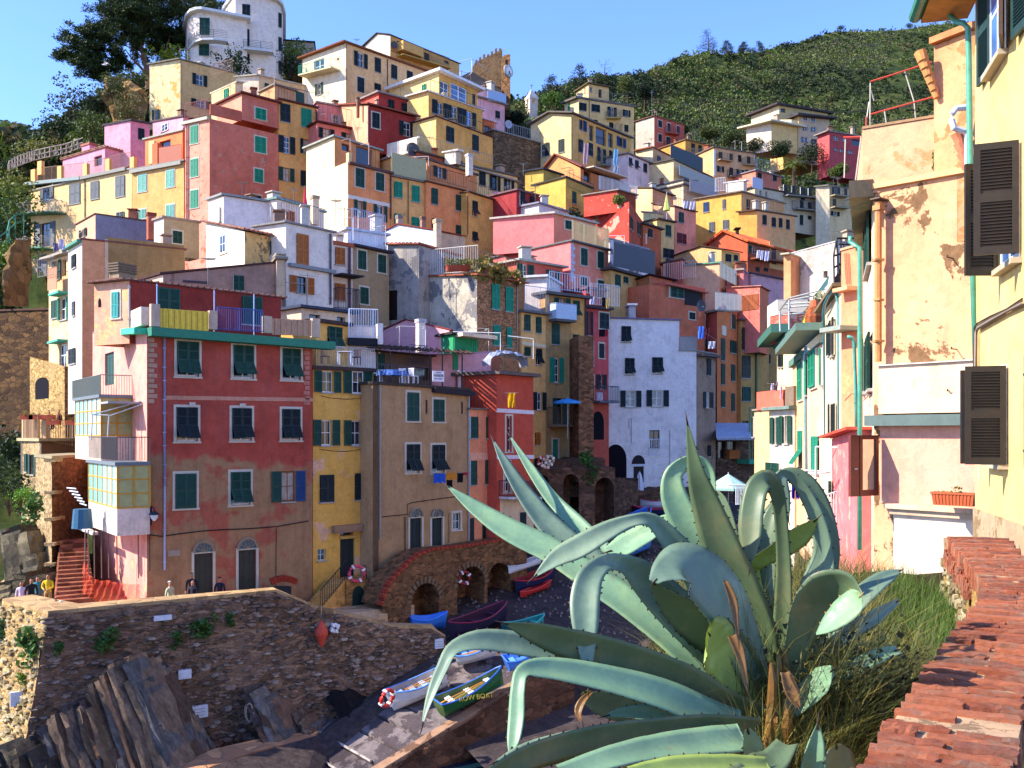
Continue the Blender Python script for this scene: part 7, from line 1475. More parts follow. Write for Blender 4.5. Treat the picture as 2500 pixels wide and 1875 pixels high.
def tree(t,x,y,d,hgt,lab,kind='pine',R=None,col='2a3a18',seed=1,group=None,name='tree',trunk_h=.35,leaf=.35,n=60):
 hgt*=.34;leaf*=.42;R=(R or 1)*.34;rs=random.Random(seed);r=thing(name,lab,'tree',P(t,x,y,d),group);mb=MB();lm_=MB();R=R or hgt*.35;top=hgt
 mb.tube([(0,0,-1.5),(rs.uniform(-.1,.1),0,hgt*.3),(rs.uniform(-.2,.2),0,hgt*.7),(0,0,hgt*.92)],[hgt*.035,hgt*.028,hgt*.016,hgt*.004],6)
 if kind=='pine':
  k=9
  for i in range(k):
   f=i/(k-1);z=hgt*(trunk_h+(1-trunk_h)*f*.97);rr=R*(1-f)**.75+.12*R;m=max(3,int(6*(1-f)+2))
   for q in range(m):
    a=rs.uniform(0,6.28);e=Vector((math.cos(a)*rr*rs.uniform(.5,1),math.sin(a)*rr*rs.uniform(.5,1),z+rs.uniform(-.04,.05)*hgt));mb.tube([(0,0,z-.03*hgt),e],[hgt*.008,.01],4);clump(lm_,e,R*.30,n,leaf,rs,.5,0,True,.2)
 elif kind=='round':
  for q in range(9):
   a=rs.uniform(0,6.28);e=Vector((math.cos(a)*R*.6*rs.random(),math.sin(a)*R*.6*rs.random(),hgt*rs.uniform(.45,.85)));mb.tube([(0,0,hgt*.25),e],[hgt*.012,.015],4);clump(lm_,e,R*.5,n*2,leaf,rs,.8)
 elif kind=='bare':
  for q in range(22):
   z=hgt*rs.uniform(.35,.95);a=rs.uniform(0,6.28);e=Vector((math.cos(a)*R*rs.uniform(.4,1),0.4*math.sin(a)*R,z+hgt*.15));mb.tube([(0,0,z-.1),e*.6+Vector((0,0,z*.3)),e],[hgt*.006,.02,.008],3);clump(lm_,e,R*.2,6,leaf,rs)
 mb.build('trunk',bark,r,(0,0,0));lm_.build('crown',leafmat(col,'tree_foliage'),r,(0,0,0));return r
RG='dark conifers along the right hand ridge'
for i,(t,x,y,d,hg,R,lab)in enumerate((('02',1690,485,292,24,11,'largest dark conifer on the right hand ridge'),('02',1845,445,300,10.5,6,'middle sized conifer right of the largest ridge conifer'),('02',1990,440,305,9,5.5,'small conifer on the ridge between two larger ones'),('02',2115,470,310,13,7,'ridge conifer with brown scrub beneath it'),('02',600,775,178,14,6.5,'dark pine rising behind the penthouse of the pale yellow house'),('02',370,860,180,14,8,'dark pine right of the small white steeple'),('02',1400,545,268,5,4,'low round bush tree on the rising ridge line'),('03',1240,245,395,7,6,'tiny tree on the vineyard crest'),('03',665,262,372,5,6,'dark shrub tree on top of the hill'))):
 tree(t,x,y,d,hg,lab,'pine' if i<6 else 'round',R,'22301a' if i<6 else '2c3c1c',20+i,None,'conifer' if i<6 else 'tree',.12,.8 if hg>8 else .5,44)
tree('02',820,730,200,15,'thin bare branched tree on the skyline right of the dark pine','bare',6,'4a5a34',41,None,'tree',.3,.35)
tree('02',380,950,172,11,'bright green round tree beside the steeple','round',7,'4f6a22',42,None,'tree',.3,.6,120)
for i,(x,y,d,hg,R,c,lab)in enumerate(((-20,930,160,7,5,'3f5a22','green tree under the clock tower'),(60,1090,150,8,6,'1c2a16','very dark tree in the hollow left of the yellow apartment house'),(30,1250,140,9,6,'18241a','dark shaded tree above the crimson cottages'),(760,760,190,9,7,'4a5528','olive green tree behind the tall pale yellow house'),(1150,900,180,14,7,'223018','dark tree left of the salmon red house'),(1010,820,185,12,8,'56602c','grey green tree on the slope above the salmon red house'),(1480,1160,172,7,6,'3a4a1c','green tree right of the salmon red house'),(1700,1200,168,9,7,'4a5424','olive tree above the mustard cottage'),(1900,1260,162,9,8,'3c4820','spreading olive tree above the peach house'),(2080,1320,158,8,7,'2a361a','dark green tree above the low pink house'))):
 tree('02',x,y,d,hg,lab,'round',R,c,50+i,None,'tree',.3,.55,130)
for i,(x,y,d,hg,R,c,lab)in enumerate(((420,1400,150,9,9,'2c3818','dark bushy tree under the red hillside house'),(640,1520,140,6,5,'5a6a2a','bright green tree beside the thin red poles'),(130,1340,152,7,7,'2c3a18','dark tree below the modern cream house'))):
 tree('03',x,y,d,hg,lab,'round',R,c,70+i,None,'tree',.3,.5,140)
r=thing('palm_tree','feathery palm between the low pink house and the cream balcony house','tree',P('03',270,1560,146));mb=MB();mb.tube([(0,0,-3),(0,0,3)],[.35,.25],8);mb.build('trunk',bark,r,(0,0,0));rs=random.Random(2)
for i in range(34):
 a=rs.uniform(0,6.28);el=rs.uniform(-.1,1.2);Lf=rs.uniform(2.2,3);mb=MB();prev=Vector((0,0,3));dirv=Vector((math.cos(a)*math.cos(el),math.sin(a)*math.cos(el),math.sin(el)));side=Vector((-math.sin(a),math.cos(a),0))
 for s in range(10):
  nx_=prev+dirv*Lf/10;dirv=(dirv+Vector((0,0,-.16))).normalized();w=.5*math.sin(math.pi*(s+1.3)/11.5)
  for sg in(-1,1):mb.add([prev,prev.lerp(nx_,.5),prev.lerp(nx_,.8)+side*sg*w-Vector((0,0,.35*w))],[(0,1,2)])
  mb.add([prev-side*.05,prev+side*.05,nx_],[(0,1,2)]);prev=nx_
 mb.build('frond',leafmat('66702c'),r,(0,0,0))
def umbrella_pine():
 r=thing('umbrella_pine','huge umbrella pine spreading over the hilltop left of the white villa','tree',P('00',1255,680,133));o=Vector(r.location);rs=random.Random(6)
 def q(x,y,d):return P('00',x,y,d)-o
 mb=MB();br=[([(1255,760,133),(1250,640,133),(1225,520,133),(1195,400,133),(1175,300,133),(1130,200,132)],[.45,.42,.36,.3,.22,.1]),([(1195,400,133),(1225,280,134),(1260,160,135),(1300,60,135)],[.25,.18,.12,.06]),([(1250,640,133),(1180,560,132),(1110,490,131),(1060,420,130)],[.22,.18,.12,.06]),([(1175,330,133),(1050,330,131),(930,380,129),(800,400,128)],[.15,.12,.08,.04]),([(1225,520,133),(1140,420,132),(1000,360,131)],[.16,.1,.05]),([(1130,200,132),(1050,120,131),(960,60,130)],[.1,.07,.04]),([(1245,600,133),(1330,560,134),(1400,420,135),(1450,250,136)],[.2,.15,.1,.06]),([(1180,320,133),(1210,200,133),(1190,60,133)],[.15,.1,.05])]
 for pts,rr in br:mb.tube([q(*p)for p in pts],rr,7)
 blobs=[(900,90,131,3.3),(1000,60,131,3.6),(870,170,130,2.5),(1010,150,130,3.0),(1130,60,132,3.8),(1260,40,133,3.8),(1380,40,135,3.8),(1470,60,137,3.4),(1560,40,140,3.4),(1640,60,142,2.6),(1440,170,136,3.4),(1330,170,135,3.2),(1200,150,131,2.6),(1120,230,131,2.2),(1480,270,137,2.8),(1370,290,136,2.4),(1010,270,130,2.3),(920,310,129,2.4),(820,330,128.5,2.4),(730,330,128,2.2),(660,370,127.5,2.2),(640,450,127,2.2),(740,430,127.5,2.6),(840,440,128.5,2.4),(640,540,127,2.0),(730,540,127.5,2.2),(820,560,128,2.0),(880,500,129,1.8),(930,610,129.5,1.4),(820,640,128.5,1.2),(990,470,130,1.6),(1030,540,130.5,1.0),(1050,20,131,3.4),(1200,-20,132,4),(1400,-30,135,4),(1120,330,132,1.6),(1290,330,134,1.8),(1170,440,133.5,1.5),(1290,450,135.5,2.2),(1400,380,136.5,2.4),(1500,370,138,2.2),(1700,20,144,3),(1780,40,145,2.4),(560,450,127,1.2),(1330,250,136,3.)]
 crown=MB();tw=MB()
 for x,y,d,R in blobs:
  c=q(x,y,d)
  for k in range(int(7+R*3)):
   v=Vector((rs.gauss(0,.5),rs.gauss(0,.5),rs.gauss(0,.38)))*R;e=c+v;clump(crown,e,R*.3,120,.42,rs,.6,0,True,.1)
   if k%5==0:tw.tube([c-Vector((0,0,R*.5)),e],[.04,.015],3)
 crown.build('crown',leafmat('314016','pine_needles',.15),r,(0,0,0));mb.build('trunk',flat('8a6a56',.95,0,.1,.3,2),r,(0,0,0));tw.build('branches',flat('5a4034',.95),r,(0,0,0))
umbrella_pine()
def bush(t,x,y,d,R,lab,c='4a5a22',fz=.85,n=900,leaf=None,name='bush'):
 r=thing(name,lab,'bush',P(t,x,y,d));rs=random.Random(int(x*3+y));mb=MB()
 for i in range(14):
  v=Vector((rs.gauss(0,.42),rs.gauss(0,.35),rs.gauss(0,.35)*fz))*R;clump(mb,v,R*.42,n//14,leaf or R*.11,rs,.85)
 mb.build('leaves',leafmat(c),r,(0,0,0));mb=MB()
 for i in range(8):mb.tube([(0,0,-R),(rs.uniform(-.3,.3)*R,0,-R*.2),(rs.uniform(-.6,.6)*R,rs.uniform(-.4,.4)*R,rs.uniform(0,.5)*R)],[.05,.03,.01],4)
 mb.build('stem',bark,r,(0,0,0));return r
for a in(('00',1400,470,131,2.6,'yellow green bush beside the white villa','7f8a24'),('00',2000,560,126,3.0,'dark round bush under the balcony of the white villa','2c3c1c'),('01',350,440,139,2.8,'bright bush right of the white villa','5f7224'),('01',300,520,137,2.4,'shaded bush at the foot of the white villa wall','26361a'),('00',1130,680,124,2.4,'olive bush on the cliff above the pink house','3f4a22'),('00',960,850,122,2.6,'grey brown bush clinging to the cliff','4f4a34'),('00',620,880,123,2.8,'tall grey green shrub on the left slope','4a5038'),('00',460,1050,122,2.4,'dark leafy fig on the left slope','2a401c'),('00',800,880,121,2.6,'dark shrub cluster under the pine branches','28361c'),('00',780,1080,119,2.6,'green shrub above the low pink house','4a5a26'),('00',330,1260,118,2.2,'sunlit low bushes at the left slope foot','7a7a34'),('00',120,1560,104,2.4,'yellow green bush at the left edge below the walkway','6a7028'),('10',100,120,100,3.0,'green bush left of the cream terrace house','5a6a28'),('10',60,330,92,2.8,'dark green creeper bush on the left cliff','32481e'),('10',20,600,86,2.4,'bright creeper on the cliff at the left edge','4f6a24'),('20',80,950,62,1.8,'dim scrub bush below the shaded wall','2f4020'),('20',170,1020,56,1.,'sunlit weed bush beside the left annex','5f8a24'),('00',950,720,119,2.0,'scraggy green bush over the top of the sandy cliff','4a5626'),('00',1080,930,116,2.0,'olive bush hiding the lower sandy cliff','5a5a2c'),('20',60,600,74,2.6,'dark thicket in the shade at the left edge','1f3018')):
 bush(*a)
cliffm=stone('8a7650','5a4c34','6a5c40',.9,1.2,1.,lichen='4a5228')
for t,pts,lab in(('10',[(40,560,84,3),(120,430,84,5),(250,420,86,7),(250,1000,86,4),(60,1000,82,2)],'pale conglomerate cliff left of the cream terrace house'),('00',[(880,830,121,3),(900,640,122,4),(1060,650,123,4),(1240,780,122,5),(1240,1080,119,3),(960,1060,118,3)],'sandy cliff face under the umbrella pine')):
 r=thing('cliff',lab,'cliff',P(t,pts[0][0],pts[0][1],pts[0][2]));o=Vector(r.location);mb=MB();cen=sum((P(t,x,y,d)for x,y,d,_ in pts),Vector())/len(pts);n=14
 ring0=[P(t,x,y,d)for x,y,d,_ in pts];k=len(ring0);R_=[]
 for i in range(n+1):
  row=[]
  for j in range(k*6):
   a=ring0[j//6].lerp(ring0[(j//6+1)%k],(j%6)/6);p=cen.lerp(a,i/n);p.y+=-.7*(1-(i/n)**2)+noise.noise(p*.5)*1.4+noise.noise(p*1.7)*.5;row.append(p-o)
  R_.append(row);mb.v+=[tuple(p)for p in row]
 m=k*6
 for i in range(n):
  for j in range(m):mb.f.append((i*m+j,i*m+(j+1)%m,(i+1)*m+(j+1)%m,(i+1)*m+j));mb.m.append(0)
 mb.build('rock_face',cliffm,r,(0,0,0))
h=H('house','modern cream house with wide sloping eaves and long balconies on the far green slope','03',158,(310,985),(570,1010),(70,None,164),bot=1280,f=plaster('a89c84',.2),l=plaster('c4ae68',.2),roof='4a4444',group=None,extra=2,rt=.3,ov=1.)
h.win('F w w 345 985 385 1020 ;F w w 412 990 450 1030;F h n 468 1000 530 1060;F w w 345 1060 385 1100;F w w 412 1070 460 1110;F w w 330 1155 390 1200;F h n 415 1175 465 1215;L w w 100 1080 145 1115;L w w 200 1095 240 1130;L h n 170 1175 245 1240;L w w 80 1170 150 1210')
g=House('','','03',156,(80,1040),(300,1075),(-130,1085),bot=1270,f=plaster('c4ac64',.2),l=plaster('f2ead8',.1),roof='d0c4a0',parent=h,dep=5,rt=.25,ov=1.2);g.finish()
g=House('','','03',161,(145,890),(560,960),(-90,980),bot=1010,f=plaster('b0a068',.2),l=plaster('e8dcb0',.2),roof='4a4040',parent=h,dep=6,rt=.3,ov=.8);g.win('F h n 160 915 200 950');g.finish()
h.balcony('L',-20,300,1075,1.4,1.1,'c9bc90','b8a878',solid=True);h.finish()
h=H('house','red hillside house half hidden behind dark trees on the far slope','03',150,(570,1112),(860,1160),(470,1150),bot=1380,f=plaster('a83a44',.2),l=plaster('b8404a',.2),roof='9a8a84',group=None,extra=2,rt=.15,ov=.5)
h.win('F w w 605 1148 645 1185;F w w 675 1165 715 1195;F h n 760 1180 840 1230;F w w 610 1245 640 1272;F w w 720 1268 765 1295;F w w 655 1255 685 1282');h.finish()
r=thing('footpath_railing','pale wooden railing of the cliff path curving at the left edge','railing',P('00',70,1440,110));ro=Vector(r.location);mb=MB();pts=[P('00',x,y,d)for x,y,d in((70,1470,108),(80,1440,109),(150,1400,110),(230,1370,111),(290,1350,112),(420,1320,112),(560,1290,113),(700,1240,114))]
for a,b in zip(pts,pts[1:]):
 for hz in(0,.55,1.1):mb.tube([a-ro+Vector((0,0,hz)),b-ro+Vector((0,0,hz))],.06,4)
 for i in range(3):c=a.lerp(b,i/3);mb.tube([c-ro,c-ro+Vector((0,0,1.2))],.06,4);mb.tube([c-ro+Vector((0,0,1.1)),c.lerp(b,.33)-ro],.05,4)
mb.build('rails',flat('b8a890'),r,(0,0,0))
r=thing('handrail','green metal handrail beside the terrace house balcony at the left edge','railing',P('10',60,350,90));ro=Vector(r.location);mb=MB();pts=[P('10',x,y,d)for x,y,d in((-20,420,88),(60,360,89),(80,270,90),(130,225,91),(200,205,92),(200,300,92))]
for a,b in zip(pts,pts[1:]):mb.tube([a-ro,b-ro],.06,5);mb.tube([a-ro-Vector((0,0,.8)),b-ro-Vector((0,0,.8))],.05,5);mb.tube([a-ro,a-ro-Vector((0,0,2.2))],.05,4)
mb.build('rails',flat('3f8a6c'),r,(0,0,0))
r=thing('seagull','white gull gliding in front of the umbrella pine','bird',P('00',883,545,105));mb=MB();mb.tube([(-.32,0,.02),(-.2,0,.0),(0,0,0),(.2,0,-.03),(.3,0,-.04)],[.01,.06,.09,.05,.01],7);mb.build('body',flat('e4e2dc'),r,(0,0,0))
for s_ in(-1,1):m_=MB();m_.add([(-.1,0,.03),(.12,0,.03),(.3,s_*.25,.3),(.5*s_,s_*.5,.26 if s_<0 else .1),(.05,s_*.25,.32)],[(0,1,2,4),(2,3,4)]);m_.add([(-.1,0,.01),(.12,0,.01),(.3,s_*.25,.28),(.5*s_,s_*.5,.24 if s_<0 else .08),(.05,s_*.25,.3)],[(0,1,2,4),(2,3,4)]);m_.build('wing',flat('d8d8d6'),r,(0,0,0))
def agm(h,h2,nm='agave_leaf'):
 key=('ag',h)
 if key in MATS:return MATS[key]
 m,n,b=nodes(nm,.42,.4);pos=wcoord(n);nn=noise_(n,pos,3.5,6,.65,.3);col=ramp(n,nn,[(.3,mul(rgb(h),.8)),(.5,rgb(h)),(.68,rgb(h2))])
 sp=noise_(n,pos,26,5,.8);col=mixc(n,ramp(n,sp,[(.66,(0,0,0)),(.72,(.8,.8,.8))]),col,rgb('a08a5a'));col=mixc(n,ramp(n,noise_(n,pos,7,6,.75),[(.62,(0,0,0)),(.7,(.6,.6,.6))]),col,rgb('8a8458'));fine=noise_(n,pos,60,4,.7);col=mixc(n,.35,col,ramp(n,fine,[(.35,(.75,.78,.8)),(.6,(1.1,1.1,1.1))]),'MULTIPLY')
 L(n,col,b.inputs['Base Color']);bump(n,b,noise_(n,pos,40,5,.7),.12,.004)
 tl=N(n,'ShaderNodeBsdfTranslucent');L(n,mixc(n,.5,col,rgb('a8c040')),tl.inputs[0]);mx=N(n,'ShaderNodeMixShader');mx.inputs[0].default_value=.16;out=n.nodes['Material Output'];L(n,b.outputs[0],mx.inputs[1]);L(n,tl.outputs[0],mx.inputs[2]);L(n,mx.outputs[0],out.inputs[0])
 MATS[key]=m;return m
AG={'b':agm('6c826a','8a9c7c'),'g':agm('7d9e78','98b37c'),'y':agm('94a850','a8b85c'),'o':agm('5c6e4c','7a7a54')}
EDGE,SPINE=flat('b9b68a',.7,0,.3,.2,30),flat('3a2418',.6)
agr=thing('agave','huge blue green agave with long arching toothed leaves filling the foreground','agave',P('G',1640,1180,3.5));ago=Vector(agr.location)
def cr(p,t):
 n=len(p)-1;u=t*n;k=min(int(u),n-1);f=u-k;g=lambda i:p[max(0,min(n,i))];a,b,c,d=g(k-1),g(k),g(k+1),g(k+2)
 return[.5*((2*b[i])+(-a[i]+c[i])*f+(2*a[i]-5*b[i]+4*c[i]-d[i])*f*f+(-a[i]+3*b[i]-3*c[i]+d[i])*f**3)for i in range(len(b))]
rsl=random.Random(17)
def leaf(pts,d0,d1,roll0=20,roll1=20,mat='b',gut=.2,dm=None,brown=False):
 """pts from root to tip: (x, y, visible width) in frame G; rolls tilt the blade about its axis (+ opens to the sky)"""
 n=40;C_=[cr([(*p,)for p in pts],i/n)for i in range(n+1)];W3=[]
 for i,(x,y,w)in enumerate(C_):
  f=i/n;d=d0+(d1-d0)*f if dm is None else(1-f)**2*d0+2*f*(1-f)*dm+f*f*d1;sx,sy=px('G',x,y);W3.append((PW(sx,sy,d),max(w*1.1,1.2)*.5425*d/F,math.radians(roll0+(roll1-roll0)*f)))
 mb=MB();rings=[];K=7
 for i,(p,w,ro_)in enumerate(W3):
  t=(W3[min(i+1,n)][0]-W3[max(i-1,0)][0]).normalized();view=(p-Vector((0,0,CZ))).normalized();s=t.cross(view).normalized();nr=s.cross(t).normalized()
  if nr.dot(view)>0:nr=-nr
  if(s.z>0)if i==0 else(s.dot(ls_)<0):s=-s
  ls_=s
  ca,sa=math.cos(ro_),math.sin(ro_);side=s*ca+nr*sa;nm=nr*ca-s*sa;w=w/max(.35,ca);f=i/n;g=gut*(1-f*.4);th=w*.13*(1-f*.6)+.0012;ring=[]
  wob=noise.noise(Vector((i*.25,x*.01,pts[0][0])))*.04
  for j in range(K):q=(j/(K-1)-.5)*2;ring.append(p+side*(w*.5*q)+nm*(g*w*(abs(q)**1.25-.5)+wob*w*q))
  for j in range(K-1,-1,-1):q=(j/(K-1)-.5)*2;ring.append(p+side*(w*.5*q*.985)+nm*(g*w*(abs(q)**1.25-.5)+wob*w*q-th*(1-q*q*.85)))
  rings.append((ring,side,nm,w,t))
  mb.v+=[tuple(v-ago)for v in ring]
 M2=2*K
 for i in range(n):
  for j in range(M2):mb.f.append((i*M2+j,i*M2+(j+1)%M2,(i+1)*M2+(j+1)%M2,(i+1)*M2+j));mb.m.append(1 if j in(K-1,M2-1)else 0)
 mb.f.append(tuple(range(M2)));mb.m.append(0)
 acc=0.;nxt=.03
 for i in range(1,n):
  a,b=rings[i-1],rings[i];acc+=(Vector(b[0][0])-Vector(a[0][0])).length
  if acc>nxt and i>3:
   nxt=acc+rsl.uniform(.022,.045)
   for j,sg in((0,-1),(K-1,1)):
    p=b[0][j]-ago;sc_=.0058*min(1,b[3]/.05);mb.add([p-b[4]*sc_*.8,p+b[4]*sc_*.8,p+b[1]*sg*sc_*1.3-b[4]*sc_*.4,p-b[2]*sc_*.6],[(0,1,2),(1,3,2),(3,0,2)],2)
 tip=rings[-1];c=sum(tip[0],Vector())/M2-ago;mb.tube([c-tip[4]*.02,c,c+tip[4]*.03],[.004,.003,.0006],5,2)
 o=mb.build('leaf',[AG[mat],EDGE,SPINE if not brown else flat('a8884a')],agr,(0,0,0),smooth=True);return o
LV=[([(1560,1290,130),(1440,1180,150),(1180,950,130),(960,780,110),(780,660,112),(640,535,100),(520,385,72),(430,240,40),(372,130,3)],3.5,4.1,38,30,'b'),([(1580,1260,100),(1400,1080,110),(1150,870,90),(960,730,80),(850,610,70),(740,500,66),(640,400,56),(540,260,38),(447,112,3)],3.55,4.25,18,10,'g'),([(1560,1330,130),(1400,1210,140),(1180,1030,125),(980,870,120),(820,760,115),(650,645,105),(450,545,92),(300,445,62),(165,340,3)],3.4,3.9,30,34,'g'),([(1590,1200,120),(1500,1020,140),(1390,860,130),(1270,700,115),(1180,590,95),(1090,500,62),(1000,500,52),(890,545,78),(760,620,96),(660,670,72),(555,758,3)],3.5,3.35,-12,26,'b'),([(1560,1150,90),(1420,800,80),(1330,600,60),(1250,505,50),(1170,500,55),(1060,560,82),(960,615,84),(888,640,40)],3.7,3.75,30,40,'g'),([(1580,1240,150),(1460,1160,165),(1300,1010,170),(1150,860,165),(1040,750,130),(960,695,78),(880,690,74),(815,750,105),(790,850,122),(790,960,112),(797,1090,66),(805,1262,3)],3.45,3.0,35,-12,'b',.2,3.2),([(1640,1230,130),(1590,1110,150),(1545,960,172),(1480,800,178),(1420,660,168),(1370,520,140),(1325,390,108),(1285,260,66),(1247,45,3)],3.5,3.25,-28,-20,'o',.12),([(1620,1220,110),(1520,960,130),(1420,780,130),(1320,640,125),(1240,500,125),(1190,390,110),(1185,300,80),(1235,245,60),(1300,240,62),(1345,290,56),(1372,390,10)],3.65,3.7,-30,35,'g',.12),([(1560,1230,120),(1490,1030,150),(1420,880,190),(1330,770,210),(1230,705,180),(1150,730,110),(1100,775,40)],3.3,3.1,48,30,'b',.1),([(1570,1250,120),(1450,1080,160),(1330,980,175),(1220,900,130),(1140,830,70),(1098,778,16)],3.36,3.16,-35,-30,'o',.1),([(1665,1230,90),(1672,1080,80),(1682,900,74),(1684,700,60),(1672,500,54),(1655,380,60),(1615,310,74),(1565,350,92),(1540,460,98),(1533,590,84),(1528,716,6)],3.6,3.35,20,-25,'o',.15),([(1690,1240,110),(1740,1070,125),(1800,900,135),(1850,740,110),(1862,620,74),(1830,480,60),(1770,360,52),(1715,300,44),(1672,300,50),(1680,400,60),(1705,500,6)],3.62,3.6,30,10,'b'),([(1700,1230,60),(1790,1000,60),(1880,780,50),(1905,620,50),(1870,460,56),(1800,340,62),(1720,290,52),(1650,300,26),(1620,350,5)],3.75,3.85,-35,-30,'o'),([(1620,1220,80),(1590,1030,78),(1560,880,74),(1535,740,66),(1550,700,60),(1600,665,62),(1680,620,80),(1760,560,80),(1836,490,8)],3.75,3.55,30,42,'y'),([(1640,1220,70),(1600,900,90),(1600,700,100),(1620,540,95),(1650,440,60),(1690,420,10)],3.9,4.0,-30,-30,'o'),([(1600,1220,80),(1520,960,90),(1465,700,80),(1430,520,70),(1400,410,50),(1372,360,6)],3.85,4.0,-34,-20,'o'),([(1700,1250,50),(1740,1080,90),(1800,930,160),(1870,830,190),(1950,800,150),(2010,830,70),(2030,860,20)],3.3,3.05,-25,-35,'o',.1),([(1830,1010,8),(1880,970,60),(1950,910,100),(2010,860,90),(2032,835,20)],3.1,3.0,35,40,'g',.1,None,True),([(1680,1260,70),(1770,1130,84),(1880,1010,80),(1980,900,82),(2080,800,76),(2150,750,56),(2212,722,5)],3.6,3.9,30,30,'b'),([(1700,1270,60),(1850,1100,80),(1980,1000,70),(2100,930,60),(2200,860,20)],3.8,4.2,-30,-20,'b'),([(1560,1400,150),(1400,1330,160),(1230,1225,160),(1050,1150,150),(880,1095,140),(700,1045,125),(560,1000,84),(420,960,4)],3.2,2.95,-22,-28,'o',.14),([(1550,1420,130),(1350,1350,130),(1150,1260,110),(930,1150,105),(700,1095,96),(480,1055,96),(320,1040,84),(200,1075,58),(150,1160,50),(110,1250,42),(75,1350,20),(55,1430,3)],3.25,2.85,20,36,'b',.2),([(1500,1430,110),(1340,1375,120),(1150,1290,118),(950,1230,108),(750,1185,96),(600,1165,84),(510,1180,60),(488,1260,60),(482,1380,66),(470,1480,56),(455,1540,20)],3.1,2.75,42,15,'g',.2),([(1560,1440,100),(1350,1430,110),(1100,1450,112),(850,1480,112),(640,1530,108),(480,1590,96),(330,1680,70)],3.0,2.5,-20,-28,'o',.14),([(1500,1440,60),(1200,1440,60),(950,1450,60),(720,1480,56),(520,1530,46),(380,1590,6)],3.05,2.6,44,44,'b',.14),([(1520,1480,110),(1300,1500,110),(1100,1525,100),(900,1570,92),(700,1640,84)],2.9,2.5,40,40,'g',.15),([(1400,1400,80),(1250,1370,84),(1080,1350,100),(920,1330,110),(830,1300,80),(790,1270,40)],3.3,3.2,-30,-30,'b'),([(1400,1420,50),(1250,1390,60),(1100,1370,70),(960,1365,40),(880,1380,6)],3.2,3.1,40,40,'g'),([(1540,1340,90),(1450,1190,130),(1400,1100,165),(1370,1040,165),(1350,1010,110)],3.25,3.1,40,42,'y',.1),([(1560,1660,70),(1555,1580,90),(1540,1500,80),(1520,1440,30)],2.85,2.8,10,10,'g'),([(1800,1700,100),(1815,1600,96),(1830,1500,66),(1837,1408,4)],2.7,2.7,-14,-10,'g',.3),([(1960,1700,120),(1940,1620,130),(1925,1550,110),(1920,1510,40)],2.65,2.6,20,20,'b',.1),([(1700,1360,70),(1790,1280,96),(1860,1215,92),(1905,1170,30)],3.2,3.1,40,40,'g',.1),([(1850,1230,60),(1990,1170,70),(2110,1110,60),(2200,1080,40)],3.5,3.6,30,30,'g'),([(1700,1500,80),(1640,1580,110),(1560,1620,120),(1480,1660,100)],2.7,2.5,30,30,'o'),([(1550,1300,110),(1420,1120,120),(1300,960,110),(1180,840,90),(1080,740,60),(990,680,10)],3.65,3.9,-30,-20,'b'),([(1540,1360,100),(1350,1150,110),(1200,1010,96),(1020,840,80),(900,700,50),(820,620,8)],3.7,4.1,-28,-20,'b'),([(1620,1600,60),(1400,1600,80),(1180,1610,80),(1000,1640,60)],2.6,2.4,35,35,'y')]
for a in LV:leaf(*a)
dry=agm('7a5426','9a7038','dry_leaf')
mb=MB();rs=random.Random(2)
for x,y0,y1,w,d in((1650,1100,1500,.035,3.2),(1690,1080,1460,.03,3.25),(1620,1140,1640,.04,3.1),(1700,1300,1680,.05,3.1),(1660,1350,1720,.07,3.15)):
 pts=[P('G',x+rs.uniform(-14,14),y0+(y1-y0)*i/6,d)-ago for i in range(7)];mb.tube(pts,[w*q_*.4 for q_ in(.3,.9,1.1,.8,1.15,1,.8)],7)
mb.build('trunk',dry,agr,(0,0,0))
for pts in([(1690,1180,40),(1720,1270,60),(1750,1340,20)],[(1420,770,20),(1455,860,34),(1470,960,20),(1480,1040,8)],[(820,1270,10),(780,1310,30),(760,1360,30),(775,1410,4)],[(1450,1015,40),(1480,1080,44),(1500,1160,30),(1520,1260,10)]):
 o=leaf(pts,3.05,3.0,10,30,'g',.3);o.data.materials[0]=dry;o.name='dry_leaf'
soil,n_,b__=nodes('dry_soil',.95,.1);L(n_,ramp(n_,noise_(n_,wcoord(n_),6,8,.8),[(.35,rgb('1e1a12')),(.55,rgb('3c3420')),(.7,rgb('5c4c30'))]),b__.inputs['Base Color']);bump(n_,b__,noise_(n_,wcoord(n_),20,6,.8),.8,.03)
mb=MB();nx,ny=70,80
def bankz(x,y):
 edge=.75 if y<5 else .75+(y-5)*.25;e=max(0,edge-x);z=12.72-e*e*2.4-e*.8;z+=.28*math.exp(-((x-.98)**2+(y-3.6)**2)/.25);
 if y>8.5:z-=(y-8.5)**2*.25
 return max(z,-1)+noise.noise(Vector((x*3,y*3,0)))*.04
for j in range(ny+1):
 for i in range(nx+1):x,y=-1.5+i*.12,1.2+j*.12+max(0,j-60)*.3;mb.v.append((x,y,bankz(x,y)))
for j in range(ny):
 for i in range(nx):mb.f.append((j*(nx+1)+i,j*(nx+1)+i+1,(j+1)*(nx+1)+i+1,(j+1)*(nx+1)+i));mb.m.append(0)
o=mb.build('bank',soil,smooth=True);o['kind']='structure'
pl=slab('path',[(1.6,-2,12.2),(6,-2,12.2),(6,7.5,12.3),(4.2,7.5,12.3),(3.3,5,12.3),(1.9,2.6,12.2)],.3,plaster('8a7f70',.5))
bw=thing('brick_parapet','old red brick parapet with worn on-edge bricks and sandy mortar, lower right corner','brick wall',(2.52,5.0,12.4));bo_=Vector(bw.location)
LE=[(.02,1.0),(.50,1.75),(.81,2.26),(1.48,3.36),(2.20,4.5),(2.56,5.1),(2.74,5.6),(3.0,6.3),(3.35,7.24),(3.42,7.5)];ZT=13.2
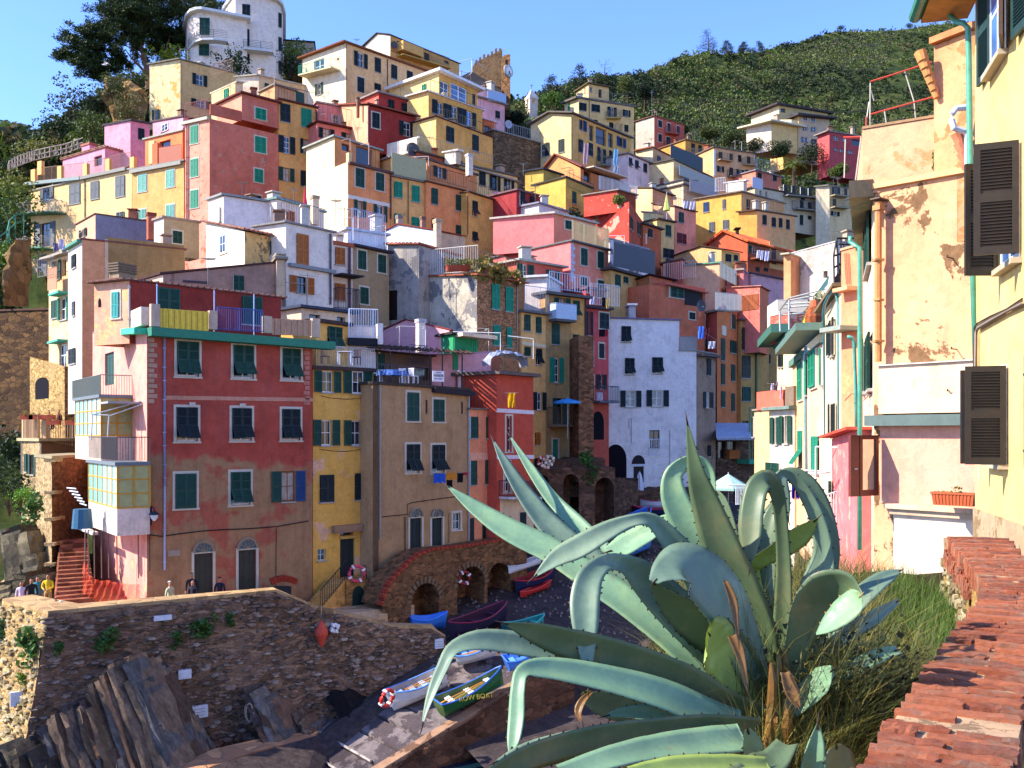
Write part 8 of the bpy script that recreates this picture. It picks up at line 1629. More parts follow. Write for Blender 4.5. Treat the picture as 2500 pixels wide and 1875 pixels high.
def arc(pts):
 L_=[0.]
 for a,b in zip(pts,pts[1:]):L_.append(L_[-1]+math.hypot(b[0]-a[0],b[1]-a[1]))
 return L_
AL=arc(LE)
def at_s(s):
 for k in range(len(LE)-1):
  if s<=AL[k+1]or k==len(LE)-2:
   f=(s-AL[k])/(AL[k+1]-AL[k]);return Vector((LE[k][0]+(LE[k+1][0]-LE[k][0])*f,LE[k][1]+(LE[k+1][1]-LE[k][1])*f))
def dir_s(s):return(at_s(min(s+.25,AL[-1]))-at_s(max(0,s-.25))).normalized()
brm,n_,b__=nodes('worn_brick',.92,.15);pos_=wcoord(n_);oi_=N(n_,'ShaderNodeObjectInfo');base_=ramp(n_,oi_.outputs['Random'],[(0,rgb('844a36')),(.3,rgb('9c563a')),(.6,rgb('ac6648')),(.85,rgb('8c503c')),(1,rgb('805444'))])
c_=mixc(n_,.8,base_,ramp(n_,noise_(n_,pos_,22,9,.8),[(.3,(.5,.5,.5)),(.5,(1,1,1)),(.7,(1.25,1.2,1.1))]),'MULTIPLY');c_=mixc(n_,ramp(n_,noise_(n_,pos_,9,8,.8),[(.5,(0,0,0)),(.64,(.75,.75,.75))]),c_,rgb('8a7460'));c_=mixc(n_,ramp(n_,noise_(n_,pos_,45,6,.8),[(.64,(0,0,0)),(.7,(.7,.7,.7))]),c_,rgb('2c201c'));L(n_,c_,b__.inputs['Base Color']);bump(n_,b__,noise_(n_,pos_,55,8,.8),.9,.012)
def brick_mesh(k):
 rs=random.Random(k);mb=MB();nx,ny,nz=7,2,2;idx={}
 def V(i,j,q):
  if(i,j,q)not in idx:
   p=Vector((i/nx-.5,j/ny-.5,q/nz-.5));e=sum(1 for v in(i in(0,nx),j in(0,ny),q in(0,nz))if v)
   if e>=2:p*=.97 if e==2 else .94
   p.z+=rs.uniform(-.05,.02)if q==nz else 0;p.y+=rs.uniform(-.045,.045);p.x+=rs.uniform(-.02,.02);idx[i,j,q]=len(mb.v);mb.v.append(tuple(p))
  return idx[i,j,q]
 for i in range(nx):
  for j in range(ny):
   for q in(0,nz):f=(V(i,j,q),V(i+1,j,q),V(i+1,j+1,q),V(i,j+1,q));mb.f.append(f if q else f[::-1]);mb.m.append(0)
  for q in range(nz):
   for j in(0,ny):f=(V(i,j,q),V(i+1,j,q),V(i+1,j,q+1),V(i,j,q+1));mb.f.append(f[::-1]if j else f);mb.m.append(0)
 for j in range(ny):
  for q in range(nz):
   for i in(0,nx):f=(V(i,j,q),V(i,j+1,q),V(i,j+1,q+1),V(i,j,q+1));mb.f.append(f if i else f[::-1]);mb.m.append(0)
 return mb.mesh('brick',brm)
BM=[brick_mesh(k)for k in range(9)];rs=random.Random(12);s=.35;row=0
while s<AL[-1]-.05:
 p=at_s(s);dv=dir_s(s);nr=Vector((dv.y,-dv.x));wd=.34+.14*max(0,min(1,(s-5.4)/2));th=rs.uniform(.052,.06);cuts=[0,wd*(.52 if row%2 else .98)]+([wd]if row%2 else[]);ang=math.atan2(nr.y,nr.x)
 if row%9==4:cuts=[0,wd*.3,wd]
 for a,b in zip(cuts,cuts[1:]):
  if b-a<.05 or rs.random()<.03:continue
  c=p+nr*((a+b)/2+rs.uniform(-.008,.008));z=ZT-.07+rs.uniform(-.012,.006);o=obj('brick',BM[rs.randrange(9)],bw,Vector((c.x,c.y,z))-bo_,ang+rs.uniform(-.02,.02));o.scale=(b-a-.006,th,.135);o.rotation_euler.x=rs.uniform(-.04,.04)
 s+=th+rs.uniform(.010,.022);row+=1
mb=MB();k=90
for i in range(k+1):
 s=AL[-1]*i/k;p=at_s(s);dv=dir_s(s);nr=Vector((dv.y,-dv.x));wd=.34+.14*max(0,min(1,(s-5.4)/2));nz_=noise.noise(Vector((s*6,0,0)))*.012
 for q,(u,z)in enumerate(((.015,11.9),(.015,ZT-.1),(.012,ZT-.022+nz_),(wd-.012,ZT-.024-nz_),(wd-.01,ZT-.1),(wd,11.9))):c=p+nr*u;mb.v.append(tuple(Vector((c.x,c.y,z))-bo_))
for i in range(k):
 for q in range(5):mb.f.append((i*6+q,i*6+q+1,(i+1)*6+q+1,(i+1)*6+q));mb.m.append(1 if q in(0,4)else 0)
mb.f.append((5,4,3,2,1,0));mb.m.append(0);mb.f.append(tuple(k*6+q for q in range(6)));mb.m.append(1)
mb.build('mortar_bed',[plaster('a08868',.6,'6a5c4c',.25,9.,fine=8),stone('c9a868','d8bc80','cbb078',11,1.3,1.,hol=.02)],bw,(0,0,0))
rs=random.Random(9)
for i in range(90):
 s=rs.uniform(5.6,AL[-1]-.1);p=at_s(s);dv=dir_s(s);sz=rs.uniform(.03,.07);z=rs.uniform(12.75,13.02)
 if i<40:z=13.0+.1*rs.random();
 o=obj('brick' if i<40 else 'stone',BM[i%9]if i<40 else shapes[i%14].mesh('stone',SML[i%4])if i<54 else meshes[i%14,6+i%4],bw,Vector((p.x-.01,p.y,z))-bo_,math.atan2(dv.y,dv.x)+(1.57 if i<40 else math.pi));o.scale=(.05,.09,.055)if i<40 else(sz,.03,sz*.7)
gb=MB();gb2=MB();rs=random.Random(21)
def blade(mb,x,y,z,h,lean,w,n=4,mi=0):
 a=rs.uniform(0,6.28);d=Vector((math.cos(a),math.sin(a),0));s=Vector((-d.y,d.x,0));vs=[]
 for i in range(n+1):f=i/n;c=Vector((x,y,z))+d*lean*h*f*f+Vector((0,0,h*(f-.35*lean*f*f)));vs+=[c-s*w*(1-f*.92),c+s*w*(1-f*.92)]
 mb.add(vs,[(2*i,2*i+1,2*i+3,2*i+2)for i in range(n)],mi)
for i in range(15000):
 y=rs.uniform(3.0,8.2);le=at_s(min(AL[-1],max(0,(y-1)*1.17)));x=rs.uniform(.75+max(0,y-5)*.2,min(le.x-.02,1.0+(y-2.9)*.62));hh=rs.uniform(.12,.5)**.9+(.22 if rs.random()<.08 else 0)*(1 if y<6.3 else .8);
 if x>le.x-.55 and y>5:blade(gb,x,y,bankz(x,y),rs.uniform(.1,.26),rs.uniform(.2,.7),.0028,3,1)
 else:blade(gb,x,y,bankz(x,y),hh,rs.uniform(.2,1.1),rs.uniform(.0016,.0034),4,0 if rs.random()<.7 else 2)
o=gb.build('grass',[leafmat('565c2c','grass'),leafmat('56702c','grass'),leafmat('9a8a44','grass')]);o['kind']='stuff'
mb=MB()
for i in range(600):
 y=rs.uniform(3.2,4.8);x=rs.uniform(.9,1.3+(y-3)*.4);clump(mb,(x,y,bankz(x,y)+rs.uniform(.02,.3)),.12,8,.022,rs)
o=mb.build('undergrowth',[leafmat('2a3218')]);o['kind']='stuff'
def rayplane(t,x,y,p0,n):
 sx,sy=px(t,x,y);dv=Vector(((sx-CX)/F,1,(HY-sy)/F));o=Vector((0,0,CZ));return o+dv*((p0-o).dot(n)/dv.dot(n))
RV=[Vector(q)for q in((-9.36,46,0),(-3.4,50,2.7),(-5.24,41,-.5))];RN=(RV[1]-RV[0]).cross(RV[2]-RV[0]).normalized()
def onramp(t,x,y,up=0.):return rayplane(t,x,y,RV[0]+Vector((0,0,.03+up)),RN)
def onbeach(t,x,y,up=0.):
 sx,sy=px(t,x,y);d=40.
 while d<100:
  p=PW(sx,sy,d)
  if p.z<=beachz(p.x,p.y)+up:break
  d+=.1
 return PW(sx,sy,d)
def boat(lab,p,q,beam,hullc,rimc,inc,seatc='e8e8e4',depth=.55,thw=3,transom=False,oars=True,cat='rowing boat',up=.05,group=None,flat_=0.):
 """p stern, q bow (keel line resting points)"""
 r=thing('boat',lab,cat,p,group);v=q-p;Ln=v.length;X=v.normalized();Y=Vector((-X.y,X.x,0)).normalized();Z=X.cross(Y);n,K=18,9
 def sec(f,sc=1.,dz=0.):
  w=beam/2*(math.sin(math.pi*min(1,(f*.62+.38 if transom else f*.96+.02)))**.62)*sc
  if not transom and f<.5:w=beam/2*(max(0,math.sin(math.pi*f)))**.55*sc
  sheer=depth*(1+.45*abs(f-.45)**2*3.2);out=[]
  for k in range(K):a=math.pi*k/(K-1);yy=math.cos(a);zz=1-abs(math.sin(a))**.75;out.append(X*(f*Ln+(.22*zz if f>.8 else 0)*(f-.8)*4)+Y*w*yy*(1 if True else 1)+Z*(sheer*zz+dz+up))
  return out
 def shell(sc,dz,inn):
  mb=MB();S=[sec(i/n,sc,dz if 0<i<n else dz)for i in range(n+1)]
  for s in S:mb.v+=[tuple(a)for a in s]
  for i in range(n):
   for k in range(K-1):f=(i*K+k,(i+1)*K+k,(i+1)*K+k+1,i*K+k+1);mb.f.append(f[::-1]if inn else f);mb.m.append(0)
  mb.f.append(tuple(range(K)));mb.m.append(0);return mb,S
 mb,S=shell(1,0,False);mb.build('hull',flat(hullc,.4,0,.4,.1,3),r,(0,0,0));m2,_=shell(.93,.03,True);m2.build('inner_hull',flat(inc,.6,0,.3,.1,3),r,(0,0,0))
 mb=MB()
 for k in(0,K-1):mb.tube([s[k]+Z*.02 for s in S],.045,5)
 if transom:mb.tube([S[0][0],S[0][K-1]],.05,5)
 mb.build('gunwale',flat(rimc,.5),r,(0,0,0))
 for i in range(thw):
  f=.2+.6*i/max(1,thw-1);s=sec(f,.9);a,b=s[0],s[K-1];mb=MB();w=.13;z=-Z*depth*.28;mb.add([a-X*w+z,b-X*w+z,b+X*w+z,a+X*w+z]+[c-Z*.05 for c in(a-X*w+z,b-X*w+z,b+X*w+z,a+X*w+z)],[(0,1,2,3),(7,6,5,4),(0,4,5,1),(2,6,7,3)]);mb.build('thwart',flat(seatc,.6),r,(0,0,0))
 mb=MB();mb.tube([X*.05*Ln+Z*(up+.01),X*Ln*.97+Z*(up+.01)],.05,4);mb.build('keel',flat(rimc,.6),r,(0,0,0))
 if oars:
  for sg in(-1,1):
   mb=MB();a=X*Ln*.15+Y*sg*beam*.12+Z*(depth*.9+up);b=X*Ln*.72+Y*sg*beam*.05+Z*(depth*.95+up);mb.tube([a,b],.028,5);mb.add([a-X*.5-Y*.08,a-X*.5+Y*.08,a+Y*.05,a-Y*.05],[(0,1,2,3)]);tagobj(mb.build('oar',flat('c98a3c',.6),None,p),(('first' if sg<0 else 'second')+' oar lying in the '+lab.split(' boat')[0]+' boat')[:90],'oar')
 return r
B_=boat
B_('white wooden rowing boat with pale blue rim, bow ringed by the red life ring',onramp('31',1660,960),onramp('31',1185,1185),1.7,'d8cfc4','5b86c9','9c8f88','9db8dc',.75,4)
gb_=B_('green and blue rowing boat lettered on its side, nearest the ramp edge',onramp('31',1590,1230),onramp('31',2110,960),1.5,'1f5a2a','2f62b0','5a6a3c','e0e0e4',.6,3,True)
B_('small pale blue and cream boat at the top of the ramp',onramp('31',1730,800),onramp('31',2040,720),1.5,'d0c4b4','5f96dc','5f8fd0','6fa4e0',.5,2,True)
B_('blue boat half hidden behind the drooping agave leaf at the ramp head',onramp('31',2150,850),onramp('31',2440,745),1.6,'4f86d8','3f74c8','3f78cc','5f94e0',.5,2,True,False)
B_('dark purple boat with red inside moored high beside the quay wall end',onbeach('G',185,1045),onbeach('G',430,960),1.7,'241a30','8a2440','3c1c30','4a2438',.8,3,False,False)
B_('bright blue flat bottomed boat poking over the end of the quay wall',onbeach('G',5,1000),onbeach('G',160,985),1.5,'3f86e0','3f8ae8','5f9cf0','6aa4f0',.6,1,True,False)
B_('teal square ended boat on the dark sand',onbeach('G',450,1025),onbeach('G',600,985),1.5,'2f9a90','3fb0a0','1f7a74','3fa89c',.5,2,True,False)
B_('navy boat with red rim on the sand below the arches',onbeach('G',480,830),onbeach('G',645,765),1.5,'1c2040','b02a2a','8a2424','a83030',.6,3,False,False)
B_('slim red kayak lying in front of the navy boat',onbeach('G',500,850),onbeach('G',630,800),.55,'c02a24','d03a30','a02420','c02a24',.25,1,False,False,'kayak')
B_('slender white canoe leaning by the last arch',onbeach('G',450,775,.6),onbeach('G',592,725,.6),.8,'e4dcd8','d8d0cc','c9c0bc','d8d0cc',.35,1,False,False,'canoe',.5)
B_('white and red striped boat below the white harbour house',onbeach('G',1030,450),onbeach('G',1185,455),1.4,'d8d2d4','b83038','9a8a8c','c9c2c4',.7,2,False,False)
B_('navy boat with crimson cover in front of the white and red boat',onbeach('G',1000,480),onbeach('G',1200,490),1.6,'1c2244','b02c44','a82a40','a82a40',.6,2,False,False)
B_('slim teal kayak on the sand beside the arcade',onbeach('G',850,480),onbeach('G',925,455),.7,'4fa08c','4fa08c','3f8a78','4fa08c',.3,1,False,False,'kayak')
B_('yellow kayak next to the teal kayak',onbeach('G',880,495),onbeach('G',965,470),.6,'d8b82c','d8b82c','b89a24','d8b82c',.3,1,False,False,'kayak')
B_('big blue tarpaulin covered boat behind the agave leaves',onbeach('G',900,590),onbeach('G',1080,520),2.0,'2f5fb0','4f8ad8','2f6ac0','3f7ad0',.9,1,False,False)
B_('light blue boat low behind the agave leaves',onbeach('G',930,680),onbeach('G',1080,625),1.8,'4f8cc8','6fa8dc','4f88c0','5f98d0',.7,2,False,False)
B_('dark blue boat seen between the big agave leaves',onbeach('G',1180,690),onbeach('G',1330,650),1.8,'24489a','3f6ab8','2c50a0','3f62b0',.8,2,False,False)
r=thing('surfboard','upright white board standing among the boats by the arcade','board',onbeach('G',1035,440));mb=MB();hh=2.9
for f in range(13):z=hh*f/12;w=.34*math.sin(math.pi*min(1,.25+.75*f/12))**.6+.01;mb.v+=[(-w,0,z),(0,-.06,z),(w,0,z),(0,.06,z)]
for f in range(12):
 for k in range(4):mb.f.append((f*4+k,f*4+(k+1)%4,f*4+4+(k+1)%4,f*4+4+k));mb.m.append(0)
mb.build('deck',flat('dedce4',.4),r,(0,0,0));MB().tube([(0,-.07,.1),(0,-.07,2.7)],.012,4).build('stringer',flat('b0303c'),r,(0,0,0))
r=thing('inflatable_boat','grey white inflatable boat tipped against the cream ground floor','dinghy',onbeach('G',600,610));
for k,s_ in enumerate((-1,1)):MB().tube([(-1.1,s_*.45,.3),(.6,s_*.5,.5),(1.3,s_*.2,.9),(1.45,0,1.0)],[.26,.28,.24,.2],10).build('tube',flat('a8acb4',.5),r,(0,0,0),.3,True)
MB().box(-1.1,-.45,.12,.9,.45,.2).build('floorboard',flat('5a5458'),r,(0,0,0),.3)
def text(s,t,p,size,col,rz,tilt=math.pi/2,parent=None,name='lettering'):
 c=bpy.data.curves.new(name,'FONT');c.body=s;c.size=size;c.extrude=.006;c.align_x='CENTER';c.align_y='CENTER';c.materials.append(flat(col,.6));o=bpy.data.objects.new(name,c);SC.collection.objects.link(o);o.rotation_euler=(tilt,0,rz);o.location=p
 o2=bpy.data.objects.new(name,bpy.data.meshes.new_from_object(o));SC.collection.objects.link(o2);o2.rotation_euler=o.rotation_euler;o2.location=p;bpy.data.objects.remove(o);o=o2
 if parent:o.parent=parent;o.location=p-Vector(parent.location)
 return o
v_=onramp('31',2110,960)-onramp('31',1590,1230);side=Vector((v_.y,-v_.x,0)).normalized();text('ROW BOAT','G',onramp('31',1590,1230)+v_*.42+side*.9+Vector((0,0,.52)),.32,'d8b83a',math.atan2(v_.y,v_.x),1.35,gb_)
r=thing('sale_sign','white for sale board on the roof terrace rail of the tan house','sign',P('11',1557,1630,54.6));MB().box(-.38,0,0,.38,.03,.62).build('board',flat('e4dcdc',.6),r,(0,0,0),.6)
sp_=Vector(r.location)
text('VENDE','P',sp_+Vector((.02,-.02,.34)),.2,'3a2a30',.6,parent=r);text('ocasione','P',sp_+Vector((.02,-.02,.53)),.1,'8a3a3a',.6,parent=r);text('06 32 18 59 05','P',sp_+Vector((.02,-.02,.16)),.085,'6a4a50',.6,parent=r)
def chair(t,x,y,d,lab,col='dcdce4',rz=0.,grp=None):
 r=thing('chair',lab,'chair',P(t,x,y,d),grp,rz);m=flat(col,.5);mb=MB();mb.box(-.22,-.22,.40,.22,.22,.44);mb.build('seat',m,r,(0,0,0));mb=MB()
 for i in range(5):mb.box(-.2+i*.085,.2,.44,-.16+i*.085,.23,.85)
 mb.box(-.22,.2,.83,.22,.235,.88);mb.build('backrest',m,r,(0,0,0))
 for sx in(-1,1):
  for sy in(-1,1):MB().box(-.02,-.02,0,.02,.02,.4).build('leg',m,r,(sx*.19,sy*.19,0))
def table(t,x,y,d,lab,w=.5,col='e4e4e8',cloth=None):
 r=thing('table',lab,'table',P(t,x,y,d));MB().box(-w,-w*.8,.70,w,w*.8,.74).build('tabletop',flat(col,.5),r,(0,0,0))
 for sx in(-1,1):
  for sy in(-1,1):MB().box(-.03,-.03,0,.03,.03,.7).build('leg',flat(col,.5),r,(sx*w*.85,sy*w*.65,0))
 if cloth:
  mb=MB();n=22;pts=[(w*1.04*math.cos(a)*1.1,w*.84*math.sin(a)*1.1)for a in[2*math.pi*i/n for i in range(n)]]
  mb.add([(a,b,.75)for a,b in pts]+[(a*1.06,b*1.06,.42+.03*(i%2))for i,(a,b)in enumerate(pts)],[tuple(range(n))]+[(i,n+i,n+(i+1)%n,(i+1)%n)for i in range(n)]);tagobj(mb.build('tablecloth',flat(cloth,.8,0,.2,.6,7),None,r.location),'blue checked cloth draped over the pergola terrace table','tablecloth')
table('11',770,1488,52.6,'white plastic table on the yellow house balcony',.42);chair('11',600,1480,52.3,'mauve chair left of the white balcony table','6a5068',.4);chair('11',860,1488,53,'dark wicker chair right of the white balcony table','4a3038',-.3)
table('11',1165,1645,54,'long table with blue checked cloth on the pergola terrace',.75,'c9ccd8','5f7fc0');chair('11',1265,1645,54.4,'white plastic chair beside the blue clothed table',rz=.5);chair('11',1345,1645,54.8,'white plastic armchair at the right of the pergola terrace',rz=2.6)
def parasol(t,x,ytop,ybase,d,R,lab,col,n=8,drop=.35):
 z1,z0=P(t,x,ytop,d).z,P(t,x,ybase,d).z;r=thing('parasol',lab,'parasol',P(t,x,ybase,d));H_=z1-z0;mb=MB();rim=[(R*math.cos(2*math.pi*i/n),R*math.sin(2*math.pi*i/n),H_-R*drop)for i in range(n)]
 mb.add([(0,0,H_)]+rim+[(a,b,c-.15)for a,b,c in rim],[(0,i+1,(i+1)%n+1)for i in range(n)]+[(i+1,n+i+1,n+(i+1)%n+1,(i+1)%n+1)for i in range(n)]);mb.build('canopy',flat(col,.8),r,(0,0,0));mb=MB()
 for a in rim:mb.tube([(0,0,H_-.05),a],.015,3)
 mb.build('rib',flat('8a8a88'),r,(0,0,0));MB().tube([(0,0,-1),(0,0,H_+.1)],.03,6).build('pole',flat('c9c4bc'),r,(0,0,0))
parasol('22',1860,818,1080,62,1.5,'large pale green market parasol at the harbour edge','9fc0b0',8,.6);parasol('22',505,180,405,69.5,1.05,'sky blue parasol over the small tan house balcony','3f9ad8',10,.25);parasol('M',765,470,690,101,.35,'closed lime yellow parasol on a roof terrace','d0d860',6,5.)
h=H('terrace_roof','grey corrugated sheet canopy over the restaurant deck beside the white house','22',80,(1762,520),(2075,None,82),(1760,400,86),bot=535,f='6a6468',roof='a8aab8',cat='canopy',group=None,rt=.12,ov=.1)
for i in range(22):h.fbox('F',1765+i*14,512,1770+i*14,534,0,.1,'b8bac4','corrugation')
h.finish()
h=H('restaurant_deck','shaded restaurant deck with orange counter under the corrugated canopy','22',84,(1762,535),(2075,None,86),bot=960,f=stone('4a3c34','5c4c40','4a3e38',2.),roof='3a302c',cat='restaurant',group=None,dep=3)
h.win('F h n 1775 545 1835 690;F h n 1850 545 1925 615');h.fbox('F',1845,615,1935,690,0,.4,'b0602a','counter');h.band('F',1935,695,2085,695,.4,1.6,'3f9a78','balcony_slab');h.rail('F',1935,690,2085,690,4.6,1.6,'6a7a54',sp=.3,r=.05);h.finish()
def wash(t,d,items,lab,line=None,ang=.7,cat='laundry'):
 r=thing('laundry',lab,cat,P(t,items[0][0],items[0][1],d));o=Vector(r.location);rs=random.Random(int(items[0][0]))
 for x,y,w,h_,col in items:
  a=P(t,x,y,d);W_=w*FR[t][2]*d/F;H_=h_*FR[t][2]*d/F;mb=MB();n=6
  for j in range(4):
   for i in range(n+1):mb.v.append((W_*(i/n),.04*math.sin(i*1.9+j)+.02*j,-H_*j/3*(1+.08*math.sin(i*2.2))))
  for j in range(3):
   for i in range(n):mb.f.append((j*(n+1)+i,(j+1)*(n+1)+i,(j+1)*(n+1)+i+1,j*(n+1)+i+1));mb.m.append(0)
  mb.build('garment',flat(col,.9,0,.1,.12,6),r,a-o,.0)
 xs=[i[0]for i in items];ye=items[0][1];MB().tube([P(t,min(xs)-30,ye,d)-o,P(t,max(xs)+items[-1][2]+30,items[-1][1],d)-o],.012,4).build('line',flat('8a8078'),r,(0,0,0))
wash('21',55.2,[(1515,815,100,80,'2f5ab8'),(1620,808,90,60,'d8862c'),(1625,870,50,65,'1c1818'),(1715,812,50,80,'1c1a20'),(1765,805,40,25,'c0303c')],'blue, orange and black washing strung across the tan house')
wash('11',96,[(2025,30,55,90,'a874c0'),(2085,50,35,70,'c9a8d8'),(2130,50,60,90,'d0d0ec')],'purple and white towels hung from the pale green house');wash('12',97.5,[(1480,105,40,60,'c9c0c4'),(1530,110,50,65,'d8c8c8')],'pale washing heaped on the pink house terrace')
wash('12',102,[(2100,520,25,65,'dcd4dc'),(2130,525,25,75,'d8d0dc'),(2165,530,40,80,'cfc8d8')],'row of white shirts below the orange tiled roof');wash('12',78.9,[(1605,1165,50,100,'4f7ad0'),(1660,1180,45,90,'5a2430'),(1660,1270,30,60,'1c1c20'),(1690,1290,60,60,'c9c4c8')],'blue and maroon clothes on the white house balcony')
wash('12',74.5,[(790,920,35,80,'1c1a1c'),(830,930,25,80,'c9a44c'),(690,915,40,60,'c9c4dc')],'black and ochre clothes on the crimson house terrace');wash('22',58,[(0,135,60,120,'e0a018')],'mustard yellow cloth hanging in the red house opening');wash('12',74.5,[(770,1190,50,60,'1f1c20'),(822,1188,22,60,'b82c40')],'dark bundle of clothes hanging at the crimson house window')
wash('S',43,[(118,1040,18,45,'c9b8c8'),(150,1030,14,60,'8a6a8c'),(180,1060,14,80,'d0a8b0')],'pink and mauve washing over the red parapet terrace');wash('S',33,[(335,590,28,90,'e0d040'),(425,535,40,100,'d0285c')],'yellow and crimson cloths on the planted terrace');wash('23',29,[(255,880,30,150,'2a1c6a'),(290,890,35,140,'3a2ca0')],'deep blue towels behind the agave tip');wash('02',117,[(635,1210,45,170,'a88a90'),(890,1260,40,130,'6fa0c0'),(890,1400,45,70,'8a9aa8')],'faded banners and cloth on the yellow apartment front')
wash('10',60.8,[(445,460,45,70,'6a6480'),(490,430,55,85,'c9b8cc')],'dark and lilac clothes at the corner balcony',None);wash('01',100,[(1145,1170,85,55,'c9d0f0')],'white sheet beside the crimson house');wash('22',73.8,[(750,130,50,70,'d0c8dc')],'white garment on the small crimson house balcony')
r=thing('wicker_heap','rust brown wicker baskets and pots on the planted terrace','baskets',P('S',420,690,33));mb=MB();mb.tube([(-.1,0,0),(-.1,0,.5),(-.08,0,.85)],[.26,.32,.18],10);mb.build('basket',flat('9a5434',.9,0,.1,.4,12),r,(0,0,0));MB().tube([(-.05,0,.85),(-.05,0,1.1)],[.2,.14],10).build('pot',flat('b8603c',.9),r,(0,0,0))
r=thing('flag','furled red and blue flag on a pole above the white houses','flag',P('11',428,420,70));MB().tube([(0,0,-1),(0,0,3.9)],.025,5).build('pole',flat('8a8a8c'),r,(0,0,0));MB().tube([(0,0,1.9),(.05,0,2.6),(0,0,3.8)],[.12,.15,.03],7).build('cloth',flat('c0203c',.8),r,(0,0,0));MB().tube([(-.02,0,1.1),(0,0,1.9)],[.08,.12],7).build('blue_hem',flat('28306a',.8),r,(0,0,0))
def dish(t,x,y,d,lab,R=.4,col='4a4648',rz=.5):
 r=thing('satellite_dish',lab,'satellite dish',P(t,x,y,d),None,rz);mb=MB();k=16;mb.add([(0,.12,0)]+[(R*math.cos(2*math.pi*i/k),0,R*math.sin(2*math.pi*i/k))for i in range(k)],[(0,i+1,(i+1)%k+1)for i in range(k)]);mb.build('reflector',flat(col,.5),r,(0,0,0));MB().tube([(0,.1,0),(0,-.35,-.15)],.02,4).build('feed_arm',flat('6a6a6c'),r,(0,0,0));MB().tube([(0,.12,0),(0,.2,-.9)],.03,4).build('mast',flat('6a6a6c'),r,(0,0,0))
for a in(('01',1342,1260,95,'dark satellite dish in front of the white block above the orange row',.7),('11',1480,1390,96,'small grey dish behind the orange row',.4),('12',1632,990,81,'grey dish on the terracotta terrace house',.5),('01',1185,378,127,'grey dish under the eaves of the topmost ochre house',.5),('01',2150,1048,115,'pale dish on the shaded retaining terrace',.5,'a8a8b0')):dish(*a)
def chim(t,x,y,w,h_,d,lab,col='c8b494',caps=3):
 r=thing('chimney',lab,'chimney',P(t,x,y+h_,d));k=FR[t][2]*d/F;W_,H_=w*k/2,h_*k;MB().box(-W_,-W_,-1.5,W_,W_,H_*.6).build('stack',plaster(col,.4),r,(0,0,0),.6)
 for i in range(caps):z=H_*(.62+.38*i/caps);MB().box(-W_*1.25,-W_*1.25,z,W_*1.25,W_*1.25,z+H_*.07).build('slab',flat(col,.9),r,(0,0,0),.6);MB().box(-W_*.8,-W_*.8,z-H_*.07,W_*.8,W_*.8,z).build('neck',flat('3a302c'),r,(0,0,0),.6)
for a in(('11',1548,258,50,95,76.5,'cream slab capped chimney on the pale blue gable house'),('11',513,60,55,85,73,'cream slab capped chimney above the upper white house'),('11',1225,225,40,80,80.5,'grey round topped chimney before the ochre yellow house','9a9088'),('11',1425,235,35,80,79,'thin dark chimney before the orange house','8a6a5a'),('10',1275,205,60,75,77,'terracotta capped chimney on the grey blue roof room','a0543c'),('01',1817,1300,45,60,95,'white square chimney on the row terrace','d8d4cc'),('11',1405,1100,60,90,61.5,'white chimney with red cap on the mauve gable house','d0ccd0'),('01',877,820,22,50,98,'small brown chimney behind the crimson house','7a5a4a'),('12',1350,590,22,50,96,'slim dark chimney on the small salmon roof','5a4a48')):chim(*a)
def aerial(t,x,y0,y1,d,lab):
 r=thing('aerial',lab,'aerial',P(t,x,y1,d));H_=(y1-y0)*FR[t][2]*d/F;mb=MB();mb.tube([(0,0,0),(0,0,H_)],.025,4)
 for i in range(6):w=.5-.05*i;mb.tube([(-w,.1*i,H_*.92),(w,.1*i,H_*.92)],.012,3)
 mb.tube([(0,0,H_*.92),(0,.6,H_*.92)],.014,3);mb.build('mast',flat('6a6a6c'),r,(0,0,0))
for a in(('10',1755,570,810,56,'tall thin aerial on the mauve gable house roof'),('11',690,80,310,72,'thin pole aerial above the narrow white house'),('02',130,1370,1480,98,'short aerial on the olive yellow house'),('01',865,325,375,127,'small aerial on the beige block roof'),('02',1215,760,970,166,'tall slim white pole beside the salmon red house'),('02',1578,1110,1180,158,'aerial on the mustard cottage roof')):aerial(*a)
for i,(t,x0,y0,x1,y1,x2,y2,d,lab)in enumerate((('11',755,258,838,243,838,440,66.5,'pale washing pole frame left of the blue railed terrace'),('11',1010,330,1110,312,1110,500,67,'pale washing pole frame right of the blue railed terrace'),('01',735,1190,812,1165,812,1270,86,'pink washing pole frame on the orange loggia house'),('01',900,1225,970,1205,970,1390,84,'second pink washing pole frame on the orange loggia house'),('01',1350,1325,1472,1320,1472,1400,90,'bent white washing pole over the deep orange house'),('11',1680,1210,2080,1220,2080,1390,60,'long white washing pole in front of the stone house'),('12',0,1245,215,1270,215,1440,62,'white pole frame over the silver tarpaulin balcony'),('12',860,400,982,398,982,520,89,'white pole frame over the whitewashed ragged wall'),('01',120,650,172,635,172,730,100,'pink washing pole on the railed ochre house'))):
 r=thing('washing_pole',lab,'washing pole',P(t,x2,y2,d));o=Vector(r.location);MB().tube([P(t,x0,y0,d)-o,P(t,x1,y1,d)-o,P(t,x2,y2,d)-o],.035,5).build('pole',flat('d0ccc8' if i not in(2,3,8)else 'c9a08c',.5),r,(0,0,0))
for i in range(13):
 p=P('11',1640+i*19,700,66.0+.08*i);r=thing('plant_pot','terracotta pot with herbs lined up along the stone house terrace rail','plant pot',p,'pots along the stone house terrace');MB().tube([(0,0,0),(0,0,.42)],[.13,.2],8).build('pot',flat('a8482c',.8),r,(0,0,0));mb=MB();clump(mb,(0,0,.65),.28,40,.12,random.Random(i));mb.build('leaves',leafmat('6a7030'),r,(0,0,0))
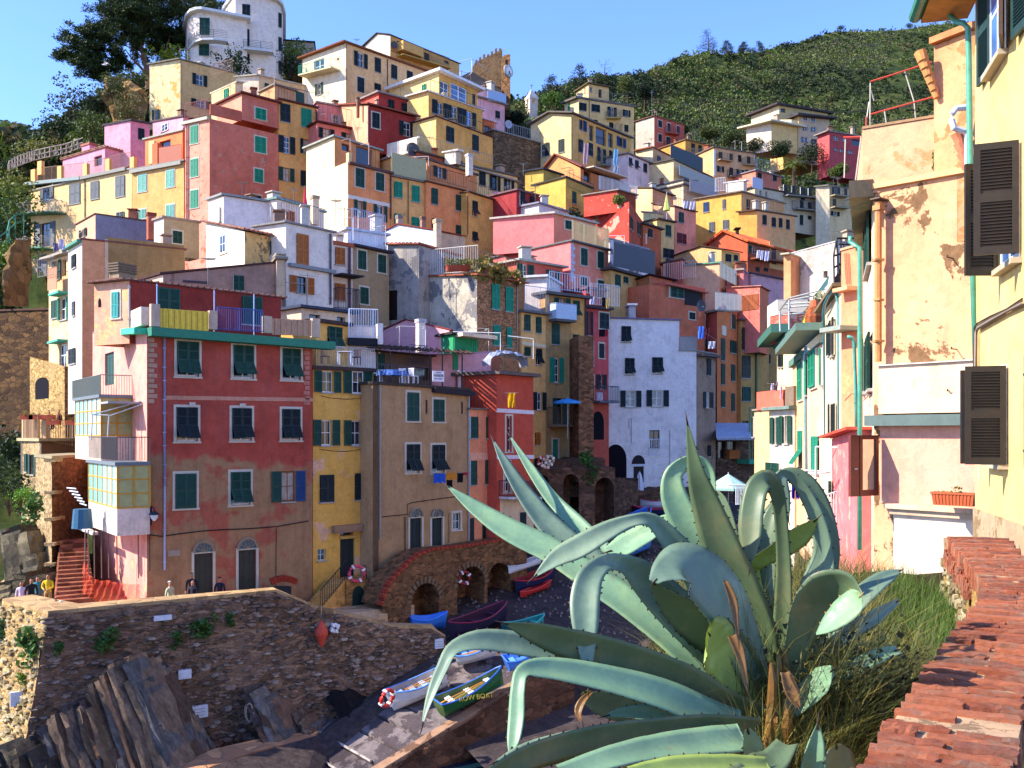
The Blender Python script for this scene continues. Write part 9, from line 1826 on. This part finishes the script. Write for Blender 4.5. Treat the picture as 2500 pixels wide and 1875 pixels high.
for x,y,d,lab in((1930,650,66.5,'dry trailing plant at the corner of the stone house terrace'),(2050,690,67.5,'ochre bushy plant on the stone house terrace edge'),(2180,730,69,'straggling plant at the right of the stone house terrace')):wallplant('11',x,y,d,1.0,lab,'8a7a3c',.9)
wallplant('12',940,80,92,.7,'spiky green plant in the peeling red house corner','6a7a34');wallplant('12',590,215,90,.9,'dark creeper under the olive yellow house','2f3a20');wallplant('S',455,500,33.5,.6,'small flowering plant by the curved gutter','8a8a60');wallplant('03',1500,1290,18.2,.16,'ivy growing from the crack in the peach wall','4f7a2a',2.2);wallplant('03',1495,1410,18.2,.13,'small ivy tuft at the foot of the wall crack','4a6a28')
f_=None
r=thing('tarpaulin','silver grey tarpaulin bundled on the red orange house roof terrace','tarpaulin',P('11',2120,1500,59.6));mb=MB();
for j in range(9):
 for i in range(15):a,b=i/14*math.pi,j/8;mb.v.append((-1.35*math.cos(a)+.1*noise.noise(Vector((i,j,0))),-.6+1.2*b,(.95*math.sin(a)**.5)*(1-.5*abs(b-.4))+.25*noise.noise(Vector((i*.7,j*.9,2)))))
for j in range(8):
 for i in range(14):mb.f.append((j*15+i,j*15+i+1,(j+1)*15+i+1,(j+1)*15+i));mb.m.append(0)
mb.build('sheet',flat('a0a4b0',.35,.2),r,(0,0,0),.5)
for x,y,w,lab in((1300,1130,30,'orange fender'),):pass
for i,(x,y,c)in enumerate(((290,715,'c8503c'),(320,730,'d8a088'),(350,705,'b8a078'))):fender('22',x,y,63.6,('coral','pale pink','straw coloured')[i]+' fender ring hanging at the arcade corner',.3,c,.3,0,.09)
def person(t,x,y,d,hgt,lab,shirt,legs,hair,rz=0.,sit=False,skin='b07858',arms='down',bald=False):
 """x, y: top of the head in the photograph"""
 top=P(t,x,y,d);s=hgt/1.75;base=Vector((top.x,top.y,top.z-(hgt if not sit else hgt*.74)));r=thing('person',lab,'person',base,None,rz)
 V={'pel':((0,0,.95),.15),'wai':((0,0,1.1),.135),'che':((0,.01,1.32),.165),'nek':((0,0,1.50),.06),'hd1':((0,-.02,1.58),.085),'hd2':((0,-.02,1.67),.095),'hd3':((0,-.01,1.735),.05)}
 E=[('pel','wai'),('wai','che'),('che','nek'),('nek','hd1'),('hd1','hd2'),('hd2','hd3')]
 for k,sg in(('l',-1),('r',1)):
  V['sh'+k]=((sg*.19,0,1.42),.07)
  if arms=='front':V['el'+k]=((sg*.25,-.05,1.15),.05);V['wr'+k]=((sg*.08,-.24,1.05),.038);V['ha'+k]=((sg*.02,-.27,1.0),.04)
  else:V['el'+k]=((sg*.26,.03,1.14),.05);V['wr'+k]=((sg*.27,-.06,.9),.036);V['ha'+k]=((sg*.26,-.09,.80),.042)
  E+=[('che','sh'+k),('sh'+k,'el'+k),('el'+k,'wr'+k),('wr'+k,'ha'+k)]
  if sit:V['kn'+k]=((sg*.12,-.45,.93),.075);V['an'+k]=((sg*.12,-.45,.5),.05);V['ft'+k]=((sg*.12,-.6,.46),.045)
  else:V['kn'+k]=((sg*.11,-.02,.5),.075);V['an'+k]=((sg*.12,.02,.08),.05);V['ft'+k]=((sg*.13,-.15,.04),.045)
  V['hp'+k]=((sg*.09,0,.9),.1);E+=[('pel','hp'+k),('hp'+k,'kn'+k),('kn'+k,'an'+k),('an'+k,'ft'+k)]
 if sit:base.z-=0;r.location=(base.x,base.y,base.z-.45*s)
 ks=list(V);me=bpy.data.meshes.new('body');me.from_pydata([V[k][0]for k in ks],[(ks.index(a),ks.index(b))for a,b in E],[]);o=bpy.data.objects.new('body',me);SC.collection.objects.link(o);sk=o.modifiers.new('s','SKIN');sb=o.modifiers.new('u','SUBSURF');sb.levels=1
 for i,k in enumerate(ks):v=me.skin_vertices[0].data[i];v.radius=(V[k][1],V[k][1]*(.75 if k in('che','wai','pel')else 1));v.use_root=i==0
 bpy.context.view_layer.update();nm=bpy.data.meshes.new_from_object(o.evaluated_get(bpy.context.evaluated_depsgraph_get()));o.modifiers.clear();o.data=nm
 for m in(flat(shirt,.9),flat(legs,.9),flat(skin,.6),flat('2a2420',.7)):nm.materials.append(m)
 for p in nm.polygons:
  c=p.center;hand=abs(c.x)>.2 and c.z<.93 and not sit or(arms=='front' and c.y<-.2 and c.z>.96);p.material_index=2 if c.z>1.5 or hand else(0 if c.z>.98 or(abs(c.x)>.21)else(3 if c.z<.1 and not sit else 1));p.use_smooth=True
 o.parent=r;o.scale=(s,s,s);mb=MB();k=10
 for j in range(5):
  for i in range(k):a=2*math.pi*i/k;e=j/4*1.1;mb.v.append((.105*math.sin(e)*math.cos(a),-.0+.115*math.sin(e)*math.sin(a)+.02,1.665+.115*math.cos(e)))
 for j in range(4):
  for i in range(k):
   if j==3 and math.sin(2*math.pi*(i+.5)/k)<-.2:continue
   mb.f.append((j*k+i,j*k+(i+1)%k,(j+1)*k+(i+1)%k,(j+1)*k+i));mb.m.append(0)
 mb.f.append(tuple(range(k)));mb.m.append(0);ho=mb.build('hair',flat(hair,.9),r,(0,0,0));ho.scale=(s,s,s)
 fm=MB();
 for sg in(-1,1):fm.box(sg*.035-.012,-.125,1.655,sg*.035+.012,-.108,1.668)
 fm.box(-.022,-.122,1.588,.022,-.104,1.596);fm.add([(-.014,-.112,1.61),(.014,-.112,1.61),(0,-.14,1.615),(0,-.112,1.65)],[(0,1,2),(1,3,2),(3,0,2)]);fo=fm.build('face',flat('6a3c2c'),r,(0,0,0));fo.scale=(s,s,s)
person('30',1435,85,44.3,1.72,'white haired person in pale vest and jeans behind the quay parapet','b8b48c','3f6a9a','d0ccc4',1.2);person('30',1620,15,45.6,1.82,'tall person in dark jacket and sunglasses by the arched doors','1c1c24','20222c','2c241e',.2);person('30',1628,78,45.0,1.7,'person in navy and red jacket in front of the tall dark jacketed one','24202c','1f2430','6a4a38',-.3);person('30',1855,48,46,1.74,'person with back turned in dark jacket between the two arched doors','1c2030','1c1c20','2a2220',3.)
person('30',405,25,44.5,1.75,'person in yellow shirt and khaki trousers on the promenade','d8b020','b88a4c','2c1e18',.1,False,'b07858','front');person('30',318,45,46,1.7,'person in teal shirt behind the yellow shirted one','3f7a7c','5a6a6c','3a2a20',.3);person('30',265,60,45,1.68,'person in black top leaning by the promenade wall','16181c','2c3038','241a16',.6)
person('30',180,90,45.5,1.6,'person in pink and white sitting on the wall left of the black top','d8c0c8','d0587c','3a2018',.2,True);person('30',468,232,41.9,1.7,'dark haired person sitting low behind the quay wall corner','2a2c3c','2a2c34','1f1614',.4,True);person('30',515,250,41.7,1.6,'white hooded person sitting at the quay wall corner','c9c0a8','a89c88','d8ccb8',2.8,True)
person('20',415,285,63.5,1.7,'bare shouldered person sitting on the far left terrace','b8784c','c9c0b8','3a2418',.5,True);person('20',500,280,63.2,1.75,'person in brown shirt leaning over the far left terrace table','5a2c20','4a4a5c','2a1c16',-.6,True);
for i,x in enumerate((232,305,410,455,610)):
 r=thing('flower_box',('leftmost terracotta trough','second terracotta trough','middle terracotta trough','fourth terracotta trough','rightmost terracotta trough')[i]+' on the far left terrace wall','flower box',P('20',x,360 if x<440 else 405,62.2));MB().box(-.42,-.15,0,.42,.15,.3).build('trough',flat('a84a2c',.8),r,(0,0,0));mb=MB();clump(mb,(0,0,.35),.3,40,.09,random.Random(i),.4);mb.build('leaves',leafmat('7a6a2c'),r,(0,0,0))
r=thing('blue_tub','blue plastic tub hung beside the lower glazed bay','tub',P('20',695,1200,46.6));MB().tube([(0,0,-.45),(0,0,.5)],[.5,.42],12).build('tub',flat('2a5a74',.5),r,(0,0,0));mb=MB()
for i in range(6):mb.tube([P('20',565+i*22,938+i*26,46.6)-Vector(r.location),P('20',640+i*18,945+i*28,46.4)-Vector(r.location)],.04,4)
tagobj(mb.build('clothes_airer',flat('d8d8dc'),None,r.location),'white slatted drying frame sticking out beside the lower bay','drying frame')
for _o in SC.objects:
 pass
